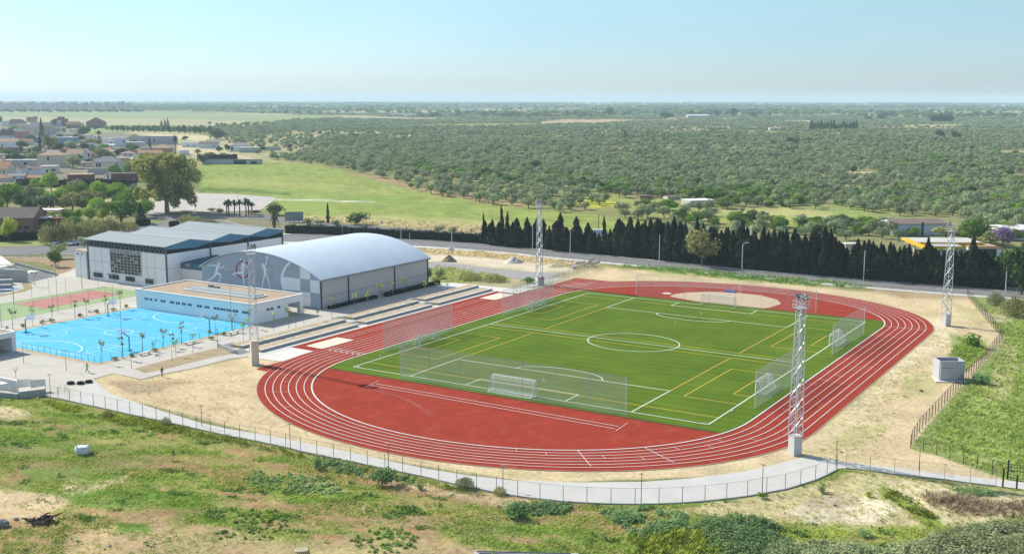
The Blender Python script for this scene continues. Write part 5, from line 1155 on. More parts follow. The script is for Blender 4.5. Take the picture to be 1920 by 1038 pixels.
# earth and gravel heaps: irregular cones
def heap(label, px, py, w, h, mat, seed, ell=.75):
    P = at(px, py); mb = MB(); nr, na = 7, 22; q = random.Random(seed); ph = [q.uniform(0, 6) for _ in range(4)]; vs = [(0, 0, h)]
    for r_ in range(1, nr + 1):
        k = r_ / nr
        for i in range(na):
            a = 2 * math.pi * i / na; j = 1 + .12 * math.sin(2 * a + ph[0]) + .08 * math.sin(5 * a + ph[1]) + .05 * math.sin(9 * a + ph[2] + r_)
            vs.append((w / 2 * k * j * math.cos(a), w / 2 * ell * k * j * math.sin(a), h * (1 - k ** 1.15) * (1 + .12 * math.sin(4 * a + r_ + ph[3])) - .03))
    fs = [(0, 1 + i, 1 + (i + 1) % na) for i in range(na)] + [(1 + r_ * na + i, 1 + (r_ + 1) * na + i, 1 + (r_ + 1) * na + (i + 1) % na, 1 + r_ * na + (i + 1) % na) for r_ in range(nr - 1) for i in range(na)]
    mb.add(vs, fs); tag(mb.build('earth_heap', mat, loc=(*P, 0), rotz=YAW, local=True, smooth=True), label, 'heap', 'heaps dumped by the road')
heap('smooth pale gravel heap on the waste ground by the road', 963, 492, 6.2, 1.7, M('pale_gravel', (.56, .52, .45), .06, .8), 2)
heap('brown earth heap with a dark top behind the vaulted hall', 842, 490, 4.2, 1.9, M('brown_earth', (.30, .25, .18), .2, .9), 3)
heap('low sandy heap beside the scrap by the fence', 1040, 500, 5.5, 1.0, M('sandy_earth', (.52, .44, .29), .12, .9), 4)
heap('small dark clod heap on the sand left of the grey cabin', 1727, 733, .9, .35, M('dark_clod', (.13, .11, .08), .2, 2), 5)
# small white cabinet near the road
P = at(846, 471); mb = MB(); mb.box(-.8, .8, -.5, .5, 0, 1.0); mb.box(-.45, .5, -.3, .3, 1.0, 1.5); tag(mb.build('electric_cabinet', WHITE, loc=(*P, 0), rotz=YAW, local=True), 'small white cabinet at the foot of a road pole', 'cabinet')
# stones
for k, (px, py, r_) in enumerate(((1772, 936, .45), (1769, 923, .4), (1576, 847, .28), (537, 862, .15), (847, 928, .25), (205, 1028, .22), (4, 988, .9), (30, 975, .35))):
    P = at(px, py); z = gz(*P); q = random.Random(k); mb = MB(); n = 9; vs = []
    for j, (zz, rr_) in enumerate(((0, .8), (.4, 1.0), (.75, .7), (.95, .3))):
        for i in range(n): a = 2 * math.pi * i / n; s = r_ * rr_ * q.uniform(.8, 1.15); vs.append((s * math.cos(a), s * .8 * math.sin(a), zz * r_ * q.uniform(.8, 1.0)))
    mb.add(vs, [(j * n + i, j * n + (i + 1) % n, (j + 1) * n + (i + 1) % n, (j + 1) * n + i) for j in range(3) for i in range(n)] + [tuple(range(3 * n, 4 * n))])
    tag(mb.build('boulder', M('pale_boulder', (.46, .42, .36), .15, 2) if k != 6 else M('grey_boulder', (.25, .24, .22), .15, 2), loc=(*P, z), local=True), ['pale boulder in the brown scrub below the narrow path', 'smaller pale boulder just above its pair in the scrub', 'white stone on sand beside the path corner post', 'tiny white stone on the slope by the blue-green bush', 'pale stone below the curved path', 'pale stone among tyre tracks at the bottom', 'big grey boulder at the lower left corner', 'brown stone by the bare hollow'][k], 'boulder', 'loose stones on the slope')
# slab and duckboard at the bottom edge
P = at(985, 1043); z = gz(*P) - .05; t = thing('concrete_cover', 'grey slatted concrete cover at the bottom edge', 'cover slab', (*P, z), YAW - .05)
mb = MB(); mb.box(-5.2, 5.4, -2.6, .5, -.4, .12); mb.build('slab', M('cover_grey', (.40, .39, .37), .08, 1.2), t, local=True)
for i in range(5): mb = MB(); mb.box(-5.0 + i * .3, 4.6 - i * .1, .25 - i * .45, .37 - i * .45, .13, .2); mb.build('groove_bar', TRIMD, t, local=True)
P = at(565, 1034); z = gz(*P) + .15; t = thing('wooden_pallet', 'small pale pallet lying in the grass at the bottom edge', 'pallet', (*P, z), YAW + .25)
for i in range(7): mb = MB(); mb.box(-.65 + i * .19, -.65 + i * .19 + .12, -.5, .5, .1, .13); mb.build('board', M('pale_board', (.50, .44, .33), .1, 2), t, local=True)
for y in (-.45, .38): mb = MB(); mb.box(-.66, .64, y, y + .09, 0, .097); mb.build('bearer', MATS['pale_board'], t, local=True)

# ------------------------------------------------------------------ people: one continuous skinned body each
def person(label, px, py, face, joints, radii, shirt, trousers, hair, skin, extra=None):
    P = at(px, py); t = thing('person', label, 'person', (*P, .03), face)
    names = list(joints); idx = {n: i for i, n in enumerate(names)}
    bones = [('pelvis', 'waist'), ('waist', 'chest'), ('chest', 'neck'), ('neck', 'head'), ('head', 'crown'), ('chest', 'shL'), ('shL', 'elL'), ('elL', 'wrL'), ('wrL', 'haL'), ('chest', 'shR'), ('shR', 'elR'), ('elR', 'wrR'), ('wrR', 'haR'), ('pelvis', 'hiL'), ('hiL', 'knL'), ('knL', 'anL'), ('anL', 'toL'), ('pelvis', 'hiR'), ('hiR', 'knR'), ('knR', 'anR'), ('anR', 'toR')]
    me = D.meshes.new('body'); me.from_pydata([joints[n] for n in names], [(idx[a], idx[b]) for a, b in bones], [])
    o = D.objects.new('body', me); COL.objects.link(o); o.parent = t
    sk = o.modifiers.new('skin', 'SKIN'); me.skin_vertices  # radii per joint
    for n in names: me.skin_vertices[0].data[idx[n]].radius = radii[n]
    me.skin_vertices[0].data[idx['pelvis']].use_root = True
    sb = o.modifiers.new('sub', 'SUBSURF'); sb.levels = 2; sb.render_levels = 2
    for m in (skin, shirt, trousers, hair): me.materials.append(m)
    dg = bpy.context.evaluated_depsgraph_get(); ev = o.evaluated_get(dg); nm = D.meshes.new_from_object(ev); o.modifiers.clear(); o.data = nm
    nm.materials.clear()
    for m in (skin, shirt, trousers, hair): nm.materials.append(m)
    for p in nm.polygons:
        c = p.center; z = c.z; p.use_smooth = True
        armx = abs(c.x) > .24
        if z > 1.66 or (z > 1.56 and c.y < joints['head'][1] - .02): p.material_index = 3
        elif z > 1.43: p.material_index = 0
        elif z > .93: p.material_index = 0 if (armx and z < 1.12) else 1
        elif z > .1 and not (armx and z > .7): p.material_index = 2
        elif armx and z > .7: p.material_index = 0
        else: p.material_index = 3
    # fingers and face details, small as they are
    for s, h in (('L', 'haL'), ('R', 'haR')):
        mb = MB(); hx, hy, hz_ = joints[h]
        for k in range(4): mb.path([(hx + (k - 1.5) * .018, hy, hz_), (hx + (k - 1.5) * .02, hy + .012, hz_ - .06), (hx + (k - 1.5) * .02, hy + .03, hz_ - .085 + .008 * abs(k - 1.5))], .009, 5, .007)
        mb.path([(hx + .03 * (1 if s == 'L' else -1), hy + .01, hz_ + .03), (hx + .05 * (1 if s == 'L' else -1), hy + .03, hz_ - .01)], .011, 5, .008); mb.build('hand', skin, t, local=True)
    hd = joints['head']; mb = MB(); mb.bar((hd[0], hd[1] + .09, hd[2] + .01), (hd[0], hd[1] + .125, hd[2] - .015), .014, 5, .018)
    for s in (-1, 1): mb.bar((hd[0] + s * .035, hd[1] + .085, hd[2] + .03), (hd[0] + s * .035, hd[1] + .1, hd[2] + .03), .011, 6)
    mb.build('face', skin, t, local=True)
    if extra: extra(t)
    return t
def stride(arm=.25, leg=.36, lean=.03):
    return {'pelvis': (0, 0, .92), 'waist': (0, .01, 1.08), 'chest': (0, lean, 1.33), 'neck': (0, lean + .01, 1.47), 'head': (0, lean + .03, 1.60), 'crown': (0, lean + .02, 1.70),
            'shL': (.19, lean, 1.38), 'elL': (.25, lean - arm * .5, 1.13), 'wrL': (.24, lean - arm * .6 + .05, .92), 'haL': (.24, lean - arm * .5 + .08, .85), 'shR': (-.19, lean, 1.38), 'elR': (-.25, lean + arm * .5, 1.13), 'wrR': (-.23, lean + arm + .12, .96), 'haR': (-.23, lean + arm + .2, .91),
            'hiL': (.1, 0, .86), 'knL': (.1, leg * .55, .50), 'anL': (.1, leg * .9, .09), 'toL': (.1, leg * .9 + .2, .04), 'hiR': (-.1, 0, .86), 'knR': (-.1, -leg * .15, .48), 'anR': (-.1, -leg, .14), 'toR': (-.1, -leg + .16, .03)}
RAD = {'pelvis': (.15, .12), 'waist': (.13, .1), 'chest': (.16, .115), 'neck': (.055, .06), 'head': (.085, .1), 'crown': (.06, .07)}
for s in 'LR': RAD.update({'sh' + s: (.065, .065), 'el' + s: (.045, .045), 'wr' + s: (.032, .032), 'ha' + s: (.035, .022), 'hi' + s: (.095, .1), 'kn' + s: (.062, .065), 'an' + s: (.042, .045), 'to' + s: (.04, .035)})
SKIN = M('skin_tone', (.42, .25, .17), .05); HAIR = M('dark_hair', (.03, .022, .018), .2)
def vest(t):
    mb = MB(); mb.box(-.19, .19, -.13, .17, 1.02, 1.04); mb.box(-.19, .19, -.13, .17, 1.2, 1.24); mb.build('reflective_band', M('reflective_grey', (.6, .62, .6), .05), t, local=True)
person('walking man in a hi-vis yellow-green top and dark trousers crossing the plaza', 164, 698, 1.9, stride(.3, .42), RAD, M('hivis_top', (.42, .60, .08), .08), M('dark_trousers', (.035, .05, .05), .1), HAIR, SKIN, vest)
person('person in dark clothes walking on the sand beside the path', 304, 706, -1.4, stride(.12, .26), RAD, M('dark_shirt', (.05, .04, .045), .1), M('black_trousers', (.02, .02, .022), .1), HAIR, SKIN)

# ------------------------------------------------------------------ cars
def car(label, px, py, rz, col, group=None):
    P = at(px, py); t = thing('parked_car', label, 'car', (*P, .03), YAW + rz, group)
    prof = [(-2.1, .35), (-2.15, .75), (-1.9, .95), (-1.45, 1.0), (-1.1, 1.42), (.6, 1.45), (1.15, 1.0), (1.95, .85), (2.15, .65), (2.1, .35)]
    mb = MB(); n = len(prof)
    def sec(y, k): return [(x, y, z if z < 1.05 else 1.0 + (z - 1.0) * 1.0) for x, z in prof]
    A_ = [(x, -.85 if z < 1.05 else -.68, z) for x, z in prof]; B_ = [(x, .85 if z < 1.05 else .68, z) for x, z in prof]
    mb.add(A_ + B_, [tuple(range(n))[::-1], tuple(range(n, 2 * n))] + [(i, (i + 1) % n, n + (i + 1) % n, n + i) for i in range(n)]); mb.build('body', col, t, local=True)
    mb = MB()
    for s in (-1, 1): mb.add([(-1.3, s * .83, 1.02), (1.0, s * .83, 1.02), (.5, s * .72, 1.38), (-1.0, s * .72, 1.38)], [(0, 1, 2, 3)])
    mb.add([(.66, -.64, 1.42), (.66, .64, 1.42), (1.16, .78, 1.03), (1.16, -.78, 1.03)], [(0, 1, 2, 3)]); mb.add([(-1.14, -.64, 1.4), (-1.14, .64, 1.4), (-1.5, .78, 1.03), (-1.5, -.78, 1.03)], [(0, 1, 2, 3)])
    mb.build('window', GLASS, t, local=True)
    for x in (-1.3, 1.35):
        for y in (-.8, .8): mb = MB(); mb.bar((x, y - .1, .32), (x, y + .1, .32), .32, 12); mb.build('wheel', M('black_rubber', (.02, .02, .02), .2), t, local=True)
    for y in (-.6, .6): mb = MB(); mb.box(2.1, 2.17, y - .18, y + .18, .62, .76); mb.build('headlight', M('headlight_glass', (.6, .6, .62), .05, 1, .2), t, local=True)
WCAR = M('white_car_paint', (.72, .73, .74), .02, .5, .25)
car('white parked car beside the thicket on the upper left road', 138, 459, 1.35, WCAR, 'parked cars')
car('white parked car half hidden behind the grey olive tree', 108, 458, 1.35, WCAR, 'parked cars')
for k, (px, py) in enumerate(((390, 264.5), (396, 264), (404, 263.5), (413, 264.5))): car(['pale car, leftmost under the dark round tree far off', 'pale car, second from left under the dark round tree', 'pale car, third from left under the dark round tree', 'pale car, rightmost under the dark round tree far off'][k], px, py, .2 * k, WCAR, 'cars under the dark round tree')
for k, (px, py, c) in enumerate(((1636, 424, 'blue'), (1648, 420, 'white'))):
    car(['dark blue vehicle in the weedy plot beyond the cypresses', 'white vehicle behind the dark blue one in the weedy plot'][k], px, py, .3, M('blue_car_paint', (.02, .03, .2), .05) if c == 'blue' else WCAR, 'vehicles in the weedy plot')

# ------------------------------------------------------------------ signs
bb = thing('billboard', 'large grey-green panelled hoarding standing above the clipped hedge', 'billboard', (*at(552, 417), 0), YAW + .1)
mb = MB(); Pb = at(552, 417); k = ppm(Pb); wd = 33 / k; hb_ = hz(Pb, 397); lb_ = hz(Pb, 414)
for i in range(4): mb.box(-wd / 2 + i * wd / 4 + .05, -wd / 2 + (i + 1) * wd / 4 - .12, -.06, .06, lb_, hb_)
mb.build('panel', M('hoarding_grey', (.27, .31, .30), .08), bb, local=True)
for i in range(5): mb = MB(); x = -wd / 2 + i * wd / 4 - .03; mb.box(x - .08, x + .08, .07, .2, 0, hb_ + .05); mb.build('post', TRIMD, bb, local=True)
ys = thing('yield_sign', 'red and white triangular give-way sign beside the junction', 'road sign', (*at(367, 399), 0), YAW)
mb = MB(); mb.bar((0, 0, 0), (0, 0, 2.3), .05); mb.build('post', MATS['lamp_grey'] if 'lamp_grey' in MATS else GALV, ys, local=True)
mb = MB(); mb.add([(-.75, -.06, 3.3), (.75, -.06, 3.3), (0, -.06, 2.1), (-.75, -.03, 3.3), (.75, -.03, 3.3), (0, -.03, 2.1)], [(0, 1, 2), (5, 4, 3), (0, 3, 4, 1), (1, 4, 5, 2), (2, 5, 3, 0)]); mb.build('sign_face', M('sign_red', (.45, .04, .04), .05), ys, local=True)
mb = MB(); mb.add([(-.38, -.07, 3.08), (.38, -.07, 3.08), (0, -.07, 2.5)], [(0, 1, 2)]); mb.build('sign_centre', M('sign_white', (.7, .7, .7), .03), ys, local=True)
for k, (px, py, lb) in enumerate(((682, 424, 'pair of small white road signs above the hedge, left'), (718, 430, 'small white road sign post above the hedge, right'), (300, 421, 'small white gate pillar by the junction hedge'))):
    P = at(px, py); t = thing('road_sign', lb, 'road sign', (*P, 0), YAW); mb = MB(); mb.bar((0, 0, 0), (0, 0, 3), .06); mb.box(-.5, .1, -.03, .03, 2.0, 3.0); tag(mb.build('sign_panel', WL, t, local=True))
# ================================================================== VEGETATION
def np_mesh(name, V, Fc, mats, mi=None, smooth=False):
    me = D.meshes.new(name); k = Fc.shape[1]
    me.vertices.add(len(V)); me.vertices.foreach_set('co', np.ascontiguousarray(V, np.float32).ravel())
    me.loops.add(Fc.size); me.loops.foreach_set('vertex_index', Fc.ravel().astype(np.int32))
    me.polygons.add(len(Fc)); me.polygons.foreach_set('loop_start', np.arange(len(Fc), dtype=np.int32) * k); me.polygons.foreach_set('loop_total', np.full(len(Fc), k, np.int32))
    for m in mats: me.materials.append(m)
    if mi is not None: me.polygons.foreach_set('material_index', mi.astype(np.int32))
    me.update(calc_edges=True)
    return me

def leaf_quads(C, N, size, r, asp=1.0):
    """irregular quads centred at C, roughly facing N"""
    n = len(C); N = N / (np.linalg.norm(N, axis=1, keepdims=True) + 1e-9)
    A = np.cross(N, r.normal(size=(n, 3))); A /= np.linalg.norm(A, axis=1, keepdims=True) + 1e-9
    B = np.cross(N, A); s = size[:, None]
    j = lambda: r.uniform(.55, 1.1, (n, 1))
    V = np.stack([C + A * s * j() * asp, C + B * s * j(), C - A * s * j() * asp, C - B * s * j()], 1)
    V += N[:, None] * (s[:, None] * r.uniform(-.25, .25, (n, 4, 1)))
    return V.reshape(-1, 3), np.arange(n * 4).reshape(-1, 4)

def blob_crown(name, blobs, n, size, mat, seed, shell=.45, outw=.8, asp=1.0):
    r = np.random.default_rng(seed); B = np.array(blobs, float)
    w = (B[:, 3] * B[:, 4] * B[:, 5]) ** .66; i = r.choice(len(B), n, p=w / w.sum())
    d = r.normal(size=(n, 3)); d /= np.linalg.norm(d, axis=1, keepdims=True)
    k = 1 - shell * r.uniform(0, 1, n) ** 1.6; k *= 1 + .16 * np.sin(d[:, 0] * 7 + i) * np.sin(d[:, 1] * 6 + 2 * i)
    C = B[i, :3] + d * B[i, 3:6] * k[:, None]
    N = d * outw + r.normal(size=(n, 3)) * .55 + np.array([0, 0, .25])
    V, Fc = leaf_quads(C, N, size * r.uniform(.6, 1.3, n), r, asp)
    return np_mesh(name, V, Fc, [mat])

def rnd_blobs(seed, n, W, H, z0, rr, flat=.8):
    """clumps filling an ellipsoid W wide between z0 and H"""
    r = random.Random(seed); out = []; zc = (z0 + H) / 2; hz_ = (H - z0) / 2
    for i in range(n):
        a = r.uniform(0, 6.283); t = math.acos(r.uniform(-1, 1)); k = r.uniform(.45, .8)
        q = rr * r.uniform(.75, 1.3)
        out.append((W / 2 * k * math.sin(t) * math.cos(a), W / 2 * k * math.sin(t) * math.sin(a), zc + hz_ * k * math.cos(t) * .8, q, q, q * flat))
    out.append((0, 0, zc, W * .26, W * .26, hz_ * .6))
    return out

BARK = M('grey_brown_bark', (.16, .125, .095), .2, 3)
def trunk_mb(blobs, r0, lean=0.0, fork=.4, seed=0):
    mb = MB(); z = min(b[2] for b in blobs); q = random.Random(seed)
    zf = max(.4, z * fork + .25); f = (lean, 0, zf); mb.bar((0, 0, -.1), f, r0, 7, r0 * .75)
    for b in sorted(blobs, key=lambda b: -b[3])[:6]:
        m_ = ((f[0] + b[0]) / 2 + q.uniform(-.1, .1) * zf, (f[1] + b[1]) / 2, f[2] + (b[2] - f[2]) * .55); mb.path([f, m_, (b[0], b[1], b[2])], r0 * .55, 5, r0 * .12)
    return mb

L_OLIVE = leaf('olive_leaves', (.180, .245, .112), (.385, .445, .240), 0.3, .5)
L_OLIVE2 = leaf('olive_leaves_dark', (.100, .150, .060), (.210, .265, .130), 0.3, .5)
L_BRIGHT = leaf('bright_leaves', (.190, .340, .030), (.400, .540, .080), 0.4, .3)
L_MID = leaf('mid_leaves', (.100, .210, .025), (.240, .380, .060), 0.4, .3)
L_DARK = leaf('dark_leaves', (.040, .095, .025), (.115, .190, .050), 0.3, .4)
L_CYP = leaf('cypress_leaves', (.010, .020, .010), (.032, .048, .020), .05, .8)
L_CYPB = leaf('cypress_brown', (.030, .030, .014), (.085, .080, .035), .1, .8)
L_EUC = leaf('eucalyptus_leaves', (.270, .300, .070), (.560, .560, .170), 0.4, .25)
L_GREYG = leaf('grey_green_leaves', (.210, .260, .110), (.410, .450, .230), 0.3, .5)
L_REED = leaf('reed_thicket', (.190, .205, .060), (.400, .385, .150), 0.35, .4)
L_PALE = leaf('pale_blossom', (.42, .42, .34), (.62, .60, .52), 0.3, .6)
L_LIME = leaf('lime_leaves', (.32, .42, .04), (.58, .62, .10), 0.4, .4)
L_PALM = leaf('palm_fronds', (.045, .085, .025), (.12, .17, .05), .15, .8)
L_DATE = leaf('date_palm_fronds', (.10, .11, .06), (.22, .21, .12), .15, .8)
L_PURP = leaf('jacaranda_bloom', (.12, .075, .17), (.30, .20, .34), .2, .5)
L_HEDGE = leaf('clipped_hedge', (.012, .028, .012), (.040, .065, .025), .1, .8)
L_TALL = leaf('blue_green_weed', (.160, .290, .100), (.370, .510, .210), 0.4, .8)

PROTO = {}
def make_proto(kind, var, mat):
    s = hash((kind, var)) & 0; s = sum(map(ord, kind)) * 31 + var * 7 + 1
    e = D.objects.new(kind, None); COL.objects.link(e); e.empty_display_size = .2; e['_o'] = (0, 0, 0)
    q = random.Random(s)
    def child(name, me): o = D.objects.new(name, me); COL.objects.link(o); o.parent = e; return o
    if kind == 'olive_tree':
        W, H = 6.0, 5.0; W = 5.4; bl = rnd_blobs(s, 10, W, H, 1.0, 1.25, .85); child('crown', blob_crown('crown', bl, 560, .30, mat, s, .3, 1.7)); trunk_mb(bl, .22, q.uniform(-.3, .3), .45, s).build('trunk', BARK, e, local=True)
    elif kind == 'round_tree':
        W, H = 8.0, 8.0; bl = rnd_blobs(s, 18, W, H, .5, 1.6, .9); child('crown', blob_crown('crown', bl, 2100, .29, mat, s, .4, 1.5)); trunk_mb(bl, .25, q.uniform(-.2, .2), .5, s).build('trunk', BARK, e, local=True)
    elif kind == 'eucalyptus_tree':
        W, H = 27.0, 25.0; r = random.Random(77)
        bl = [(0, 0, 15, 5.5, 5.5, 5), (1.5, 0, 21, 4.6, 4.6, 3.4)]
        for i in range(40):
            a = r.uniform(0, 6.283); k = r.uniform(.45, 1.0); z = r.uniform(7.0, 22.5); w = 11.6 * math.sqrt(max(.12, 1 - ((z - 15.5) / 11.0) ** 2)); q_ = r.uniform(2.2, 3.6); bl.append((w * k * math.cos(a), w * k * math.sin(a), z, q_, q_, q_ * .85))
        for i in range(20): a = i * .63 + .3; k = r.uniform(7.5, 11.5); q_ = r.uniform(1.3, 2.3); bl.append((k * math.cos(a), k * math.sin(a), r.uniform(5.2, 9.5), q_, q_, q_ * 1.2))
        child('crown', blob_crown('crown', bl, 15000, .55, mat, s, .35, 1.5))
        mb = MB(); mb.path([(0, 0, -.2), (.2, 0, 2.5), (.1, 0, 5)], 1.05, 9, .8)
        for b in bl[2:22]: mb.path([(.1, 0, 4.6), (b[0] * .35, b[1] * .35, 4.6 + (b[2] - 4.6) * .55), (b[0] * .9, b[1] * .9, b[2])], .42, 6, .08)
        mb.build('trunk', M('pale_bark', (.27, .235, .18), .2, 1.5), e, local=True)
    elif kind in ('cypress_tree', 'conifer_tree'):
        W, H = (2.8, 12.0) if kind == 'cypress_tree' else (5.0, 10.0); r = np.random.default_rng(s); n = 900
        z = r.uniform(.02, 1, n) ** (.9); prof = (np.clip(z / .12, 0, 1) ** .5) * (1 - z ** 1.7) ** .75 if kind == 'cypress_tree' else (1 - z) ** .85 * np.clip(z / .08, .3, 1)
        prof = prof * (1 + .18 * np.sin(z * 23 + var)) + .02; a = r.uniform(0, 6.283, n); k = r.uniform(.6, 1.06, n) * (1 + .15 * np.sin(3 * a + z * 9))
        C = np.stack([W / 2 * prof * k * np.cos(a), W / 2 * prof * k * np.sin(a), z * H], 1)
        A = np.stack([np.cos(a), np.sin(a), np.full(n, .15)], 1) + r.normal(size=(n, 3)) * .3
        N = A / np.linalg.norm(A, axis=1, keepdims=True); U = np.cross(N, np.cross(np.array([0, 0, 1.]), N)); T = np.cross(N, U)
        sz = r.uniform(.18, .36, n)[:, None]; V = np.stack([C - T * sz * .7, C - U * sz, C + T * sz * .7, C + U * sz * 2.0], 1).reshape(-1, 3)
        child('crown', np_mesh('crown', V, np.arange(n * 4).reshape(-1, 4), [mat])); MB().bar((0, 0, -.1), (0, 0, H * .5), .16, 6, .08).build('trunk', BARK, e, local=True)
    elif kind in ('palm_tree', 'date_palm'):
        fan = kind == 'palm_tree'; H = 7.0 if fan else 5.2; W = 4.0 if fan else 6.6
        mb = MB(); th = H - 1.2; mb.path([(0, 0, -.1), (.1, 0, th * .5), (0, 0, th)], .28 if fan else .4, 8, .22 if fan else .38); mb.build('trunk', M('palm_bark', (.12, .09, .065), .2, 3), e, local=True)
        V = []; Fc = []; r = random.Random(s); nf = 42 if fan else 54
        for i in range(nf):
            a = r.uniform(0, 6.283); el = r.uniform(-.7, 1.35); L = W / 2 * r.uniform(.8, 1.1); d = Vector((math.cos(a) * math.cos(el), math.sin(a) * math.cos(el), math.sin(el))); p = Vector((0, 0, th)); side = Vector((-math.sin(a), math.cos(a), 0)); seg = 4
            o = len(V)
            for k in range(seg + 1):
                t = k / seg; c = p + d * L * t + Vector((0, 0, -L * .45 * t * t)); w = (.34 if fan else .30) * (math.sin(math.pi * min(1, .25 + t * .8)) + .1) * (1.7 if fan and k == seg - 1 else 1)
                V += [tuple(c - side * w + Vector((0, 0, -.1))), tuple(c + side * w + Vector((0, 0, -.1)))]
            Fc += [(o + 2 * k, o + 2 * k + 1, o + 2 * k + 3, o + 2 * k + 2) for k in range(seg)]
        child('crown', np_mesh('crown', np.array(V), np.array(Fc), [mat]))
    elif kind == 'bush':
        W, H = 3.0, 2.2; bl = rnd_blobs(s, 8, W, H, .2, .65, .85); bl = [(a, b, max(.35, c), d, e_, f) for a, b, c, d, e_, f in bl]; child('foliage', blob_crown('foliage', bl, 520, .16, mat, s)); MB().bar((0, 0, -.1), (0, 0, 1.0), .07, 5).build('stem', BARK, e, local=True)
    elif kind == 'thicket_bush':
        W, H = 6.0, 4.5; r = np.random.default_rng(s); n = 1500; a = r.uniform(0, 6.283, n); rr = r.uniform(0, 1, n) ** .5; top = H * (1 - .45 * rr ** 2) * (1 + .12 * np.sin(a * 5 + var)); z = top * r.uniform(0, 1, n) ** .55
        C = np.stack([W / 2 * rr * np.cos(a), W / 2 * rr * np.sin(a), z], 1); N = np.stack([np.cos(a), np.sin(a), r.uniform(-.1, .6, n)], 1) + r.normal(size=(n, 3)) * .5
        N /= np.linalg.norm(N, axis=1, keepdims=True); U = np.array([0, 0, 1.]) + r.normal(size=(n, 3)) * .35; T = np.cross(N, U); T /= np.linalg.norm(T, axis=1, keepdims=True)
        sz = r.uniform(.12, .24, n)[:, None]; V = np.stack([C - T * sz * .5, C - U * sz, C + T * sz * .5, C + U * sz * 1.8], 1).reshape(-1, 3); child('foliage', np_mesh('foliage', V, np.arange(n * 4).reshape(-1, 4), [mat])); MB().bar((0, 0, -.1), (0, 0, 1.6), .1, 5).build('stem', BARK, e, local=True)
    elif kind == 'sapling':
        W, H = 1.5, 4.0; r = np.random.default_rng(s); hb = H * (.52 + .1 * (var % 3)); bl = []
        for i in range(5 + var % 3): a = r.uniform(0, 6.28); k = r.uniform(.1, .55); bl.append((k * math.cos(a), k * math.sin(a), hb + r.uniform(.1, H - hb - .1), .20 + .12 * r.random(), .20 + .12 * r.random(), .22))
        child('crown', blob_crown('crown', bl, 110, .11, mat, s, .8, .4)); mb = MB(); mb.bar((0, 0, 0), (0, 0, hb + .5), .045, 5, .03)
        for b in bl: mb.bar((0, 0, hb - .3), (b[0], b[1], b[2]), .022, 4, .01)
        mb.build('trunk', M('sapling_bark', (.25, .19, .13), .15, 3), e, local=True)
    return e, W, H

def plant(kind, mat, P, H, W, label, group=None, cat='tree', var=0, name=None, rot=None, z=0.0):
    key = (kind, var, mat.name)
    if key not in PROTO: e, w0, h0 = make_proto(kind, var, mat); PROTO[key] = (e, w0, h0, False)
    e, w0, h0, used = PROTO[key]
    sc = (W / w0, W / w0, H / h0); rz = rot if rot is not None else random.uniform(0, 6.28)
    if not used: o = e; PROTO[key] = (e, w0, h0, True); o.location = (*P, z); o.rotation_euler.z = rz; o.scale = sc
    else: o = copy_tree(e, (*P, z), rz, sc)
    for kk in ('group',):
        if kk in o.keys(): del o[kk]
    if name: o.name = name
    tag(o, label, cat, group); return o

def ptree(kind, mat, x0, x1, yb, yt, label, group=None, cat='tree', var=0, name=None):
    P = at((x0 + x1) / 2, yb); k = ppm(P); return plant(kind, mat, P, hz(P, yt), (x1 - x0) / k, label, group, cat, var, name)

# saplings on the plaza: (x, base, top)
g = 'staked young trees on the plaza'
for k, (px, pb, pt, lb) in enumerate(((192, 681, 634, 'sapling with a full top at the near corner of the blue court'), (231, 673, 629, 'sapling behind the middle basketball hoop'), (268, 660, 621, 'thin sapling second from the middle hoop along the bench side'), (289, 659, 638, 'low leafy sapling just beyond the first white bench'), (307, 654, 612, 'tall bushy sapling before the court centre'), (325.5, 651, 624, 'dark leafy sapling beside the second white bench'), (330, 668, 634, 'dark sapling standing free in the walkway'), (341, 646, 601, 'slender light sapling just left of the second white bench'), (362, 640, 624, 'low round-headed dark sapling over the second white bench'), (394, 636, 617, 'small dark sapling at the foot of the far bench-side hoop'), (404, 625, 588, 'tall sapling beside the far bench-side hoop'), (436, 621, 586, 'tall sapling in front of the strip of windows end'), (456.5, 641, 600, 'dark sapling left of the pale tower'), (467.5, 615, 577, 'slim sapling against the end of the bluish wall'), (24.4, 618, 575, 'sapling beyond the court next to the porch building'), (61.6, 611, 571, 'sapling behind the first far-side hoop'), (98, 601, 568, 'sapling beside the far-side white bench'), (141, 595, 561, 'reddish thin sapling by the rose court'), (162.5, 592, 556, 'sapling just left of the second far bench'), (198, 587, 552, 'faint sapling behind the second far-side hoop'), (226, 578, 541, 'sapling at the far corner before the green court'))):
    P = at(px, pb); plant('sapling', L_BRIGHT if k in (3, 5, 6, 8, 9, 12) else L_GREYG, P, hz(P, pt), 1.5 + .3 * (k % 3), lb, g, 'young tree', k % 4, 'young_tree')
g = 'young trees in the terrace beds'
for k, (px, pb, pt) in enumerate(((513.8, 625, 587), (542, 619, 578), (570, 612, 575), (596, 604, 583), (622, 599, 560), (665.6, 588, 550), (689.5, 582, 548), (712.6, 575, 531), (737, 567, 530), (759, 565, 521), (797, 556, 528), (818, 549, 531), (468, 637, 595), (839, 545, 530))):
    P = at(px, pb); i_ = 'one right beside the pale tower' if k == 12 else 'farthest tiny one' if k == 13 else f'{ORD[k]} from the near end'
    plant('sapling', L_BRIGHT if k % 2 else L_LIME, P, hz(P, pt), 1.4 + .5 * (k in (1, 7)), f'young tree in the upper terrace bed, {i_}', g, 'young tree', (k + 1) % 4, 'young_tree', z=.42 * (k < 12))
P = at(30, 709); e = thing('bare_sapling', 'leafless thin sapling beside the white retaining wall', 'young tree', (*P, 0)); mb = MB(); mb.path([(0, 0, 0), (0, 0, 1.2)], .04)
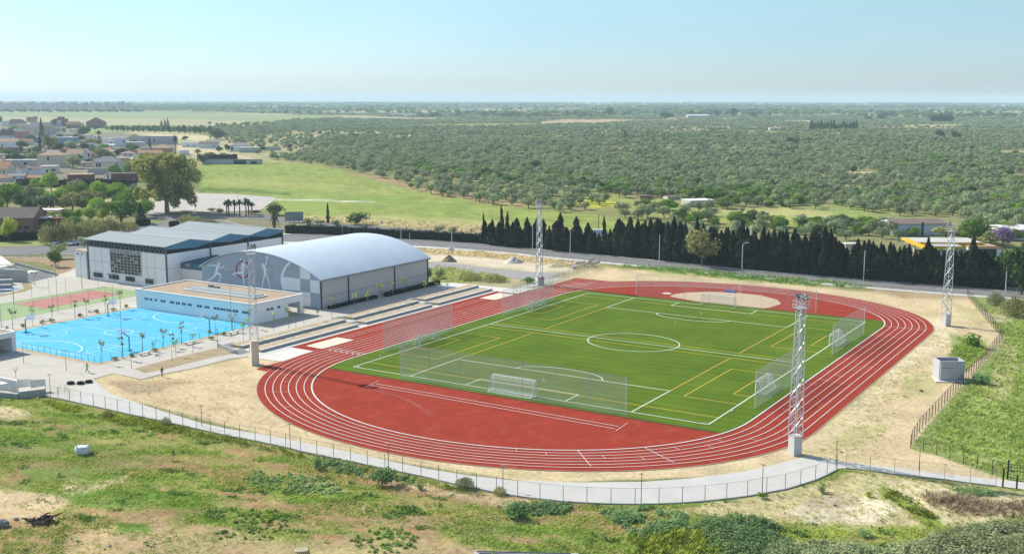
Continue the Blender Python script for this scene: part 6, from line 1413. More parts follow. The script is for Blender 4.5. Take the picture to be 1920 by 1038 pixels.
for a in range(6): mb.path([(0, 0, 1.0), (.25 * math.cos(a), .25 * math.sin(a), 1.5), (.45 * math.cos(a), .45 * math.sin(a), 2.0)], .02, 4, .01)
mb.build('branches', M('sapling_bark', (.25, .19, .13), .15, 3), e, local=True)
# low dry shrubs in the planting strips
g = 'low shrubs along the court'
for k, (px, py) in enumerate(((43, 612), (78, 606), (151, 593), (213, 582), (236, 576), (215, 675), (248, 668), (290, 659), (421, 628), (397, 636), (181, 586), (98, 603))): plant('bush', L_REED, at(px, py), .7, 1.3, ['small brown shrub beside the porch building edge', 'small brown shrub behind the first far-side hoop', 'small brown shrub near the reddish sapling', 'small brown shrub near the second far-side hoop', 'small brown shrub at the far court corner', 'small brown shrub between corner sapling and middle hoop', 'small brown shrub at the foot of the middle hoop', 'small brown shrub at the low leafy sapling', 'small brown shrub near the third white bench', 'small brown shrub by the far bench-side hoop', 'small brown shrub at the second far bench', 'small brown shrub at the far-side bench sapling'][k], g, 'shrub', k % 2, 'low_shrub')

# clipped hedges
def hedge(name, label, pts, w, h, mat=L_HEDGE, seed=1, dens=9, leafsz=.22):
    r = np.random.default_rng(seed); t = thing(name, label, 'hedge', (*pts[0], 0)); t['_o'] = (*pts[0], 0)
    V = []; C = []; N = []
    for a, b in zip(pts, pts[1:]):
        a = np.array(a); b = np.array(b); L = np.linalg.norm(b - a); d = (b - a) / L; nn = np.array([-d[1], d[0]]); n = int(L * dens)
        s_ = r.uniform(0, L, n); side = r.integers(0, 3, n); hh = h * (1 + .05 * np.sin(s_ * .9) + .04 * np.sin(s_ * 2.3))
        off = np.where(side == 0, -w / 2, np.where(side == 1, w / 2, r.uniform(-w / 2, w / 2, n))) + r.normal(0, .08, n); zz = np.where(side == 2, hh + r.normal(0, .1, n), r.uniform(0, 1, n) * hh)
        C.append(np.stack([a[0] + d[0] * s_ + nn[0] * off, a[1] + d[1] * s_ + nn[1] * off, zz], 1)); m = np.where(side == 0, -1, np.where(side == 1, 1, 0)); N.append(np.stack([nn[0] * m, nn[1] * m, np.where(side == 2, 1., .2)], 1) + r.normal(size=(n, 3)) * .45)
    C = np.concatenate(C) - np.array([pts[0][0], pts[0][1], 0]); N = np.concatenate(N); V, Fc = leaf_quads(C, N, leafsz * r.uniform(.7, 1.4, len(C)), r)
    o = D.objects.new('foliage', np_mesh('foliage', V, Fc, [mat])); COL.objects.link(o); o.parent = t
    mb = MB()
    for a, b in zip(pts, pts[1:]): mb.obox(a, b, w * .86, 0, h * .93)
    mb.build('dark_core', M('hedge_inside', (.010, .018, .009), .3, 1), t)  # solid near-black core inside the leaf shell
HG = [(536, 437), (590, 438), (640, 440), (700, 444), (752, 447), (800, 449), (850, 452), (900, 455), (930, 458)]
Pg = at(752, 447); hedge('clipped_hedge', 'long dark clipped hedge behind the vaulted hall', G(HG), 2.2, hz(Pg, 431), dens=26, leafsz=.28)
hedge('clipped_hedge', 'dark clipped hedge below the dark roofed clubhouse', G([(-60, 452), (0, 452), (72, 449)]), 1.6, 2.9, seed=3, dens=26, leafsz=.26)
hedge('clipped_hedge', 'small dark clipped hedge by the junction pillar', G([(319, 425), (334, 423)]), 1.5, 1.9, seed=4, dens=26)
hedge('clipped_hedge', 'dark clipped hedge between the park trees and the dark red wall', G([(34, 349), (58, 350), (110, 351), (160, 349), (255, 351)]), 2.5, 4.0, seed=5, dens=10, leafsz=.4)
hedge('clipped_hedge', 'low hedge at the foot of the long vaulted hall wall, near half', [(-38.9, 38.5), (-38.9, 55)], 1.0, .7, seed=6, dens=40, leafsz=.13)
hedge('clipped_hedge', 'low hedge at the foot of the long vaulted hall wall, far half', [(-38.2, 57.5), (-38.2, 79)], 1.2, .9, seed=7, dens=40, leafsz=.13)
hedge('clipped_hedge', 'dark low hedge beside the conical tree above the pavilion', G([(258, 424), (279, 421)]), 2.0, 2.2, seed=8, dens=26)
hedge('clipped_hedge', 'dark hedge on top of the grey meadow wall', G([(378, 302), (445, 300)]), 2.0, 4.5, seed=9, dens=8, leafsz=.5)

# park trees left of the pavilion (x0, x1, base, top)
ptree('eucalyptus_tree', L_EUC, 251, 376, 399, 281, 'huge old eucalyptus with spreading olive-gold crown beside the gravel car park')
g = 'trees of the park at the left'
PARK = [('round_tree', L_MID, 30, 62, 378, 346, 'second deep green tree right of the left edge one'), ('round_tree', L_MID, 58, 92, 376, 348, 'mid green tree between the edge trees and the tall bright one'), ('round_tree', L_DARK, 84, 118, 392, 362, 'shaded green tree under the tall bright one'), ('round_tree', L_BRIGHT, 112, 150, 374, 344, 'bright tree left of the large fresh one'), ('round_tree', L_MID, 142, 178, 374, 342, 'mid green tree just left of the large fresh one'), ('round_tree', L_MID, 138, 172, 396, 366, 'mid green tree in the park middle row'), ('round_tree', L_BRIGHT, 165, 200, 400, 368, 'light green tree left of the biggest one'), ('round_tree', L_MID, 220, 258, 384, 350, 'mid green tree behind the biggest one, right'), ('round_tree', L_DARK, 200, 236, 380, 352, 'shaded tree behind the biggest one, left'), ('round_tree', L_MID, -16, 14, 376, 344, 'green tree half outside at the left edge'), ('round_tree', L_MID, 10, 44, 370, 342, 'green tree below the orange roofed low house'), ('olive_tree', L_GREYG, 100, 134, 396, 368, 'grey-green tree before the shaded one'), ('round_tree', L_DARK, 40, 76, 398, 370, 'dark tree behind the clubhouse ridge'), ('round_tree', L_BRIGHT, 230, 262, 404, 374, 'bright flank of green right of the biggest one'), ('round_tree', L_MID, 60, 88, 420, 396, 'green tree between the white awnings')]
T = PARK + [('round_tree', L_MID, -12, 40, 390, 340, 'broad deep green tree at the left edge above the dark roof'), ('olive_tree', L_GREYG, 38, 76, 386, 350, 'grey-green tree right of the broad left edge tree'), ('round_tree', L_PALE, 33, 47, 380, 362, 'small whitish blossoming crown near the left edge'), ('round_tree', L_PALE, 58, 76, 382, 364, 'pale pinkish blossoming crown beside the grey-green tree'), ('round_tree', L_BRIGHT, 56, 78, 354, 332, 'light green tree in front of the orange roofed house'), ('round_tree', L_BRIGHT, 80, 112, 358, 321, 'tall bright green tree between the houses and the hedge'), ('olive_tree', L_GREYG, 128, 160, 362, 336, 'grey olive tree between two bright green trees'), ('round_tree', L_BRIGHT, 94, 133, 384, 350, 'bright green spreading tree in the middle of the park'), ('round_tree', L_BRIGHT, 168, 222, 380, 338, 'large fresh green tree below the brown wall'), ('round_tree', L_BRIGHT, 208, 242, 370, 339, 'fresh green tree right of the large one'), ('olive_tree', L_GREYG, 240, 260, 372, 345, 'small grey tree left of the eucalyptus'), ('round_tree', L_MID, 188, 268, 418, 362, 'biggest dense green tree above the pavilion'), ('round_tree', L_MID, 252, 292, 408, 370, 'green tree touching the eucalyptus from the left'), ('conifer_tree', L_DARK, 253, 277, 421, 381, 'dark conical conifer at the junction'), ('round_tree', L_DARK, 22, 62, 392, 362, 'dark green tree behind the clubhouse roof'), ('olive_tree', L_OLIVE2, 62, 110, 398, 364, 'dark olive tree behind the white awning'), ('round_tree', L_MID, 72, 118, 392, 358, 'mid green tree over the white awnings'), ('olive_tree', L_REED, 112, 160, 396, 356, 'brownish green tree at the park centre'), ('olive_tree', L_REED, 145, 198, 392, 355, 'olive-brown tree left of the biggest green tree'), ('round_tree', L_BRIGHT, 112, 138, 418, 390, 'clipped round bright tree, leftmost of the car park row'), ('round_tree', L_BRIGHT, 132, 158, 414, 391, 'clipped round bright tree, second of the car park row'), ('round_tree', L_BRIGHT, 156, 184, 416, 386, 'clipped bright tree with a lamp before it'), ('round_tree', L_LIME, 180, 206, 414, 388, 'yellowish round tree at the foot of the biggest tree'), ('round_tree', L_BRIGHT, 84, 108, 424, 398, 'bright round tree beside the white roof'), ('round_tree', L_MID, 104, 126, 424, 402, 'green round tree behind the brown thicket, left'), ('round_tree', L_MID, 124, 158, 424, 404, 'green round tree behind the brown thicket, right'), ('round_tree', L_MID, 78, 98, 436, 414, 'green tree at the left end of the brown thicket'), ('round_tree', L_MID, 22, 52, 432, 403, 'green tree before the clubhouse dark wall'), ('round_tree', L_LIME, 1, 36, 452, 405, 'lone lime yellow tree on the verge before the dark hedge'), ('olive_tree', L_GREYG, 96, 126, 484, 452, 'grey olive tree overhanging the upper left road'), ('round_tree', L_MID, 91, 118, 500, 466, 'green tree on the red soil bank beside the steps'), ('olive_tree', L_GREYG, 146, 170, 464, 444, 'small grey tree at the pavilion corner by the white car'), ('round_tree', L_MID, -14, 12, 400, 370, 'green tree cut by the left edge behind the roof'), ('round_tree', L_DARK, 150, 190, 372, 350, 'shaded green tree between fresh green crowns'), ('round_tree', L_DARK, 98, 128, 376, 352, 'shaded tree behind the bright spreading one'), ('round_tree', L_BRIGHT, 120, 146, 438, 462, '')]
for k, (kd, m_, a, b, yb, yt, lb) in enumerate(T[:-1]): ptree(kd, m_, a, b, yb, yt, lb, g, 'tree', k % 3)
g = 'brownish thicket above the road'
for k, (a, b, yb, yt) in enumerate(((72, 104, 458, 424), (92, 128, 457, 418), (116, 154, 456, 414), (142, 178, 455, 416), (166, 204, 449, 412), (190, 222, 441, 409), (208, 236, 434, 416), (226, 260, 431, 417), (110, 140, 450, 412), (150, 186, 446, 410), (332, 372, 420, 403), (352, 392, 424, 407), (380, 412, 428, 412))):
    lb = f'brown-green thicket shrub, {ORD[k]} from the left above the road' if k < 10 else f'dusty green shrub behind the pavilion roof, {ORD[k - 10]} from the junction'
    ptree('thicket_bush', L_REED, a, b, yb, yt, lb, g if k < 10 else 'shrubs behind the pavilion roof', 'shrub', k % 3, 'thicket_shrub')
g = 'fan palms on the traffic island'
for k, (x, yb, yt) in enumerate(((425, 404, 374), (429.5, 404.5, 372), (440, 404, 373), (449.5, 405, 372), (461.5, 405, 370), (466.5, 404, 372), (473, 402, 378))): ptree('palm_tree', L_PALM, x - 9, x + 9, yb, yt, f'fan palm on the traffic island, {ORD[k]} from the left', g, 'palm', k % 3)
ptree('date_palm', L_DATE, 498, 532, 428, 396, 'squat feathery date palm beside the hoarding', None, 'palm')
ptree('bush', L_DARK, 498, 541, 403, 380, 'large dark bush left of the hoarding', None, 'shrub', 0, 'round_bush'); ptree('bush', L_DARK, 641, 690, 421, 396, 'large dark round bush behind the clipped hedge', None, 'shrub', 1, 'round_bush')
ptree('cypress_tree', L_CYP, 611.5, 618.5, 419, 380, 'single slim cypress standing alone behind the hedge', None, 'tree', 1)
for k, (a, b, yb, yt, lb) in enumerate(((566, 590, 420, 408, 'low green shrub right of the hoarding'), (590, 612, 421, 411, 'low green shrub left of the single cypress'), (618, 642, 422, 411, 'low green shrub right of the single cypress'), (812, 836, 436, 421, 'light green shrub behind the hedge middle'), (836, 858, 437, 424, 'light green shrub behind the hedge right part'), (388, 404, 397, 389, 'brown clump of the traffic island left edge'), (404, 424, 400, 390, 'brown clump before the palms'), (466, 492, 402, 392, 'brown clump right of the palms'))): ptree('bush', L_GREYG if k < 5 else L_REED, a, b, yb, yt, lb, 'verge shrubs', 'shrub', k % 2, 'verge_shrub')

# the cypress row behind the road
CB = [(905, 463), (1000, 471), (1100, 480), (1200, 489), (1300, 499), (1400, 509), (1500, 518), (1600, 527), (1700, 535), (1800, 542), (1900, 549), (2000, 558)]
def cb(x): return float(np.interp(x, [p[0] for p in CB], [p[1] for p in CB])) - 4.5
tops = [(907, 400), (917, 428), (923, 411), (931, 425), (944, 386), (949, 398), (957, 425), (962, 417), (968, 410), (977, 428), (986, 408), (992, 416), (999, 420), (1004, 411), (1018, 412), (1028, 424), (1040, 416), (1050, 401), (1062, 428), (1066, 432), (1080, 407), (1088, 424), (1100, 418), (1107, 430), (1117, 434), (1123, 438), (1135, 405), (1145, 430), (1152, 424), (1161, 407), (1168, 412), (1177, 410), (1186, 424), (1196, 409), (1206, 416), (1211, 412), (1219, 408), (1230, 418), (1238, 409), (1245, 418), (1252, 414), (1262, 406), (1268, 414), (1277, 420), (1286, 416), (1297, 430), (1309, 404), (1318, 418), (1330, 424), (1342, 428), (1358, 424), (1372, 430), (1382, 424), (1391, 416), (1399, 424), (1414, 432), (1425, 424), (1436, 430), (1446, 426), (1456, 432), (1466, 434), (1476, 428), (1485, 426), (1496, 436), (1505, 438), (1516, 434), (1526, 432), (1537, 436), (1547, 424), (1556, 430), (1566, 442), (1576, 454), (1583, 462), (1597, 456), (1606, 446), (1615, 450), (1624, 448), (1635, 450), (1646, 452), (1655, 458), (1664, 452), (1673, 456), (1684, 460), (1694, 464), (1703, 462), (1714, 464), (1726, 466), (1733, 444), (1744, 458), (1754, 470), (1765, 472), (1776, 470), (1788, 470), (1800, 468), (1811, 466), (1820, 440), (1829, 464), (1838, 470), (1848, 474), (1858, 472), (1868, 478), (1880, 486), (1894, 480), (1908, 486), (1922, 490), (1940, 488), (1960, 490)]
secs = [(905, 998, 'between the hedge end and the lamp left of the far tower'), (998, 1069, 'on either side of the far lattice tower'), (1069, 1236, 'left of the light green tree, right of the far tower lamp'), (1236, 1392, 'between the light green tree and the first curved-arm lamp'), (1392, 1620, 'between the first curved-arm lamp and the gap lamp'), (1620, 1776, 'before the yellow canopy, left of the right-hand tower'), (1776, 2100, 'right of the right-hand tower')]
for k, (x, yt) in enumerate(tops):
    P = at(x, cb(x) - 1.5 - 2.0 * ((k * 7) % 5) / 4); H = hz(P, yt + (3 if x > 1150 else 0)); s_ = [s for s in secs if s[0] <= x < s[1]][0]
    cm = L_CYPB if k % 9 == 4 and x > 1150 else L_CYP
    slim = H > 9.5 and x < 1150; w = random.uniform(1.4, 1.9) if slim else random.uniform(2.6, 3.7)
    if x in (1040, 1050, 1080): w = 4.6
    c_ = plant('cypress_tree', cm, P, H, w * random.uniform(.8, 1.3), f'{"brownish" if cm is L_CYPB else "dark"} cypress {s_[2]}', 'cypresses in the row behind the road', 'tree', k % 4); c_.rotation_euler.x = random.uniform(-.05, .05); c_.rotation_euler.y = random.uniform(-.05, .05)
q = random.Random(17)
g = 'lower dark cypresses filling the row'
for k in range(120):
    x = 908 + k * 8.6 + q.uniform(-3, 3)
    if 1584 < x < 1596 or 1109 < x < 1131: continue
    y = cb(x) - q.uniform(0, 3.0); P = at(x, y); H = hz(P, cb(x) - (q.uniform(30, 46) if x < 1150 else q.uniform(58, 78) if x < 1600 else q.uniform(52, 72))); s_ = [s for s in secs if s[0] <= x < s[1]][0]
    if k % 6 == 3 and x > 1000: plant('round_tree', L_CYP, P, H * q.uniform(.75, 1.0), q.uniform(4.5, 6.5), f'dark bushy tree {s_[2]}', 'bushy trees within the cypress row', 'tree', k % 3)
    else: plant('cypress_tree', L_CYP, P, H, q.uniform(3.0, 4.4), f'low cypress {s_[2]}', g, 'tree', k % 4)
ptree('round_tree', L_REED, 1284, 1348, 499, 426, 'light green rounded tree standing in front of the cypresses', None, 'tree', 1)
ptree('round_tree', L_DARK, 1868, 1962, 552, 440, 'big dark green pine-like tree at the right end of the row', None, 'tree', 2)
ptree('round_tree', L_MID, 1795, 1860, 455, 405, 'dense green tree left of the purple-flowering tree', None, 'tree', 0)
ptree('round_tree', L_PURP, 1856, 1903, 462, 423, 'purple-flowering jacaranda tree near the right edge', None, 'tree', 1)
ptree('olive_tree', L_REED, 1830, 1880, 462, 436, 'brown bare-looking tree below the jacaranda', None, 'tree', 1)
ptree('olive_tree', L_REED, 1748, 1800, 446, 425, 'brown scrubby tree behind the right-hand tower top', None, 'tree', 0)

# bushes inside and around the sports ground
for k, (kd, m_, a, b, yb, yt, lb) in enumerate((('bush', L_MID, 1802, 1842, 650, 623, 'round green bush on the sand left of the dark fence'), ('thicket_bush', L_GREYG, 1850, 1884, 572, 548, 'grey-green bush behind the fence by the road'), ('thicket_bush', L_REED, 1878, 1930, 592, 556, 'brown and green thicket at the right edge'), ('bush', L_TALL, 1820, 1862, 720, 696, 'low blue-green weed patch right of the cabin'), ('bush', L_MID, 796, 812, 523, 498, 'narrow green bush beyond the vaulted hall corner'), ('bush', L_TALL, 817, 836, 521, 500, 'dark green bush in the waste ground'), ('bush', L_TALL, 974, 1003, 530, 518, 'green weed clump left of the far tower block'), ('thicket_bush', L_REED, 905, 950, 527, 514, 'yellowish reed clump in the waste ground, right'), ('thicket_bush', L_REED, 860, 905, 524, 511, 'yellowish reed clump in the waste ground, left'), ('bush', L_TALL, 582, 604, 882, 858, 'dense blue-green bush at the path fence, near'), ('bush', L_TALL, 693, 742, 914, 880, 'wide blue-green weed clump by the path fence'), ('bush', L_TALL, 776, 794, 920, 906, 'small grey-green bush on the slope'), ('thicket_bush', L_GREYG, 852, 890, 914, 894, 'round pale feathery bush against the path'), ('thicket_bush', L_REED, 925, 950, 926, 911, 'straw-coloured bush against the path'), ('thicket_bush', L_GREYG, 300, 322, 796, 781, 'pale feathery bush at the start of the path fence'), ('bush', L_TALL, 936, 985, 975, 941, 'blue-green bush at the middle of the lower slope'), ('bush', L_MID, 1420, 1442, 934, 920, 'small green bush at the foot of a path lamp'), ('thicket_bush', L_REED, 192, 214, 782, 769, 'straw-coloured tuft bush near the walking man side'), ('bush', L_GREYG, 1530, 1552, 922, 906, 'grey-green low bush at the path corner'), ('bush', L_TALL, 1605, 1640, 1006, 994, 'dark green low bush at the bare clearing edge'), ('bush', L_LIME, 1622, 1640, 932, 919, 'small yellow-green tuft in the sandy clearing'))):
    P = at((a + b) / 2, yb); plant(kd, m_, P, hz(P, yt), (b - a) / ppm(P), lb, None, 'shrub', k % 3, 'bush', z=gz(*P) - .05)
# ================================================================== GRASS, WEEDS, THICKETS (uncountable)
def to_px(X, Y, Z=0):
    dx, dy, dz = X - CAM[0], Y - CAM[1], Z - CAM[2]; zz = dx * FWD[0] + dy * FWD[1] + dz * FWD[2]
    return 960 + F * (dx * RGT[0] + dy * RGT[1] + dz * RGT[2]) / zz, 519 - F * (dx * UPV[0] + dy * UPV[1] + dz * UPV[2]) / zz
def at_np(px, py):
    k1 = (px - 960) / F; k2 = (py - 519) / F; d = FWD[None] + RGT[None] * k1[:, None] - UPV[None] * k2[:, None]; t = -CAM[2] / d[:, 2]
    return CAM[0] + d[:, 0] * t, CAM[1] + d[:, 1] * t
FGP = WALK_LO + WALK_RT + [(2150, 1000), (2150, 1120), (-150, 1120), (-150, 735), (0, 738), (55, 745)]
def zslope(X, Y):
    px, py = to_px(X, Y); rel = np.clip(sdist(px, py, WALK_LO + WALK_RT + [(3600, 1100), (3600, 2500), (-1600, 2500), (-1600, 730), (0, 735), (55, 742)]) / 40, 0, 1)
    return -.03 + rel * (.9 * (fbm(X / 14, Y / 14, 41, 4) - .35) + .25 * (fbm(X / 2.2, Y / 2.2, 43, 3) - .5))
def in_world(poly, n, seed):
    """n points spread evenly over the ground inside a picture polygon"""
    W_ = np.array(G(poly)); r = np.random.default_rng(seed); lo = W_.min(0); hi = W_.max(0); X = []; Y = []; c = 0
    while c < n:
        x = r.uniform(lo[0], hi[0], n * 2); y = r.uniform(lo[1], hi[1], n * 2); m = sdist(x, y, [tuple(p) for p in W_]) > 0; X.append(x[m]); Y.append(y[m]); c += m.sum()
        if c == 0: break
    return np.concatenate(X)[:n], np.concatenate(Y)[:n]
def blades(name, label_mats, X, Y, Z, h, spread, nb, w, seed, lean=1.0):
    r = np.random.default_rng(seed); n = len(X); k = n * nb; i = np.repeat(np.arange(n), nb)
    a = r.uniform(0, 6.283, k); rr = spread[i] * r.uniform(0, 1, k) ** .5; b = np.stack([X[i] + rr * np.cos(a), Y[i] + rr * np.sin(a), Z[i] - .03], 1)
    hh = h[i] * r.uniform(.5, 1.15, k); t = b + np.stack([np.cos(a) * lean * hh, np.sin(a) * lean * hh, hh], 1) + r.normal(size=(k, 3)) * (hh * .12)[:, None]
    s = np.stack([-np.sin(a), np.cos(a), np.zeros(k)], 1) * (w * r.uniform(.6, 1.4, k))[:, None]; m = (b + t) / 2 + np.stack([np.zeros(k), np.zeros(k), hh * .12], 1)
    V = np.stack([b - s * .4, m - s, t, m + s], 1).reshape(-1, 3); me = np_mesh(name, V, np.arange(k * 4).reshape(-1, 4), label_mats)
    o = D.objects.new(name, me); COL.objects.link(o); o['kind'] = 'stuff'; return o
G_GRASS = leaf('grass_green', (.28, .42, .06), (.48, .60, .12), .5, .6); G_YEL = leaf('grass_yellow', (.38, .46, .10), (.56, .58, .18), .5, .6); G_DRY = leaf('grass_dry', (.55, .46, .25), (.75, .64, .38), .5, .6); G_DEEP = leaf('weed_deep', (.12, .24, .05), (.25, .39, .09), .5, .7); G_BRN = leaf('brown_scrub', (.36, .27, .17), (.52, .42, .28), .45, .6)
X, Y = in_world(FGP, 60000, 5); PXs, PYs = to_px(X, Y)
uu = X * .93 + Y * .37; vv = -X * .37 + Y * .93; g1 = fbm(uu / 7, vv / 2.6, 91, 5, .6); g2 = fbm(uu / 3, vv / 1.3, 97, 4, .6)
bare = [[(-50, 915), (60, 922), (130, 925), (240, 895), (215, 905), (130, 945), (90, 970), (-50, 985)], [(1250, 958), (1400, 930), (1560, 900), (1590, 885), (1950, 925), (1950, 960), (1800, 990), (1700, 985), (1560, 985), (1400, 980)], [(130, 1000), (380, 985), (560, 1010), (760, 1010), (1000, 1040), (1000, 1090), (100, 1090)], [(-50, 762), (20, 760), (70, 778), (40, 787), (-50, 790)]]
ok = np.ones(len(X)); 
for p in bare: ok = np.where(sdist(PXs, PYs, p) > 0, ok * .22, ok)
ok = np.where(g1 < .42, ok * .35, ok); edge = sdist(PXs, PYs, FGP); keep = (rng.uniform(0, 1, len(X)) < ok) & (edge > 3)
X, Y, g1, g2, PXs, PYs = X[keep], Y[keep], g1[keep], g2[keep], PXs[keep], PYs[keep]; Z = zslope(X, Y)
cls = np.where(g1 > .56, 0, np.where(g1 > .46, 1, 2)); cls = np.where(g2 > .71, 3, cls); cls = np.where((PXs > 1250) & (cls == 0), 1, cls)
for c_, nm, m_, h0, nb, w in ((0, 'green_grass', G_GRASS, .17, 7, .05), (1, 'yellow_grass', G_YEL, .18, 7, .045), (2, 'dry_grass', G_DRY, .13, 6, .04), (3, 'leafy_weeds', G_DEEP, .24, 8, .08)):
    s = cls == c_; n = s.sum(); blades(nm, [m_], X[s], Y[s], Z[s], h0 * (1 + .5 * rng.uniform(-1, 1, n)), np.full(n, .22), nb, w, 60 + c_)
# patches of taller growth
def patch(nm, m_, poly, n, h, nb, w, seed, sp=.3, lean=.9, jit=.4, flat=True):
    x, y = in_world(poly, n, seed); z = zslope(x, y) if flat else np.zeros(len(x)); k = fbm(x / 2.5, y / 2.5, seed, 3); s = k > .36; x, y, z, k = x[s], y[s], z[s], k[s]
    qx, qy = to_px(x, y); e_ = np.clip(sdist(qx, qy, poly) / (14 if flat else 5), 0, 1); s = rng.uniform(0, 1, len(x)) < .25 + .75 * e_; x, y, z, k = x[s], y[s], z[s], k[s] * (.35 + .65 * e_[s])
    if not flat: s = sdist(x, y, oval(9.8)) < 0; x, y, z, k = x[s], y[s], z[s], k[s]
    if nm != 'tall_weeds': return blades(nm, [m_], x, y, z, h * (.5 + 1.1 * k) * (1 + jit * (rng.uniform(-1, 1, len(x)))), np.full(len(x), sp), nb, w, seed, lean)
    r = np.random.default_rng(seed); nb = 16; i = np.repeat(np.arange(len(x)), nb); d = r.normal(size=(len(i), 3)); d[:, 2] = abs(d[:, 2]); d /= np.linalg.norm(d, axis=1, keepdims=True); hh = h * (.5 + 1.1 * k)[i]
    C = np.stack([x[i], y[i], z[i]], 1) + d * np.stack([hh * .75, hh * .75, hh], 1) * r.uniform(.5, 1.05, (len(i), 1)); V, Fc = leaf_quads(C, d + np.array([0, 0, .8]) + r.normal(size=d.shape) * .45, w * r.uniform(.8, 1.7, len(i)), r)
    o = D.objects.new(nm, np_mesh(nm, V, Fc, [m_])); COL.objects.link(o); o['kind'] = 'stuff'; return o
patch('tall_weeds', L_TALL, [(590, 852), (640, 862), (760, 890), (790, 905), (700, 905), (600, 880)], 420, .6, 11, .12, 201)
patch('tall_weeds', L_TALL, [(930, 950), (1010, 940), (1080, 945), (1060, 965), (960, 972)], 380, .6, 11, .12, 202)
patch('tall_weeds', L_TALL, [(1120, 960), (1200, 950), (1280, 965), (1330, 985), (1250, 1010), (1200, 1015), (1160, 990)], 650, .65, 11, .12, 203)
patch('tall_weeds', L_TALL, [(1310, 975), (1400, 968), (1450, 985), (1480, 1000), (1490, 1080), (1380, 1080), (1330, 1030)], 1500, .95, 13, .11, 204)
patch('tall_weeds', L_GREYG, [(1440, 1024), (1540, 1016), (1640, 1026), (1740, 1014), (1740, 1110), (1420, 1110)], 2000, .85, 13, .11, 205)
patch('tall_weeds', L_GREYG, [(1735, 1010), (1790, 992), (1850, 984), (1990, 982), (1990, 1110), (1720, 1110)], 2800, 1.15, 13, .11, 206)
patch('brown_scrub', G_BRN, [(1720, 925), (1800, 925), (1850, 935), (1980, 940), (1980, 975), (1860, 970), (1800, 965), (1740, 950)], 650, .5, 11, .05, 207)
patch('tall_weeds', L_TALL, [(1780, 915), (1850, 920), (1870, 930), (1800, 932)], 200, .8, 12, .09, 208)
patch('yellow_weeds', leaf('yellow_weed', (.20, .27, .03), (.38, .42, .06), .3, .7), [(1660, 915), (1690, 925), (1740, 955), (1780, 985), (1745, 990), (1700, 960), (1660, 935)], 260, .35, 12, .07, 209)
patch('yellow_weeds', MATS['yellow_weed'], [(1180, 1005), (1330, 995), (1400, 1030), (1400, 1090), (1180, 1090)], 600, .6, 12, .07, 210)
patch('yellow_weeds', MATS['yellow_weed'], [(60, 745), (200, 775), (330, 805), (420, 830), (300, 812), (120, 775)], 700, .55, 10, .06, 211)
patch('yellow_weeds', MATS['yellow_weed'], [(190, 768), (330, 798), (480, 832), (600, 862), (760, 895), (900, 925), (900, 930), (700, 892), (480, 842), (300, 805)], 620, .6, 10, .05, 212)
patch('tall_weeds', L_TALL, [(430, 880), (560, 890), (640, 910), (600, 925), (480, 915)], 240, .35, 9, .10, 213)
patch('tall_weeds', L_TALL, [(540, 905), (640, 915), (660, 930), (560, 928)], 160, .35, 9, .10, 214)
patch('tall_weeds', G_DEEP, [(380, 990), (480, 950), (560, 960), (520, 1010), (420, 1020)], 150, .32, 9, .09, 215)
patch('tall_weeds', G_DEEP, [(620, 1000), (760, 990), (800, 1030), (700, 1050)], 150, .32, 9, .09, 216)
# verge and field growth beyond the compound
patch('verge_grass', G_DEEP, [(1120, 496), (1250, 499), (1400, 512), (1560, 526), (1640, 537), (1600, 541), (1400, 527), (1250, 511)], 1100, .5, 9, .10, 220, .5, 1.0, .4, False)
patch('verge_grass', G_DRY, [(790, 466), (900, 471), (1020, 484), (1110, 497), (1090, 503), (1000, 493), (900, 483), (800, 475)], 1300, .6, 9, .09, 221, .5, 1.0, .4, False)
patch('verge_grass', G_YEL, [(808, 497), (860, 502), (950, 516), (950, 527), (870, 530), (806, 527)], 420, .5, 9, .10, 222, .5, 1.0, .4, False)
patch('field_grass', leaf('field_green', (.30, .38, .09), (.46, .52, .15), .5, .4), [(1830, 570), (1884, 632), (1838, 692), (1783, 750), (1708, 838), (1760, 854), (1880, 897), (1990, 915), (1990, 570)], 2600, .28, 6, .09, 223, .5, 1.0, .4, False)
patch('field_grass', G_GRASS, [(1850, 600), (1884, 632), (1850, 690), (1783, 750), (1735, 820), (1780, 854), (1880, 890), (1990, 905), (1990, 600)], 1800, .3, 6, .09, 224, .5, 1.0, .4, False)
patch('field_grass', G_GRASS, [(1790, 632), (1850, 645), (1845, 665), (1800, 700), (1770, 704)], 500, .5, 8, .08, 225, .5, 1.0, .4, False)
patch('straw_tufts', G_DRY, [(200, 712), (470, 690), (490, 730), (540, 790), (700, 850), (600, 836), (400, 790), (230, 740)], 600, .10, 6, .06, 226, .3, 1.0, .4, False)
patch('straw_tufts', G_YEL, [(1560, 800), (1690, 640), (1720, 600), (1790, 640), (1700, 760), (1640, 850), (1520, 850)], 800, .12, 6, .06, 227, .35, 1.0, .4, False)
patch('straw_tufts', G_DRY, [(1560, 800), (1690, 640), (1790, 590), (1860, 620), (1700, 760), (1680, 870), (1540, 855)], 900, .10, 6, .06, 228, .35, 1.0, .4, False)
patch('meadow_tufts', G_DRY, [(540, 405), (700, 412), (900, 425), (1090, 434), (1090, 446), (900, 440), (760, 428), (640, 418), (560, 413)], 2500, .9, 7, .2, 229, .8, 1.0, .4, False)

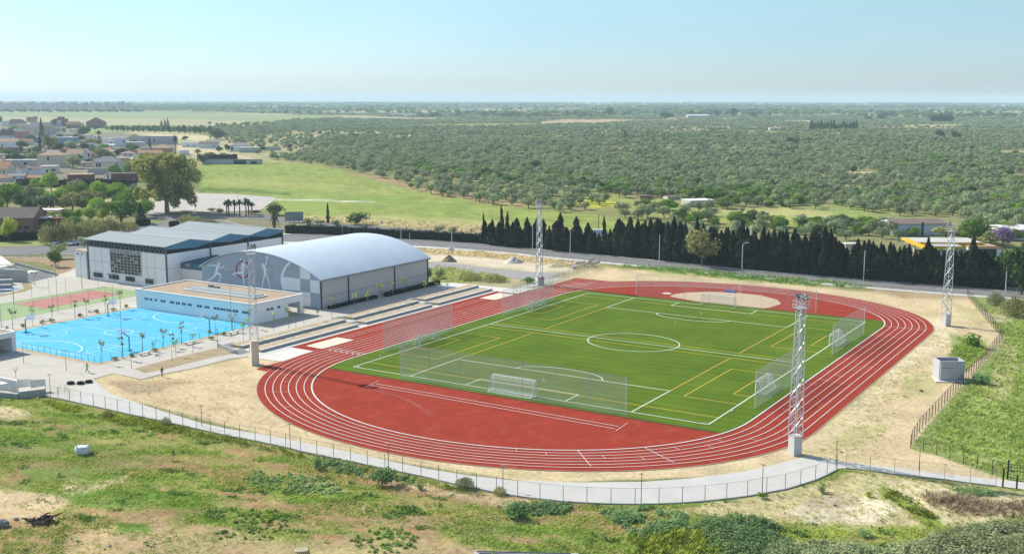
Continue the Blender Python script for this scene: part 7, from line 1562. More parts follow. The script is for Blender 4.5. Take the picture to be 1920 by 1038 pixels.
# ================================================================== OLIVE GROVES OF THE PLAIN
CLEAR = [[(335, 300), (385, 300), (490, 298), (600, 309), (680, 328), (760, 353), (830, 368), (930, 386), (1010, 394), (1110, 404), (1240, 420), (1240, 470), (300, 470)],
 [(-900, 205), (200, 207), (430, 211), (560, 215), (640, 217), (640, 222), (520, 229), (470, 240), (400, 238), (390, 262), (430, 270), (480, 290), (500, 310), (375, 320), (300, 470), (-900, 470)],
 [(640, 217), (800, 221), (870, 224), (760, 226), (640, 223)], [(1000, 229), (1060, 225), (1150, 224), (1230, 225.5), (1180, 229), (1100, 233), (1020, 233)],
 [(1582, 321), (1642, 321), (1638, 332), (1588, 332)], [(1870, 283), (2000, 283), (2000, 294), (1872, 294)], [(1880, 329), (1990, 327), (1990, 338), (1895, 338)], [(1468, 225.5), (1522, 225.5), (1520, 230.5), (1470, 230.5)],
 [(1080, 368), (1180, 372), (1280, 380), (1300, 395), (1180, 392)], [(1330, 396), (1440, 390), (1600, 396), (1680, 402), (1660, 430), (1500, 424), (1400, 420), (1340, 408)], [(1668, 404), (1790, 408), (1790, 445), (1668, 445)], [(1240, 452), (2100, 452), (2100, 470), (1240, 470)],
 [(1284, 366), (1350, 366), (1350, 392), (1284, 392)], [(1695, 441), (1920, 452), (1920, 480), (1695, 480)], [(495, 298), (560, 306), (600, 310), (560, 312), (500, 308)]]
SPARSE = [[(620, 312), (700, 318), (800, 324), (920, 334), (1050, 350), (1240, 372), (1400, 400), (1500, 425), (1240, 430), (1010, 394), (930, 386), (830, 368), (760, 353)]]
def grove(d0, d1, sp, seed, jit=.22):
    r = np.random.default_rng(seed); ang = .95; L = d1 * 1.15; n = int(2 * L / sp); a = (np.arange(n) - n / 2) * sp; A, B = np.meshgrid(a, a); A = A.ravel(); B = B.ravel()
    A = A + CAM[0]; Bq = B + CAM[1]; c, s = math.cos(ang), math.sin(ang); x = CAM[0] + (A - CAM[0]) * c - (Bq - CAM[1]) * s; y = CAM[1] + (A - CAM[0]) * s + (Bq - CAM[1]) * c
    x = x + r.normal(0, sp * jit, len(x)); y = y + r.normal(0, sp * jit, len(y)); dd = (x - CAM[0]) * AHEAD[0] + (y - CAM[1]) * AHEAD[1]; m = (dd > d0) & (dd <= d1); x, y = x[m], y[m]
    px, py = to_px(x, y); m = (px > -60) & (px < 1980) & (py < 470); return x[m], y[m], px[m], py[m]
bands = []
for d0, d1, sp, sc, seed in ((300, 900, 6.9, .95, 1), (900, 1700, 8.0, 1.05, 2), (1700, 3300, 11.5, 1.45, 3), (3300, 7500, 30, 3.0, 4)):
    x, y, px, py = grove(d0, d1, sp, seed, .1 if d0 < 1000 else .2 if d0 < 3000 else .35); keep = np.ones(len(x), bool)
    for p in CLEAR + PLOTS: keep &= sdist(px, py, p) < 0
    for p in SPARSE: keep &= ~((sdist(px, py, p) > 0) & (rng.uniform(0, 1, len(x)) < .42))
    dens = fbm(x / 260, y / 260, 12, 4)
    if d0 >= 1700: keep &= (fbm(x / 500, y / 500, 14, 4) > (.36 if d0 < 3000 else .47))
    else: keep &= ~((dens < .42) & (rng.uniform(0, 1, len(x)) < .5)) & (rng.uniform(0, 1, len(x)) > .04)
    sp_ = strips(x, y); keep &= ~((sp_ < .40) & (rng.uniform(0, 1, len(x)) < .75) & (py < 308))
    dist = np.hypot(x - CAM[0], y - CAM[1])
    if d0 >= 3300: keep &= py < 213
    bands.append((x[keep], y[keep], np.full(keep.sum(), sc), dist[keep], px[keep], py[keep]))
GX, GY, GS, GD, GPX, GPY = (np.concatenate([b[i] for b in bands]) for i in range(6))
o_ = np.argsort(GD); GX, GY, GS, GD, GPX, GPY = (v[o_] for v in (GX, GY, GS, GD, GPX, GPY))
inframe = (GPX > -5) & (GPX < 1925); first = np.where(inframe)[0][:296]; msk = np.zeros(len(GX), bool); msk[first] = True
for k, i in enumerate(first):
    x_, y_ = float(GX[i]), float(GY[i]); pxi = GPX[i]; h_ = float(rng.uniform(3.6, 5.4))
    reg = 'at the edge of the meadow, left of the far lattice tower' if pxi < 1005 else 'on yellow-flowered ground beyond the cypresses' if pxi < 1350 else 'beyond the cypresses, left of the blue vehicle' if pxi < 1620 else 'beyond the cypresses near the long brown shed'
    m_ = L_OLIVE if rng.uniform() < .8 else L_GREYG
    plant('olive_tree', m_, (x_, y_), h_, h_ * float(rng.uniform(1.1, 1.35)), f'grey-green olive tree {reg}', 'olive trees of the near grove', 'tree', k % 4)
rest = ~msk
def scatter(name, X, Y, Z, S, A, sources, idx, kind='stuff'):
    me = D.meshes.new(name); me.vertices.add(len(X)); me.vertices.foreach_set('co', np.stack([X, Y, Z], 1).astype(np.float32).ravel())
    for nm, vals, ty in (('sc', S, 'FLOAT_VECTOR'), ('ro', A, 'FLOAT_VECTOR'), ('ix', idx, 'INT')):
        at_ = me.attributes.new(nm, ty, 'POINT')
        if ty == 'INT': at_.data.foreach_set('value', idx.astype(np.int32))
        else: at_.data.foreach_set('vector', vals.astype(np.float32).ravel())
    o = D.objects.new(name, me); COL.objects.link(o); o['kind'] = kind
    ng = D.node_groups.new(name + '_nodes', 'GeometryNodeTree'); ng.interface.new_socket('Geometry', in_out='INPUT', socket_type='NodeSocketGeometry'); ng.interface.new_socket('Geometry', in_out='OUTPUT', socket_type='NodeSocketGeometry')
    gi = ng.nodes.new('NodeGroupInput'); go = ng.nodes.new('NodeGroupOutput'); jn = ng.nodes.new('GeometryNodeJoinGeometry')
    def attr(nm, ty): a = ng.nodes.new('GeometryNodeInputNamedAttribute'); a.data_type = ty; a.inputs['Name'].default_value = nm; return a.outputs['Attribute']
    sc, ro, ix = attr('sc', 'FLOAT_VECTOR'), attr('ro', 'FLOAT_VECTOR'), attr('ix', 'INT')
    for k, src in enumerate(sources):
        ip = ng.nodes.new('GeometryNodeInstanceOnPoints'); oi = ng.nodes.new('GeometryNodeObjectInfo'); oi.inputs['Object'].default_value = src; oi.transform_space = 'ORIGINAL'
        cmp_ = ng.nodes.new('FunctionNodeCompare'); cmp_.data_type = 'INT'; cmp_.operation = 'EQUAL'; cmp_.inputs[3].default_value = k; ng.links.new(ix, cmp_.inputs[2])
        ng.links.new(gi.outputs[0], ip.inputs['Points']); ng.links.new(cmp_.outputs[0], ip.inputs['Selection']); ng.links.new(oi.outputs['Geometry'], ip.inputs['Instance']); ng.links.new(ro, ip.inputs['Rotation']); ng.links.new(sc, ip.inputs['Scale']); ng.links.new(ip.outputs[0], jn.inputs[0])
    ng.links.new(jn.outputs[0], go.inputs[0]); md = o.modifiers.new('scatter', 'NODES'); md.node_group = ng
    return o
def crown_obj(kind, var, mat):
    key = (kind, var, mat.name)
    return [c for c in PROTO[key][0].children if c.name.startswith(('crown', 'foliage'))][0]
srcs = [crown_obj('olive_tree', v, L_OLIVE) for v in range(4)]
n = int(rest.sum()); S = GS[rest][:, None] * rng.uniform(.6, 1.2, (n, 1)) * np.array([[1.05, 1.05, .95]]); S[:, 2] *= np.where(GD[rest] > 1700, .62, 1.0); S[:, 2] *= np.where(GD[rest] > 3300, .9, 1.0); A = np.zeros((n, 3)); A[:, 2] = rng.uniform(0, 6.28, n)
scatter('olive_grove', GX[rest], GY[rest], np.zeros(n), S, A, srcs, rng.integers(0, 4, n))
print('grove', n)
# greener broadleaf growth within the groves
broad = []
for poly, n in (([(1000, 330), (1200, 345), (1400, 350), (1600, 360), (1780, 350), (1990, 340), (1990, 412), (1800, 402), (1640, 392), (1480, 384), (1300, 376), (1100, 360)], 300), ([(1290, 362), (1500, 348), (1560, 368), (1480, 390), (1350, 392)], 90), ([(560, 262), (760, 264), (760, 272), (600, 272)], 60), ([(700, 306), (900, 316), (1000, 336), (960, 345), (800, 326)], 110), ([(1640, 300), (1990, 290), (1990, 330), (1700, 330)], 260), ([(1130, 258), (1500, 255), (1990, 262), (1990, 280), (1500, 276), (1200, 270)], 320), ([(380, 232), (480, 232), (560, 224), (700, 228), (560, 240), (420, 246)], 160), ([(1240, 405), (1500, 420), (1650, 425), (1920, 440), (1920, 452), (1500, 440), (1260, 420)], 60)):
    x, y = in_world(poly, n, 300 + n); broad.append((x, y))
BX = np.concatenate([b[0] for b in broad]); BY = np.concatenate([b[1] for b in broad]); n = len(BX)
bs = [crown_obj('round_tree', v, m_) for v, m_ in ((0, L_MID), (1, L_MID), (2, L_DARK), (0, L_BRIGHT))] if all((('round_tree', v, m_.name) in PROTO) for v, m_ in ((0, L_MID), (1, L_MID), (2, L_DARK), (0, L_BRIGHT))) else [crown_obj(*[k for k in PROTO if k[0] == 'round_tree' and k[2] == 'mid_leaves'][0][:2], L_MID)]
S = rng.uniform(.5, .95, (n, 1)) * np.array([[1.0, 1.0, .75]]); A = np.zeros((n, 3)); A[:, 2] = rng.uniform(0, 6.28, n)
bi = rng.choice(len(bs), n, p=([.4, .4, .12, .08] if len(bs) == 4 else None))
scatter('broadleaf_scrub', BX, BY, np.zeros(n) - .4, S, A, bs, bi)
# the wooded plain fading toward the horizon
fx, fy = [], []
for d0, d1, cnt in ((2600, 5200, 2600), (5200, 9500, 4200)):
    r = np.random.default_rng(int(d0)); dd = np.sqrt(r.uniform(d0 ** 2, d1 ** 2, cnt * 3)); tt = r.uniform(-.52, .52, cnt * 3); x = CAM[0] + AHEAD[0] * dd + RIGHT0[0] * dd * tt; y = CAM[1] + AHEAD[1] * dd + RIGHT0[1] * dd * tt
    k = fbm(x / 420, y / 420, 60, 4) + .12 * fbm(x / 120, y / 120, 61, 2); px, py = to_px(x, y); m = (k > .56); 
    for p in CLEAR[:4]: m &= sdist(px, py, p) < 0
    fx.append(x[m][:cnt]); fy.append(y[m][:cnt])
FX = np.concatenate(fx); FY = np.concatenate(fy); n = len(FX); dd = np.hypot(FX - CAM[0], FY - CAM[1]); s0 = np.where(dd > 5200, 1.9, 1.4) * rng.uniform(.7, 1.4, n)
S = np.stack([s0 * 1.3, s0 * 1.3, np.minimum(s0 * rng.uniform(.6, 1.2, n), 1.9)], 1); A = np.zeros((n, 3)); A[:, 2] = rng.uniform(0, 6.28, n)
scatter('distant_woods', FX, FY, np.zeros(n) - 1.0, S, A, bs, np.minimum(rng.integers(0, 3, n), len(bs) - 1))
print('woods', n)

# individually recognisable trees of the plain (x0, x1, base, top)
g = 'single trees standing out of the plain'
TT = [('round_tree', L_DARK, 392, 424, 262, 239, 'big dark round tree over the white parked cars'), ('conifer_tree', L_DARK, 299, 307, 239, 225, 'dark fir in the distant field, left of three'), ('conifer_tree', L_DARK, 306, 313, 239, 223, 'dark fir in the distant field, middle of three'), ('conifer_tree', L_DARK, 311, 319, 239, 221, 'dark fir in the distant field, right of three'), ('conifer_tree', L_DARK, 1166, 1178, 259, 246, 'dark pointed tree alone in the groves'), ('round_tree', L_DARK, 1470, 1499, 273, 259, 'wide dark bush-like tree in the right groves'), ('round_tree', L_DARK, 1440, 1458, 275, 265, 'small dark round tree left of the wide one'), ('round_tree', L_DARK, 1752, 1772, 261, 245, 'dark tree, left one of a pair on the right plain'), ('round_tree', L_DARK, 1782, 1801, 263, 248, 'dark tree, right one of a pair on the right plain'), ('round_tree', L_DARK, 1815, 1830, 284, 275, 'dark tree below the pair on the right plain'), ('round_tree', L_DARK, 1655, 1672, 330, 315, 'dark round tree right of the bare sandy patch'), ('round_tree', L_DARK, 1590, 1608, 324, 313, 'dark tree behind the bare sandy patch'), ('round_tree', L_DARK, 990, 1020, 318, 302, 'dark round tree in the middle groves'), ('round_tree', L_DARK, 1132, 1152, 218, 202, 'tall dark tree on the skyline left of the white factory'), ('round_tree', L_DARK, 1340, 1352, 220, 209, 'dark round tree on the skyline'), ('round_tree', L_DARK, 1367, 1384, 221, 203, 'tall dark tree cluster near the white farm'), ('round_tree', L_DARK, 1400, 1420, 221, 210, 'low dark tree right of the white farm'), ('round_tree', L_DARK, 1234, 1262, 224, 211, 'green wide tree near the far barn'), ('round_tree', L_DARK, 1620, 1635, 226, 219, 'round tree on the far right plain, left'), ('round_tree', L_DARK, 1645, 1660, 226, 218, 'round tree on the far right plain, right'), ('olive_tree', L_OLIVE2, 1345, 1365, 392, 372, 'olive tree right of the small flat-roofed house'), ('round_tree', L_MID, 1200, 1222, 388, 370, 'green tree by the dark shed in the groves'), ('round_tree', L_MID, 1235, 1275, 394, 372, 'green tree cluster left of the flat-roofed house'), ('round_tree', L_MID, 1545, 1590, 428, 404, 'bushy green tree left of the blue vehicle'), ('olive_tree', L_OLIVE, 1385, 1400, 400, 388, 'lone small olive in the yellow plot'), ('round_tree', L_DARK, 1865, 1905, 305, 295, 'dark tree near the right edge by the yellow field')]
for k, (kd, m_, a, b, yb, yt, lb) in enumerate(TT): ptree(kd, m_, a, b, yb, yt - (2.5 if 200 < yb < 320 and a > 900 else 0), lb, g, 'tree', k % 3)
for k in range(15): ptree('conifer_tree', L_DARK, 1513 + k * 6.0, 1529 + k * 6.0, 247 - (k % 3) * .8, 225 + (k * 5) % 7 + (4 if k in (8, 9) else 0), f'dark conifer of the windbreak on the right plain', 'conifers of the windbreak', 'tree', k % 3)
for k in range(7): ptree('conifer_tree' if k % 2 else 'round_tree', L_DARK, 1741 + k * 5.5, 1757 + k * 5.5, 231, 213 + (k * 3) % 6, 'dark tall tree of the clump on the far right plain', 'tall trees of the far clump', 'tree', k % 3)
for k in range(20): x = 205 + k * 9.6; ptree('round_tree', L_DARK if k % 3 else L_MID, x, x + 12 + (k % 3) * 2, 247 + k * .35, 234 + (k * 5) % 5, 'dark round tree of the line bordering the pale strip field', 'line of round trees by the pale strip field', 'tree', k % 3)
# ================================================================== THE TOWN AND OUTLYING BUILDINGS
HM = {'white': M('house_white', (.80, .79, .76), .05, .3), 'cream': M('house_cream', (.68, .61, .50), .05, .3), 'beige': M('house_beige', (.62, .54, .44), .06, .3), 'grey': M('house_grey', (.46, .45, .44), .06, .3), 'ochre': M('house_ochre', (.50, .36, .17), .06, .3), 'yellow': M('house_yellow', (.55, .47, .20), .05, .3), 'pink': M('house_pink', (.42, .24, .20), .06, .3), 'red': M('house_red', (.26, .08, .07), .1, .3), 'brick': M('house_brick', (.26, .15, .12), .1, .3), 'brown': M('house_brown', (.24, .17, .13), .1, .3), 'blue': M('house_blue', (.22, .34, .42), .06, .3), 'lilac': M('house_lilac', (.66, .67, .74), .05, .3), 'darkred': M('wall_dark_red', (.20, .075, .06), .12, .3)}
RM = {'terra': M('roof_terracotta', (.40, .22, .13), .16, .5), 'tan': M('roof_tan', (.42, .30, .20), .12, .5), 'grey': M('roof_grey', (.26, .25, .24), .12, .5), 'dark': M('roof_dark', (.13, .11, .10), .15, .5), 'white': M('roof_white', (.62, .61, .58), .05, .5), 'redr': M('roof_red', (.30, .10, .07), .15, .5), 'brown': M('roof_brown', (.20, .15, .12), .12, .5)}
WIND = M('house_window', (.05, .055, .06), .3, 1, .3)
def house(label, x0, x1, yb, ye, yr, wall, roof, kind='hip', dep=None, rot=0.0, wins=(), chim=False, name='house', cat='house', group='houses of the town', ov=.35):
    if yb < 265 and x0 > 560: ye -= 1.3; yr -= 1.3
    P = at((x0 + x1) / 2, yb); k = ppm(P); W = (x1 - x0) / k; Dp = dep or max(5.0, min(W * .7, 11)); e = hz(P, ye)
    Pm = (P[0] + AHEAD[0] * Dp / 2, P[1] + AHEAD[1] * Dp / 2); rz = max(hz(Pm, yr), e + .5) if kind != 'flat' else e
    t = thing(name, label, cat, (*P, 0), YAW + rot, group)
    mb = MB(); mb.box(-W / 2, W / 2, 0, Dp, 0, e)
    if kind == 'gable': 
        for s in (-1, 1): mb.add([(s * W / 2, 0, e), (s * W / 2, Dp, e), (s * W / 2, Dp / 2, rz - .15)], [(0, 1, 2)])
    if kind == 'front':
        for y in (0, Dp): mb.add([(-W / 2, y, e), (W / 2, y, e), (0, y, rz - .15)], [(0, 1, 2)])
    w = mb.build('wall', HM[wall], t, local=True)
    mb = MB(); a = W / 2 + ov; b0, b1 = -ov, Dp + ov; z = e + .02; th = .18
    if kind == 'hip': h_ = min(W, Dp) / 2 * .98; r0 = max(0, W / 2 - Dp / 2); top = [(-r0, Dp / 2, rz), (r0 + .01, Dp / 2, rz)]; mb.add([(-a, b0, z), (a, b0, z), (a, b1, z), (-a, b1, z)] + top + [(-a, b0, z - th), (a, b0, z - th), (a, b1, z - th), (-a, b1, z - th)], [(0, 1, 5, 4), (1, 2, 5), (2, 3, 4, 5), (3, 0, 4), (0, 6, 7, 1), (1, 7, 8, 2), (3, 9, 6, 0), (2, 8, 9, 3)])
    elif kind == 'gable': mb.add([(-a, b0, z), (a, b0, z), (a, Dp / 2, rz), (-a, Dp / 2, rz), (a, b1, z), (-a, b1, z), (-a, b0, z - th), (a, b0, z - th)], [(0, 1, 2, 3), (3, 2, 4, 5), (6, 7, 1, 0)])
    elif kind == 'front': mb.add([(-a, b0, z), (0, b0, rz), (a, b0, z), (-a, b1, z), (0, b1, rz), (a, b1, z)], [(0, 1, 4, 3), (1, 2, 5, 4)]); mb.add([(-a, b0, z - th), (0, b0, rz - th), (a, b0, z - th), (-a, b0, z), (0, b0, rz), (a, b0, z)], [(0, 1, 4, 3), (1, 2, 5, 4)])
    else: mb.box(-a + ov * .6, a - ov * .6, b0 + ov * .6, b1 - ov * .6, e + .01, e + .35)
    r_ = mb.build('roof', RM[roof], t, local=True)
    if chim: m2 = MB(); m2.box(W * .2, W * .2 + .8, Dp * .5, Dp * .5 + .8, e, rz + 1.0); m2.build('chimney', HM['white'], r_, local=True)
    for fx, fz, ww, wh in wins: m2 = MB(); m2.box(-W / 2 + W * fx - ww / 2, -W / 2 + W * fx + ww / 2, -.06, -.01, e * fz - wh / 2, e * fz + wh / 2); m2.build('window', WIND, t, local=True)
    return t
w2 = ((.3, .6, 1.0, 1.4), (.7, .6, 1.0, 1.4)); w1 = ((.4, .7, 1.0, 1.4),); w3 = ((.2, .55, 1, 1.2), (.5, .55, 1, 1.2), (.8, .55, 1, 1.2))
house('largest beige house with hipped tan roof and one narrow window', 71, 120, 314, 291.5, 283, 'beige', 'tan', 'hip', 12, .1, ((.42, .75, 1.2, 2.6),))
house('long low pale wall-like building left of the largest beige house', 7, 75, 312, 300.5, 300, 'grey', 'white', 'flat', 8, 0, ((.6, .5, 2, 1.6),))
house('small flat white house with two dark windows before the beige house', 76, 106, 325, 312, 311, 'cream', 'white', 'flat', 7, .1, ((.1, .35, 1.2, 2), (.42, .3, 1.2, 2), (.8, .5, 2.2, 1.2)))
house('white house with bluish gable at the left of town', 22, 42, 328, 316, 309, 'white', 'brown', 'front', 9, -.3, w1)
house('pale blue-white gabled house beside the flat white house', 36, 62, 328, 317, 311, 'lilac', 'grey', 'front', 9, .25)
house('white house with brown lean-to roof right of the bluish gable', 56, 77, 328, 317.5, 312, 'white', 'brown', 'gable', 8, .1)
house('white house with orange roof at the left edge', -8, 15, 331, 317, 303, 'cream', 'terra', 'gable', 9, -.2, w2)
house('grey roofed low house in front of the gables', 15, 46, 338, 330, 325, 'lilac', 'grey', 'gable', 7, .15, w1)
house('low house with orange tiled roof near the dark hedge', 46, 77, 338, 333, 328, 'brick', 'terra', 'gable', 6, 0)
house('low terracotta roofed house at the left edge below the orange one', -12, 16, 341, 334, 327, 'cream', 'terra', 'hip', 7, .1)
house('two-storey white villa with grey hipped roof and paired windows', 173, 222, 324, 304, 292.5, 'cream', 'grey', 'hip', 11, .05, ((.20, .72, 1.2, 2.2), (.31, .72, 1.2, 2.2), (.93, .72, 1.2, 2.2)))
house('grey lower wall of the white villa garden', 165, 226, 327, 317, 316, 'grey', 'grey', 'flat', 4, .05, (), False, 'garden_wall', 'wall')
house('ochre gabled house right of the white villa', 222, 262, 320, 304, 295, 'ochre', 'white', 'front', 11, .1)
house('long low red building with pale roof by the garden hedge', 128, 172, 338, 328, 325, 'red', 'tan', 'flat', 9, .2)
house('long dark red wall with two white pillars', 198, 254, 341, 326, 325, 'darkred', 'brown', 'flat', 6, .05, (), False, 'boundary_wall', 'wall')
for k, x in enumerate((196, 204)): house(['white pillar left of the dark red wall', 'second white pillar left of the dark red wall'][k], x, x + 3.5, 342, 328, 327, 'white', 'white', 'flat', 1.2, 0, (), False, 'gate_pillar', 'pillar', 'white gate pillars')
house('white gabled house right of the orange roofs', 153, 171, 297, 284.5, 277, 'white', 'brown', 'front', 9, .35, ((.75, .5, 1.2, 3),))
house('white house with orange roof and grey gable line', 122, 154, 300, 289, 279, 'white', 'tan', 'gable', 9, -.15, w2)
house('grey roofed house with brown eaves behind the white gable', 168, 186, 291, 284, 277, 'beige', 'dark', 'gable', 8, .2)
house('orange roofed low house before the villa garden', 158, 184, 296, 291, 285, 'cream', 'terra', 'gable', 7, -.1)
house('bright yellow flat house on the hill side', 35, 58, 247, 233.5, 233, 'yellow', 'white', 'flat', 9, .2)
house('beige two-storey house with grey roof right of the yellow one', 47, 76, 256, 240, 233, 'beige', 'grey', 'hip', 10, 0, w2)
house('rose coloured flat building below the yellow house', 28, 52, 262, 247, 246, 'pink', 'terra', 'flat', 9, .2, w1)
house('pale house with broad dark roof at the left', -6, 30, 262, 254, 243, 'lilac', 'dark', 'hip', 11, .1, w2)
house('small blue house beside the tall dark conifer', 59, 73, 268, 256.5, 256, 'blue', 'white', 'flat', 8, .15, w1)
house('white house with steep gable right of the tall conifer', 101, 119, 263, 253, 246, 'white', 'grey', 'front', 10, .25, ((.5, .4, 1.6, 1.6),))
house('long pale blue-white house below the steep gable', 102, 144, 271, 258, 257, 'blue', 'white', 'flat', 9, .05, ((.9, .5, 1.6, 2),))
house('low white terrace house right of the steep gable', 118, 142, 262, 256, 252, 'white', 'dark', 'gable', 8, 0, w1)
house('white rounded-roof house at the left with dark doorway', -8, 32, 277, 266, 259, 'white', 'tan', 'gable', 9, -.1, ((.3, .3, 2.2, 2),))
house('rose roofed low house right of the rounded one', 30, 60, 272, 266, 260, 'cream', 'terra', 'gable', 8, .1, w2)
house('long brown building with dark door at the left', -8, 36, 289, 277, 276, 'brown', 'brown', 'flat', 8, 0, ((.5, .5, 2.4, 3.5),))
house('low white wall building below the long brown one', -6, 70, 297, 290, 289.5, 'grey', 'white', 'flat', 5, 0)
house('dark red modern stepped house on the skyline of town', 103, 126, 237, 223, 222, 'red', 'redr', 'flat', 10, .2, w2)
house('upper block of the dark red modern house', 109, 120, 237, 219.5, 219, 'red', 'redr', 'flat', 8, .2)
house('grey-blue flat house before the dark red modern house', 95, 112, 238, 226, 225, 'grey', 'white', 'flat', 9, .1, w1)
house('big dark brick house with pitched roof alone on the field', 163, 198, 240, 229, 220, 'brick', 'brown', 'front', 13, .3, w2)
house('white annexe at the left of the dark brick house', 165, 172, 236, 227, 225, 'white', 'white', 'flat', 6, .1)
house('white flat house on the far left skyline', 3, 18, 236, 227, 226.5, 'white', 'white', 'flat', 9, .1, w1)
house('wide house with brown pitched roof on the far left', 12, 46, 236, 231, 223.5, 'beige', 'brown', 'hip', 11, 0, w3)
house('low house with dark red roof near the skyline', 50, 67, 229, 224.5, 219.5, 'pink', 'redr', 'gable', 9, .1)
house('grey roofed house behind the tall conifer', 62, 98, 243, 236, 229.5, 'grey', 'grey', 'hip', 11, .1, w2)
house('brown roofed row house right of the dark red house', 124, 148, 241, 234, 228, 'brick', 'terra', 'gable', 9, 0, w2)
house('orange roofed house behind the beige one', 78, 100, 248, 242, 236, 'cream', 'terra', 'hip', 9, .3)
house('grey pitched roof house above the steep gable', 84, 110, 254, 247, 240, 'grey', 'grey', 'gable', 9, .2, w2)
house('white modern cube house near the meadow side', 192, 216, 274, 260, 259, 'white', 'white', 'flat', 9, .15, ((.7, .4, 1.5, 3),))
house('lilac-white modern house right of the white cube', 213, 236, 275, 258.5, 258, 'lilac', 'white', 'flat', 9, .25, ((.85, .6, 1.6, 2),))
house('small white flat house left of the white cube', 152, 170, 263, 254, 253.5, 'white', 'white', 'flat', 8, 0)
house('low white building beyond the small flat house', 172, 190, 262, 256, 254, 'white', 'tan', 'gable', 8, .2, w1)
house('long grey warehouse beside the wheat-coloured field', 245, 326, 271, 256.5, 256, 'grey', 'grey', 'flat', 14, .02, ((.3, .4, 2, 2), (.55, .5, 2, 2)))
house('flat tan house with white roof below the warehouse', 235, 268, 282, 267, 266, 'beige', 'white', 'flat', 10, .1, ((.4, .4, 1.4, 3),))
house('house with wide hipped tan roof left of the eucalyptus top', 286, 318, 287, 278, 270, 'pink', 'tan', 'hip', 12, 0, ((.5, .5, 2, 2),))
house('orange walled gable house before the hipped tan roof', 245, 264, 289, 284, 279, 'ochre', 'tan', 'front', 9, .1)
house('long low house with rosy roof behind the eucalyptus', 258, 302, 292, 287, 281, 'beige', 'terra', 'gable', 9, 0, w2)
house('low house with grey tiled roof left of the eucalyptus', 262, 290, 300, 294, 288, 'grey', 'brown', 'hip', 10, .1)
house('red roofed low house left of the ochre gable', 190, 212, 297, 291, 286, 'cream', 'terra', 'gable', 8, 0)
house('small pale house above the villa', 206, 226, 290, 284, 281, 'white', 'white', 'flat', 8, .2)
house('low long house with orange roof above the villa', 176, 208, 288, 282, 277, 'beige', 'terra', 'gable', 8, .05, w2)
house('white box house right of the palm and eucalyptus top', 336, 352, 291, 283, 282.5, 'lilac', 'white', 'flat', 7, .1)
house('low white barn along the sandy lane', 341, 373, 276, 267, 264.5, 'white', 'white', 'flat', 9, .05, ((.35, .4, 1.2, 1), (.7, .4, 1.2, 1)))
house('low brown roofed barn right of the white barn', 373, 408, 278, 270, 265, 'lilac', 'brown', 'gable', 9, .05, ((.8, .5, 1.5, 1.2),))
house('pale house with blue-grey tiered roof at the grove edge', 432, 468, 284, 273, 267, 'white', 'grey', 'hip', 12, .1, ((.1, .5, 2, 3),))
house('flat porch roof of the house at the grove edge', 448, 486, 286, 277, 276, 'grey', 'white', 'flat', 7, .1)
house('low grey sheds right of the grove edge house', 494, 524, 282, 276, 275, 'grey', 'grey', 'flat', 6, 0)
house('long patched grey wall at the top of the meadow', 381, 492, 308, 299.5, 299, 'grey', 'grey', 'flat', .8, -.02, ((.62, .4, 9, 3.2), (.86, .4, 4, 2)), False, 'meadow_wall', 'wall', None)
house('white small tower house near the wheat-coloured field', 246, 252, 292, 288, 287, 'white', 'white', 'flat', 3, 0)
# extra rooftops filling the quarter
q = random.Random(33)
walls = ['white', 'cream', 'beige', 'lilac', 'white', 'pink', 'cream']; roofs = ['terra', 'tan', 'grey', 'brown', 'terra', 'white']
CW = {'white': 'white', 'cream': 'cream', 'beige': 'beige', 'lilac': 'bluish white', 'pink': 'rose'}; CR = {'terra': 'terracotta', 'tan': 'tan', 'grey': 'grey', 'brown': 'brown', 'white': 'white'}
for k, (x, y) in enumerate(((4, 246), (14, 252), (34, 245), (62, 260), (82, 264), (92, 279), (44, 282), (12, 300), (130, 262), (148, 276), (150, 268), (170, 273), (186, 281), (204, 276), (140, 288), (118, 284), (98, 288), (228, 284), (240, 291), (252, 274), (272, 282), (20, 318), (60, 306), (4, 310), (110, 302), (140, 306), (160, 309), (30, 268), (72, 275), (100, 272), (226, 300), (84, 239), (136, 246), (150, 236), (116, 243), (66, 235), (20, 243))):
    w = q.uniform(13, 24) * (y / 290) ** 1.2; k_ = q.choice(['gable', 'hip', 'gable', 'front']); wl = q.choice(walls); rf_ = q.choice(roofs)
    hh = 8.5 * y / 290 - 1
    house(f'{CW[wl]} walled house with {CR[rf_]} {"hipped" if k_ == "hip" else "pitched"} roof crowded among the town roofs', x - w / 2, x + w / 2, y + hh * .5, y - hh * .45, y - hh * .95, wl, rf_, k_, None, q.uniform(-.4, .4), w2 if q.random() < .6 else w1, False, 'house', 'house', f'crowded {CW[wl]} houses with {CR[rf_]} {"hipped" if k_ == "hip" else "pitched"} roofs')
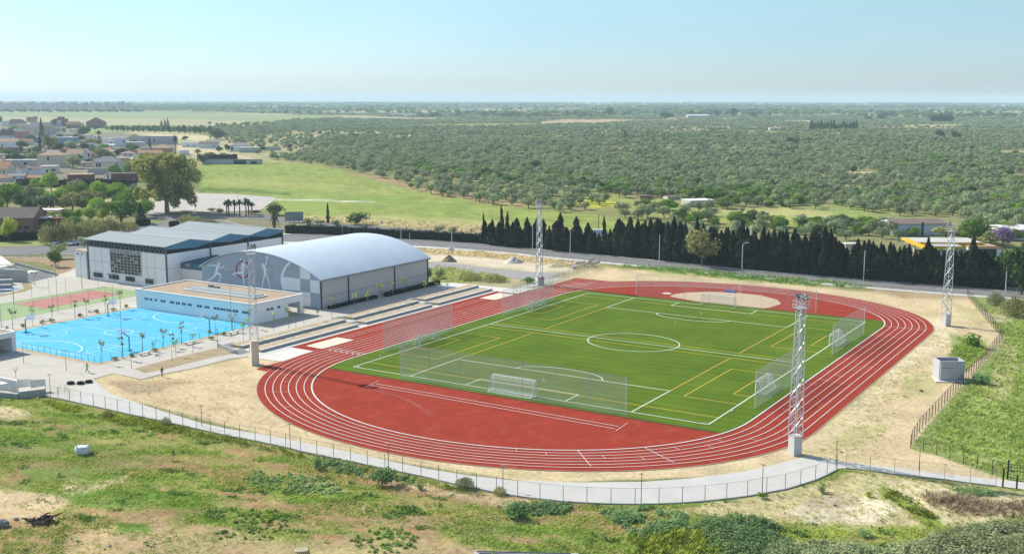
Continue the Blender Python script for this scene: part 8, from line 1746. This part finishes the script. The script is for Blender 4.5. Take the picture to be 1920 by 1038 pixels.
# garden trees of the town
TG = [('conifer_tree', L_DARK, 72, 86, 266, 222, 'tallest dark conifer rising over the town roofs'), ('cypress_tree', L_CYP, 72, 79, 285, 254, 'dark slim cypress below the tallest conifer'), ('round_tree', L_REED, 80, 105, 283, 250, 'olive-brown tree right of the slim cypress'), ('round_tree', L_MID, 120, 145, 280, 262, 'dark green tree beside the pale blue-white house'), ('round_tree', L_MID, 144, 172, 257, 234, 'broad green tree near the brick house'), ('palm_tree', L_PALM, 178, 194, 262, 244, 'shaggy palm right of the broad green tree'), ('date_palm', L_PALM, 32, 48, 292, 273, 'palm tree before the long brown building'), ('date_palm', L_DATE, 48, 66, 299, 279, 'pale palm right of the brown building'), ('round_tree', L_MID, 145, 156, 304, 288, 'dark tree between white houses'), ('round_tree', L_DARK, 154, 182, 312, 296, 'dark garden trees left of the villa'), ('round_tree', L_DARK, 138, 158, 310, 300, 'clipped dark garden tree'), ('conifer_tree', L_DARK, 276, 286, 284, 256, 'slim pale conifer before the warehouse'), ('palm_tree', L_PALM, 322, 336, 290, 252, 'tall lone palm at the right of the warehouse'), ('round_tree', L_DARK, 340, 354, 264, 254, 'small round tree by the wheat-coloured field'), ('round_tree', L_MID, 232, 262, 324, 300, 'green tree before the ochre gabled house'), ('round_tree', L_DARK, 222, 240, 292, 276, 'dark trees among the middle roofs'), ('round_tree', L_DARK, 212, 226, 295, 279, 'dark tree left of the tan flat house'), ('round_tree', L_DARK, 368, 392, 308, 288, 'dark bush at the left end of the meadow wall'), ('round_tree', L_MID, 384, 410, 300, 284, 'garden tree behind the meadow wall, left'), ('round_tree', L_MID, 404, 430, 300, 286, 'garden tree behind the meadow wall, right'), ('palm_tree', L_PALM, 362, 380, 298, 278, 'dark palm behind the meadow wall'), ('round_tree', L_DARK, 96, 108, 238, 222, 'small tree before the dark red modern house'), ('round_tree', L_DARK, -6, 6, 236, 215, 'tall dark tree at the left skyline of town'), ('round_tree', L_MID, 17, 36, 246, 235, 'green garden tree left of the yellow house'), ('round_tree', L_MID, 62, 72, 226, 217, 'small tree on the town skyline'), ('round_tree', L_MID, 115, 124, 250, 238, 'small tree right of the steep gable'), ('round_tree', L_REED, 160, 180, 274, 258, 'hazy green tree before the white cube house'), ('round_tree', L_MID, 184, 204, 284, 268, 'green tree below the white cube house'), ('round_tree', L_DARK, 404, 418, 286, 273, 'dark tree left of the grove edge house'), ('round_tree', L_DARK, 420, 434, 284, 270, 'dark tree touching the grove edge house'), ('round_tree', L_DARK, 488, 498, 284, 272, 'dark round tree right of the porch roof'), ('round_tree', L_DARK, 538, 549, 283, 268, 'dark tree right of the low grey sheds'), ('round_tree', L_DARK, 28, 44, 352, 338, 'dark tree before the orange roofed house'), ('round_tree', L_GREYG, 262, 282, 318, 300, 'grey-green tree left of the eucalyptus crown')]
for k, (kd, m_, a, b, yb, yt, lb) in enumerate(TG): ptree(kd, m_, a, b, yb, yt, lb, 'garden trees of the town', 'tree', k % 3)
q = random.Random(71)
for k in range(46):
    x = q.uniform(0, 262); y = q.uniform(240, 332); s_ = (y - 184) * .105 * q.uniform(.8, 1.4)
    ptree('round_tree', q.choice([L_DARK, L_MID, L_DARK, L_GREYG]), x - s_, x + s_, y, y - s_ * 1.6, 'small garden tree tucked between the town roofs', 'small garden trees between the roofs', 'tree', k % 3)
# apartment blocks far beyond the town
AM = [M('block_cream', (.46, .40, .34), .05, .02), M('block_grey', (.36, .37, .38), .05, .02), M('block_rose', (.42, .34, .30), .05, .02), M('block_blue', (.22, .27, .33), .05, .02)]
BLK = None
for k in range(31):
    x0_ = -2 + k * 8.1 + (k * 11 % 5) * .8; w_ = 4.2 + (k * 7 % 5) * .8; yt = 191.3 + (k * 5 % 7) * .7; P = at(x0_ + w_ / 2, 209.5 - (k * 4 % 5) * .8); kk = ppm(P); W = w_ / kk; H = hz(P, yt)
    t = thing('apartment_block', f'hazy apartment block on the far left skyline', 'apartment block', (*P, 0), YAW + .15 * ((k % 3) - 1), 'apartment blocks on the far left skyline')
    mb = MB(); mb.box(-W / 2, W / 2, 0, 16, 0, H); mb.box(-W / 4, W / 5, 4, 10, H, H + 3); mb.build('wall', AM[k % 3], t, local=True)
    for s in (-.25, .25): m2 = MB(); m2.box(W * s - W * .09, W * s + W * .09, -.3, -.05, 3, H - 2); m2.build('balcony_strip', AM[3], t, local=True)
for k in range(11):
    x0_ = 462 - 8 + k * 0 + 531 - 463 + (k * 4.3); P = at(x0_, 206); W = 4.6 / ppm(P); H = hz(P, 199); t = thing('apartment_block', 'low hazy block of the long bluish row left of centre skyline', 'apartment block', (*P, 0), YAW, 'long bluish row of blocks'); mb = MB(); mb.box(-W / 2, W / 2, 0, 16, 0, H); mb.build('wall', AM[3], t, local=True)
for k in range(44): x = -4 + k * 6.1 + (k * 7 % 4); w = 7 + (k * 5 % 4) * 1.5; y = 211.5 - (k % 3) * .5; ptree('round_tree', L_DARK, x, x + w, y, y - 5 - (k * 3 % 4), 'dark round tree at the foot of the far apartment blocks', 'trees at the foot of the far blocks', 'tree', k % 3)
# farms, sheds and factories of the plain
house('long white factory on the centre skyline', 861, 908, 209, 205, 204.5, 'white', 'white', 'flat', 30, 0, (), False, 'factory', 'factory', None)
house('white greenhouse sheds left of the centre factory', 733, 758, 218, 215.5, 214, 'white', 'grey', 'gable', 20, 0, (), False, 'farm_shed', 'shed', None)
house('bright white farm building left of centre', 757, 778, 220, 215, 214.5, 'white', 'white', 'flat', 16, 0, (), False, 'farm_shed', 'shed', None)
house('pale long barn on the right of centre skyline', 1289, 1328, 222, 218, 216, 'grey', 'white', 'gable', 22, 0, (), False, 'barn', 'barn', None)
house('white farm with red roof parts on the plain', 1358, 1380, 226, 223.5, 222, 'white', 'white', 'flat', 14, 0, (), False, 'farmhouse', 'house', None)
house('cream farm building near the right skyline', 1607, 1622, 215, 213, 212, 'white', 'white', 'flat', 18, 0, (), False, 'farm_shed', 'shed', None)
house('low orange farm buildings left of the ploughed strip', 1034, 1052, 220, 216, 213.5, 'pink', 'terra', 'gable', 12, 0, (), False, 'farmhouse', 'house', None)
house('small white shed right of the low grove on the right', 1693, 1703, 257, 254, 253.5, 'white', 'white', 'flat', 6, 0, (), False, 'farm_shed', 'shed', None)
house('flat-roofed small white house inside the groves above the cypresses', 1292, 1342, 388, 377, 375, 'grey', 'white', 'flat', 9, .3, ((.3, .4, 2, 1.5),), False, 'farmhouse', 'house', None)
house('dark low shed left of the flat-roofed small house', 1200, 1224, 374, 368.5, 366, 'brown', 'dark', 'flat', 6, .1, (), False, 'farm_shed', 'shed', None)
house('mauve-grey sheds between the groves', 1252, 1270, 374, 369, 367, 'grey', 'brown', 'gable', 7, .2, (), False, 'farm_shed', 'shed', None)
house('red roofed farmhouse in the middle of the groves', 1396, 1428, 364, 359, 354, 'brick', 'terra', 'hip', 9, .1, (), False, 'farmhouse', 'house', None)
house('white low farm left of the dark pointed tree row', 1186, 1204, 257.5, 255, 254, 'white', 'white', 'flat', 8, 0, (), False, 'farm_shed', 'shed', None)
house('grey sheds in the bare strip of the groves', 1265, 1298, 252, 248.5, 246.5, 'grey', 'brown', 'gable', 10, .1, (), False, 'farm_shed', 'shed', None)
house('pale farm at the left of the conifer windbreak', 1444, 1464, 245, 241.5, 240, 'white', 'tan', 'gable', 10, 0, (), False, 'farmhouse', 'house', None)
house('farmhouse with brown roof far right', 1808, 1832, 314, 308, 305, 'beige', 'brown', 'gable', 8, .1, (), False, 'farmhouse', 'house', None)
house('long white greenhouse near the right edge', 1874, 1910, 304, 300.5, 299, 'white', 'white', 'flat', 8, -.1, (), False, 'greenhouse', 'greenhouse', None)
house('small white hut behind the green sheet at far right groves', 1450, 1464, 358, 355, 354, 'white', 'white', 'flat', 5, 0, (), False, 'farm_shed', 'shed', None)
for k, (a, b) in enumerate(((1280, 1304), (1300, 1320), (1318, 1334))): ptree('olive_tree', L_OLIVE, a, b, 396, 379, 'olive tree half hiding the flat-roofed small white house', 'olive trees before the flat-roofed house', 'tree', k)
# distant scattered houses toward the skyline
q = random.Random(19)
for k in range(120):
    x = q.choice([q.uniform(0, 1920), q.uniform(600, 1400), q.uniform(1300, 1920)]); y = q.choice([q.uniform(197, 203), q.uniform(200, 216), q.uniform(196, 210)])
    if x < 560 and y > 208: continue
    w = q.uniform(3.5, 10); house('tiny pale building of the distant plain below the skyline', x, x + w, y, y - q.uniform(1.2, 2.4), y - 3.2, q.choice(['white', 'white', 'cream', 'pink']), q.choice(['white', 'white', 'terra', 'tan']), 'flat', 14, q.uniform(-.3, .3), (), False, 'distant_house', 'house', 'tiny buildings of the distant plain')
# long brown-roofed shed beyond the cypresses
house('long brown-roofed shed with bluish side beyond the cypresses', 1674, 1774, 441, 419.5, 409.5, 'lilac', 'brown', 'gable', 14, .04, ((.55, .5, .8, 5),), False, 'long_shed', 'shed', None)
house('pale grey roofed building at the right edge by the jacaranda', 1888, 1962, 450, 430, 423, 'beige', 'white', 'gable', 14, .25, ((.3, .5, 3, 2), (.6, .5, 3, 2)), False, 'farm_building', 'building', None)
# clubhouse at the left
cl = house('dark brown pitched roofed clubhouse at the left edge', -20, 62, 436, 409, 388, 'brick', 'dark', 'gable', 16, .12, ((.55, .35, 1.6, 1.2), (.7, .35, 1.6, 1.2), (.85, .35, 1.6, 1.2)), False, 'clubhouse', 'building', None)
P = at(76, 425); mb = MB()
aw = thing('flat_awning', 'flat white awning roof of the clubhouse terrace, upper', 'awning', (*at(84, 420), 0), YAW); mb.box(-6.5, 5.5, 0, 6, 5.0, 5.25); mb.build('roof_slab', WHITE, aw, local=True)
for x in (-6, 5): m2 = MB(); m2.bar((x, .3, 0), (x, .3, 5), .12); m2.build('post', GALV, aw, local=True)
aw = thing('flat_awning', 'white awning roof over the dark terrace, lower', 'awning', (*at(62, 432), 0), YAW); mb = MB(); mb.box(-5, 5, 0, 6, 4.2, 4.4); mb.build('roof_slab', WHITE, aw, local=True); mb = MB(); mb.box(-5.0, 9, 2, 6, 0, 4.1); mb.build('back_wall', HM['darkred'], aw, local=True)
mb = MB(); mb.box(-6.0, 4, -1.5, -1.2, 0, 1.7); mb.build('front_wall', HM['grey'], aw, local=True)
for x in (-5, -3, .2, 2.4): m2 = MB(); m2.box(x, x + 1.0, -1.56, -1.51, .6, 1.3); m2.build('window', WIND, aw, local=True)
# filling station with yellow edged canopies
SLABC = M('canopy_white_deck', (.62, .60, .54), .04, .3); YEL = M('canopy_yellow_fascia', (.68, .40, .03), .05, .6); PIER = M('canopy_pier', (.66, .66, .64), .04)
def canopy(label, X0, X1, yb, yt, dep, skew=0.0):
    P = at((X0 + X1) / 2, yb); k = ppm(P); W = (X1 - X0) / k; H = hz(P, yt)
    t = thing('canopy_roof', label, 'canopy', (*P, 0), YAW + skew, 'filling station canopies'); mb = MB(); mb.box(-W / 2, W / 2, 0, dep, H - .1, H + .12)
    for i in range(4): mb.box(-W / 2, W / 2, dep * (i + .3) / 4, dep * (i + .36) / 4, H + .12, H + .22)
    mb.build('deck', SLABC, t, local=True)
    mb = MB(); mb.box(-W / 2 - .12, W / 2 + .12, -.15, -.01, H - .55, H + .2); mb.box(-W / 2 - .15, -W / 2 - .01, 0, dep, H - .55, H + .2); mb.build('fascia', YEL, t, local=True)
    for x in (-W * .42, -W * .1, W * .2, W * .42): m2 = MB(); m2.box(x - .25, x + .25, dep * .4, dep * .4 + .5, 0, H - .1); m2.build('pier', PIER, t, local=True)
    return t
canopy('long filling station canopy with yellow edge, the rear and higher one', 1715, 1842, 476, 455.5, 12, -.02)
canopy('shorter filling station canopy in front, cream deck and yellow edge', 1748, 1806, 483, 463, 6.5, -.02)
P0, P1 = at(1697, 474), at(1746, 490); zt0, zt1 = hz(P0, 446), hz(P1, 465)
sf = thing('yellow_sign_band', 'slanting bright yellow band along the left end of the canopies', 'sign band', (*P0, 0)); sf['_o'] = (*P0, 0)
mb = MB(); dn = Vector((P1[0] - P0[0], P1[1] - P0[1])).normalized(); nb = (-dn.y * .15, dn.x * .15)
mb.add([(*P0, zt0), (*P1, zt1), (P1[0] + nb[0], P1[1] + nb[1], zt1), (P0[0] + nb[0], P0[1] + nb[1], zt0), (*P0, zt0 - 1.2), (*P1, zt1 - 1.2), (P1[0] + nb[0], P1[1] + nb[1], zt1 - 1.2), (P0[0] + nb[0], P0[1] + nb[1], zt0 - 1.2)], [(0, 1, 2, 3), (4, 5, 1, 0), (7, 6, 5, 4), (3, 2, 6, 7), (0, 3, 7, 4), (1, 5, 6, 2)]); mb.build('band', YEL, sf)
m2 = MB(); m2.bar((*P0, 0), (*P0, zt0 - 1.2), .2); m2.bar((*P1, 0), (*P1, zt1 - 1.2), .2); m2.build('post', PIER, sf)
house('filling station shop with orange roof edge and salmon roof', 1822, 1876, 481, 466, 461, 'white', 'tan', 'flat', 9, 0, ((.5, .5, 6, 2.2),), False, 'station_shop', 'shop', None)
P = at(1849, 480); W = 54 / ppm(P); t = thing('roof_edge_band', 'orange band along the shop roof beside the canopies', 'sign band', (*P, 0), YAW); mb = MB(); H = hz(P, 463); mb.box(-W / 2 - .3, W / 2 + .3, -.5, -.32, H - .9, H + .3); mb.build('band', M('orange_fascia', (.52, .20, .03), .05), t, local=True)
house('pale forecourt wall behind the cypress gap', 1585, 1612, 470, 459, 458, 'cream', 'white', 'flat', 3, 0, (), False, 'forecourt_wall', 'wall', None)
# white lorry between the cypresses
P = at(1122, 446); t = thing('white_van', 'white box van on the road glimpsed between the cypresses', 'van', (*P, 0), YAW)
mb = MB(); mb.box(-2.2, 1.4, -1, 1, .5, 2.9); mb.box(1.41, 2.6, -.95, .95, .5, 2.1); mb.build('body', WCAR, t, local=True); mb = MB(); mb.box(2.61, 2.65, -.8, .8, 1.3, 2.0); mb.build('window', GLASS, t, local=True)
for x in (-1.4, 1.9):
    for y in (-.9, .9): mb = MB(); mb.bar((x, y - .1, .4), (x, y + .1, .4), .4, 12); mb.build('wheel', MATS['black_rubber'], t, local=True)

# ================================================================== SKY, SUN, AIR, CAMERA
SUN_EL = R(37.5); sx, sy = -math.cos(R(3.3)), math.sin(R(3.3))     # horizontal direction toward the sun
wd = D.worlds.new('World'); scene.world = wd; wd.use_nodes = True; nt = wd.node_tree; nt.nodes.clear()
sky = nt.nodes.new('ShaderNodeTexSky'); sky.sky_type = 'NISHITA'; sky.sun_disc = False; sky.sun_elevation = SUN_EL; sky.sun_rotation = math.atan2(sx, sy)
sky.altitude = 50; sky.air_density = 1.0; sky.dust_density = SKY_DUST; sky.ozone_density = SKY_OZ
bg = nt.nodes.new('ShaderNodeBackground'); bg.inputs['Strength'].default_value = SKY_STR
hs = nt.nodes.new('ShaderNodeHueSaturation'); hs.inputs['Saturation'].default_value = SKY_SAT; hs.inputs['Hue'].default_value = SKY_HUE; tc = nt.nodes.new('ShaderNodeTexCoord'); sp = nt.nodes.new('ShaderNodeSeparateXYZ'); mxz = nt.nodes.new('ShaderNodeMath'); mxz.operation = 'MAXIMUM'; mxz.inputs[1].default_value = .012; cx_ = nt.nodes.new('ShaderNodeCombineXYZ')
nt.links.new(tc.outputs['Generated'], sp.inputs[0]); nt.links.new(sp.outputs[0], cx_.inputs[0]); nt.links.new(sp.outputs[1], cx_.inputs[1]); nt.links.new(sp.outputs[2], mxz.inputs[0]); nt.links.new(mxz.outputs[0], cx_.inputs[2]); nt.links.new(cx_.outputs[0], sky.inputs['Vector'])
mpn = nt.nodes.new('ShaderNodeMapping'); mpn.inputs['Scale'].default_value = (2.2, 2.2, 16); nt.links.new(tc.outputs['Generated'], mpn.inputs['Vector'])
nt.links.new(mixc(nt, mixc(nt, sky.outputs[0], ramp(nt, mxz.outputs[0], SKY_RAMP), 1.0, 'MULTIPLY'), ramp(nt, noise(nt, mpn.outputs[0], 1.6, 5, .6, .4), [(.35, (.975, .98, .985)), (.7, (1.05, 1.03, 1.02))]), 1.0, 'MULTIPLY'), hs.inputs['Color'])
ow = nt.nodes.new('ShaderNodeOutputWorld'); nt.links.new(hs.outputs[0], bg.inputs['Color']); nt.links.new(bg.outputs[0], ow.inputs['Surface'])
ld = D.lights.new('sun', 'SUN'); ld.energy = SUN_STR; ld.angle = R(.5); ld.color = (1.0, .955, .88); lo = D.objects.new('sun', ld); COL.objects.link(lo)
dirv = Vector((sx * math.cos(SUN_EL), sy * math.cos(SUN_EL), math.sin(SUN_EL))); lo.rotation_euler = dirv.to_track_quat('Z', 'Y').to_euler(); lo.location = (0, 0, 100)
# aerial haze: one even volume round camera and scene
mb = MB(); c = CAM[:2] + AHEAD[:2] * 7300
q_ = [c + RIGHT0[:2] * sxx * 13200 + AHEAD[:2] * syy * 8000 for sxx, syy in ((-1, -1), (1, -1), (1, 1), (-1, 1))]
mb.prism([tuple(p) for p in q_], -3.5, 75.0)
hm = D.materials.new('haze_air'); hm.use_nodes = True; nt = hm.node_tree; nt.nodes.clear(); ho = nt.nodes.new('ShaderNodeOutputMaterial'); pv = nt.nodes.new('ShaderNodeVolumePrincipled')
pv.inputs['Color'].default_value = HAZE_COL; pv.inputs['Density'].default_value = HAZE_D; pv.inputs['Anisotropy'].default_value = .0; nt.links.new(pv.outputs[0], ho.inputs['Volume'])
if HAZE_D > 0: tag(mb.build('haze', hm), kind='stuff')
cam = D.cameras.new('camera'); co = D.objects.new('camera', cam); COL.objects.link(co); scene.camera = co
cam.sensor_width = 36; cam.sensor_fit = 'HORIZONTAL'; cam.lens = 36 * F / 1920; cam.clip_start = .5; cam.clip_end = 40000
m3 = Matrix((RGT, UPV, -FWD)).transposed().to_4x4(); m3.translation = Vector(CAM); co.matrix_world = m3
scene.view_settings.view_transform = 'Standard'; scene.view_settings.look = 'None'; scene.view_settings.gamma = 1; scene.view_settings.exposure = EXPO
scene.cycles.volume_bounces = 1; scene.cycles.max_bounces = 6; scene.cycles.diffuse_bounces = 3; scene.cycles.transparent_max_bounces = 16; scene.cycles.use_denoising = True
for o in D.objects:
    if '_o' in o.keys(): del o['_o']
# any unused prototype root still at the origin goes away
for key, (e, w0, h0, used) in PROTO.items():
    if not used:
        for ch in list(e.children): D.objects.remove(ch)
        D.objects.remove(e)
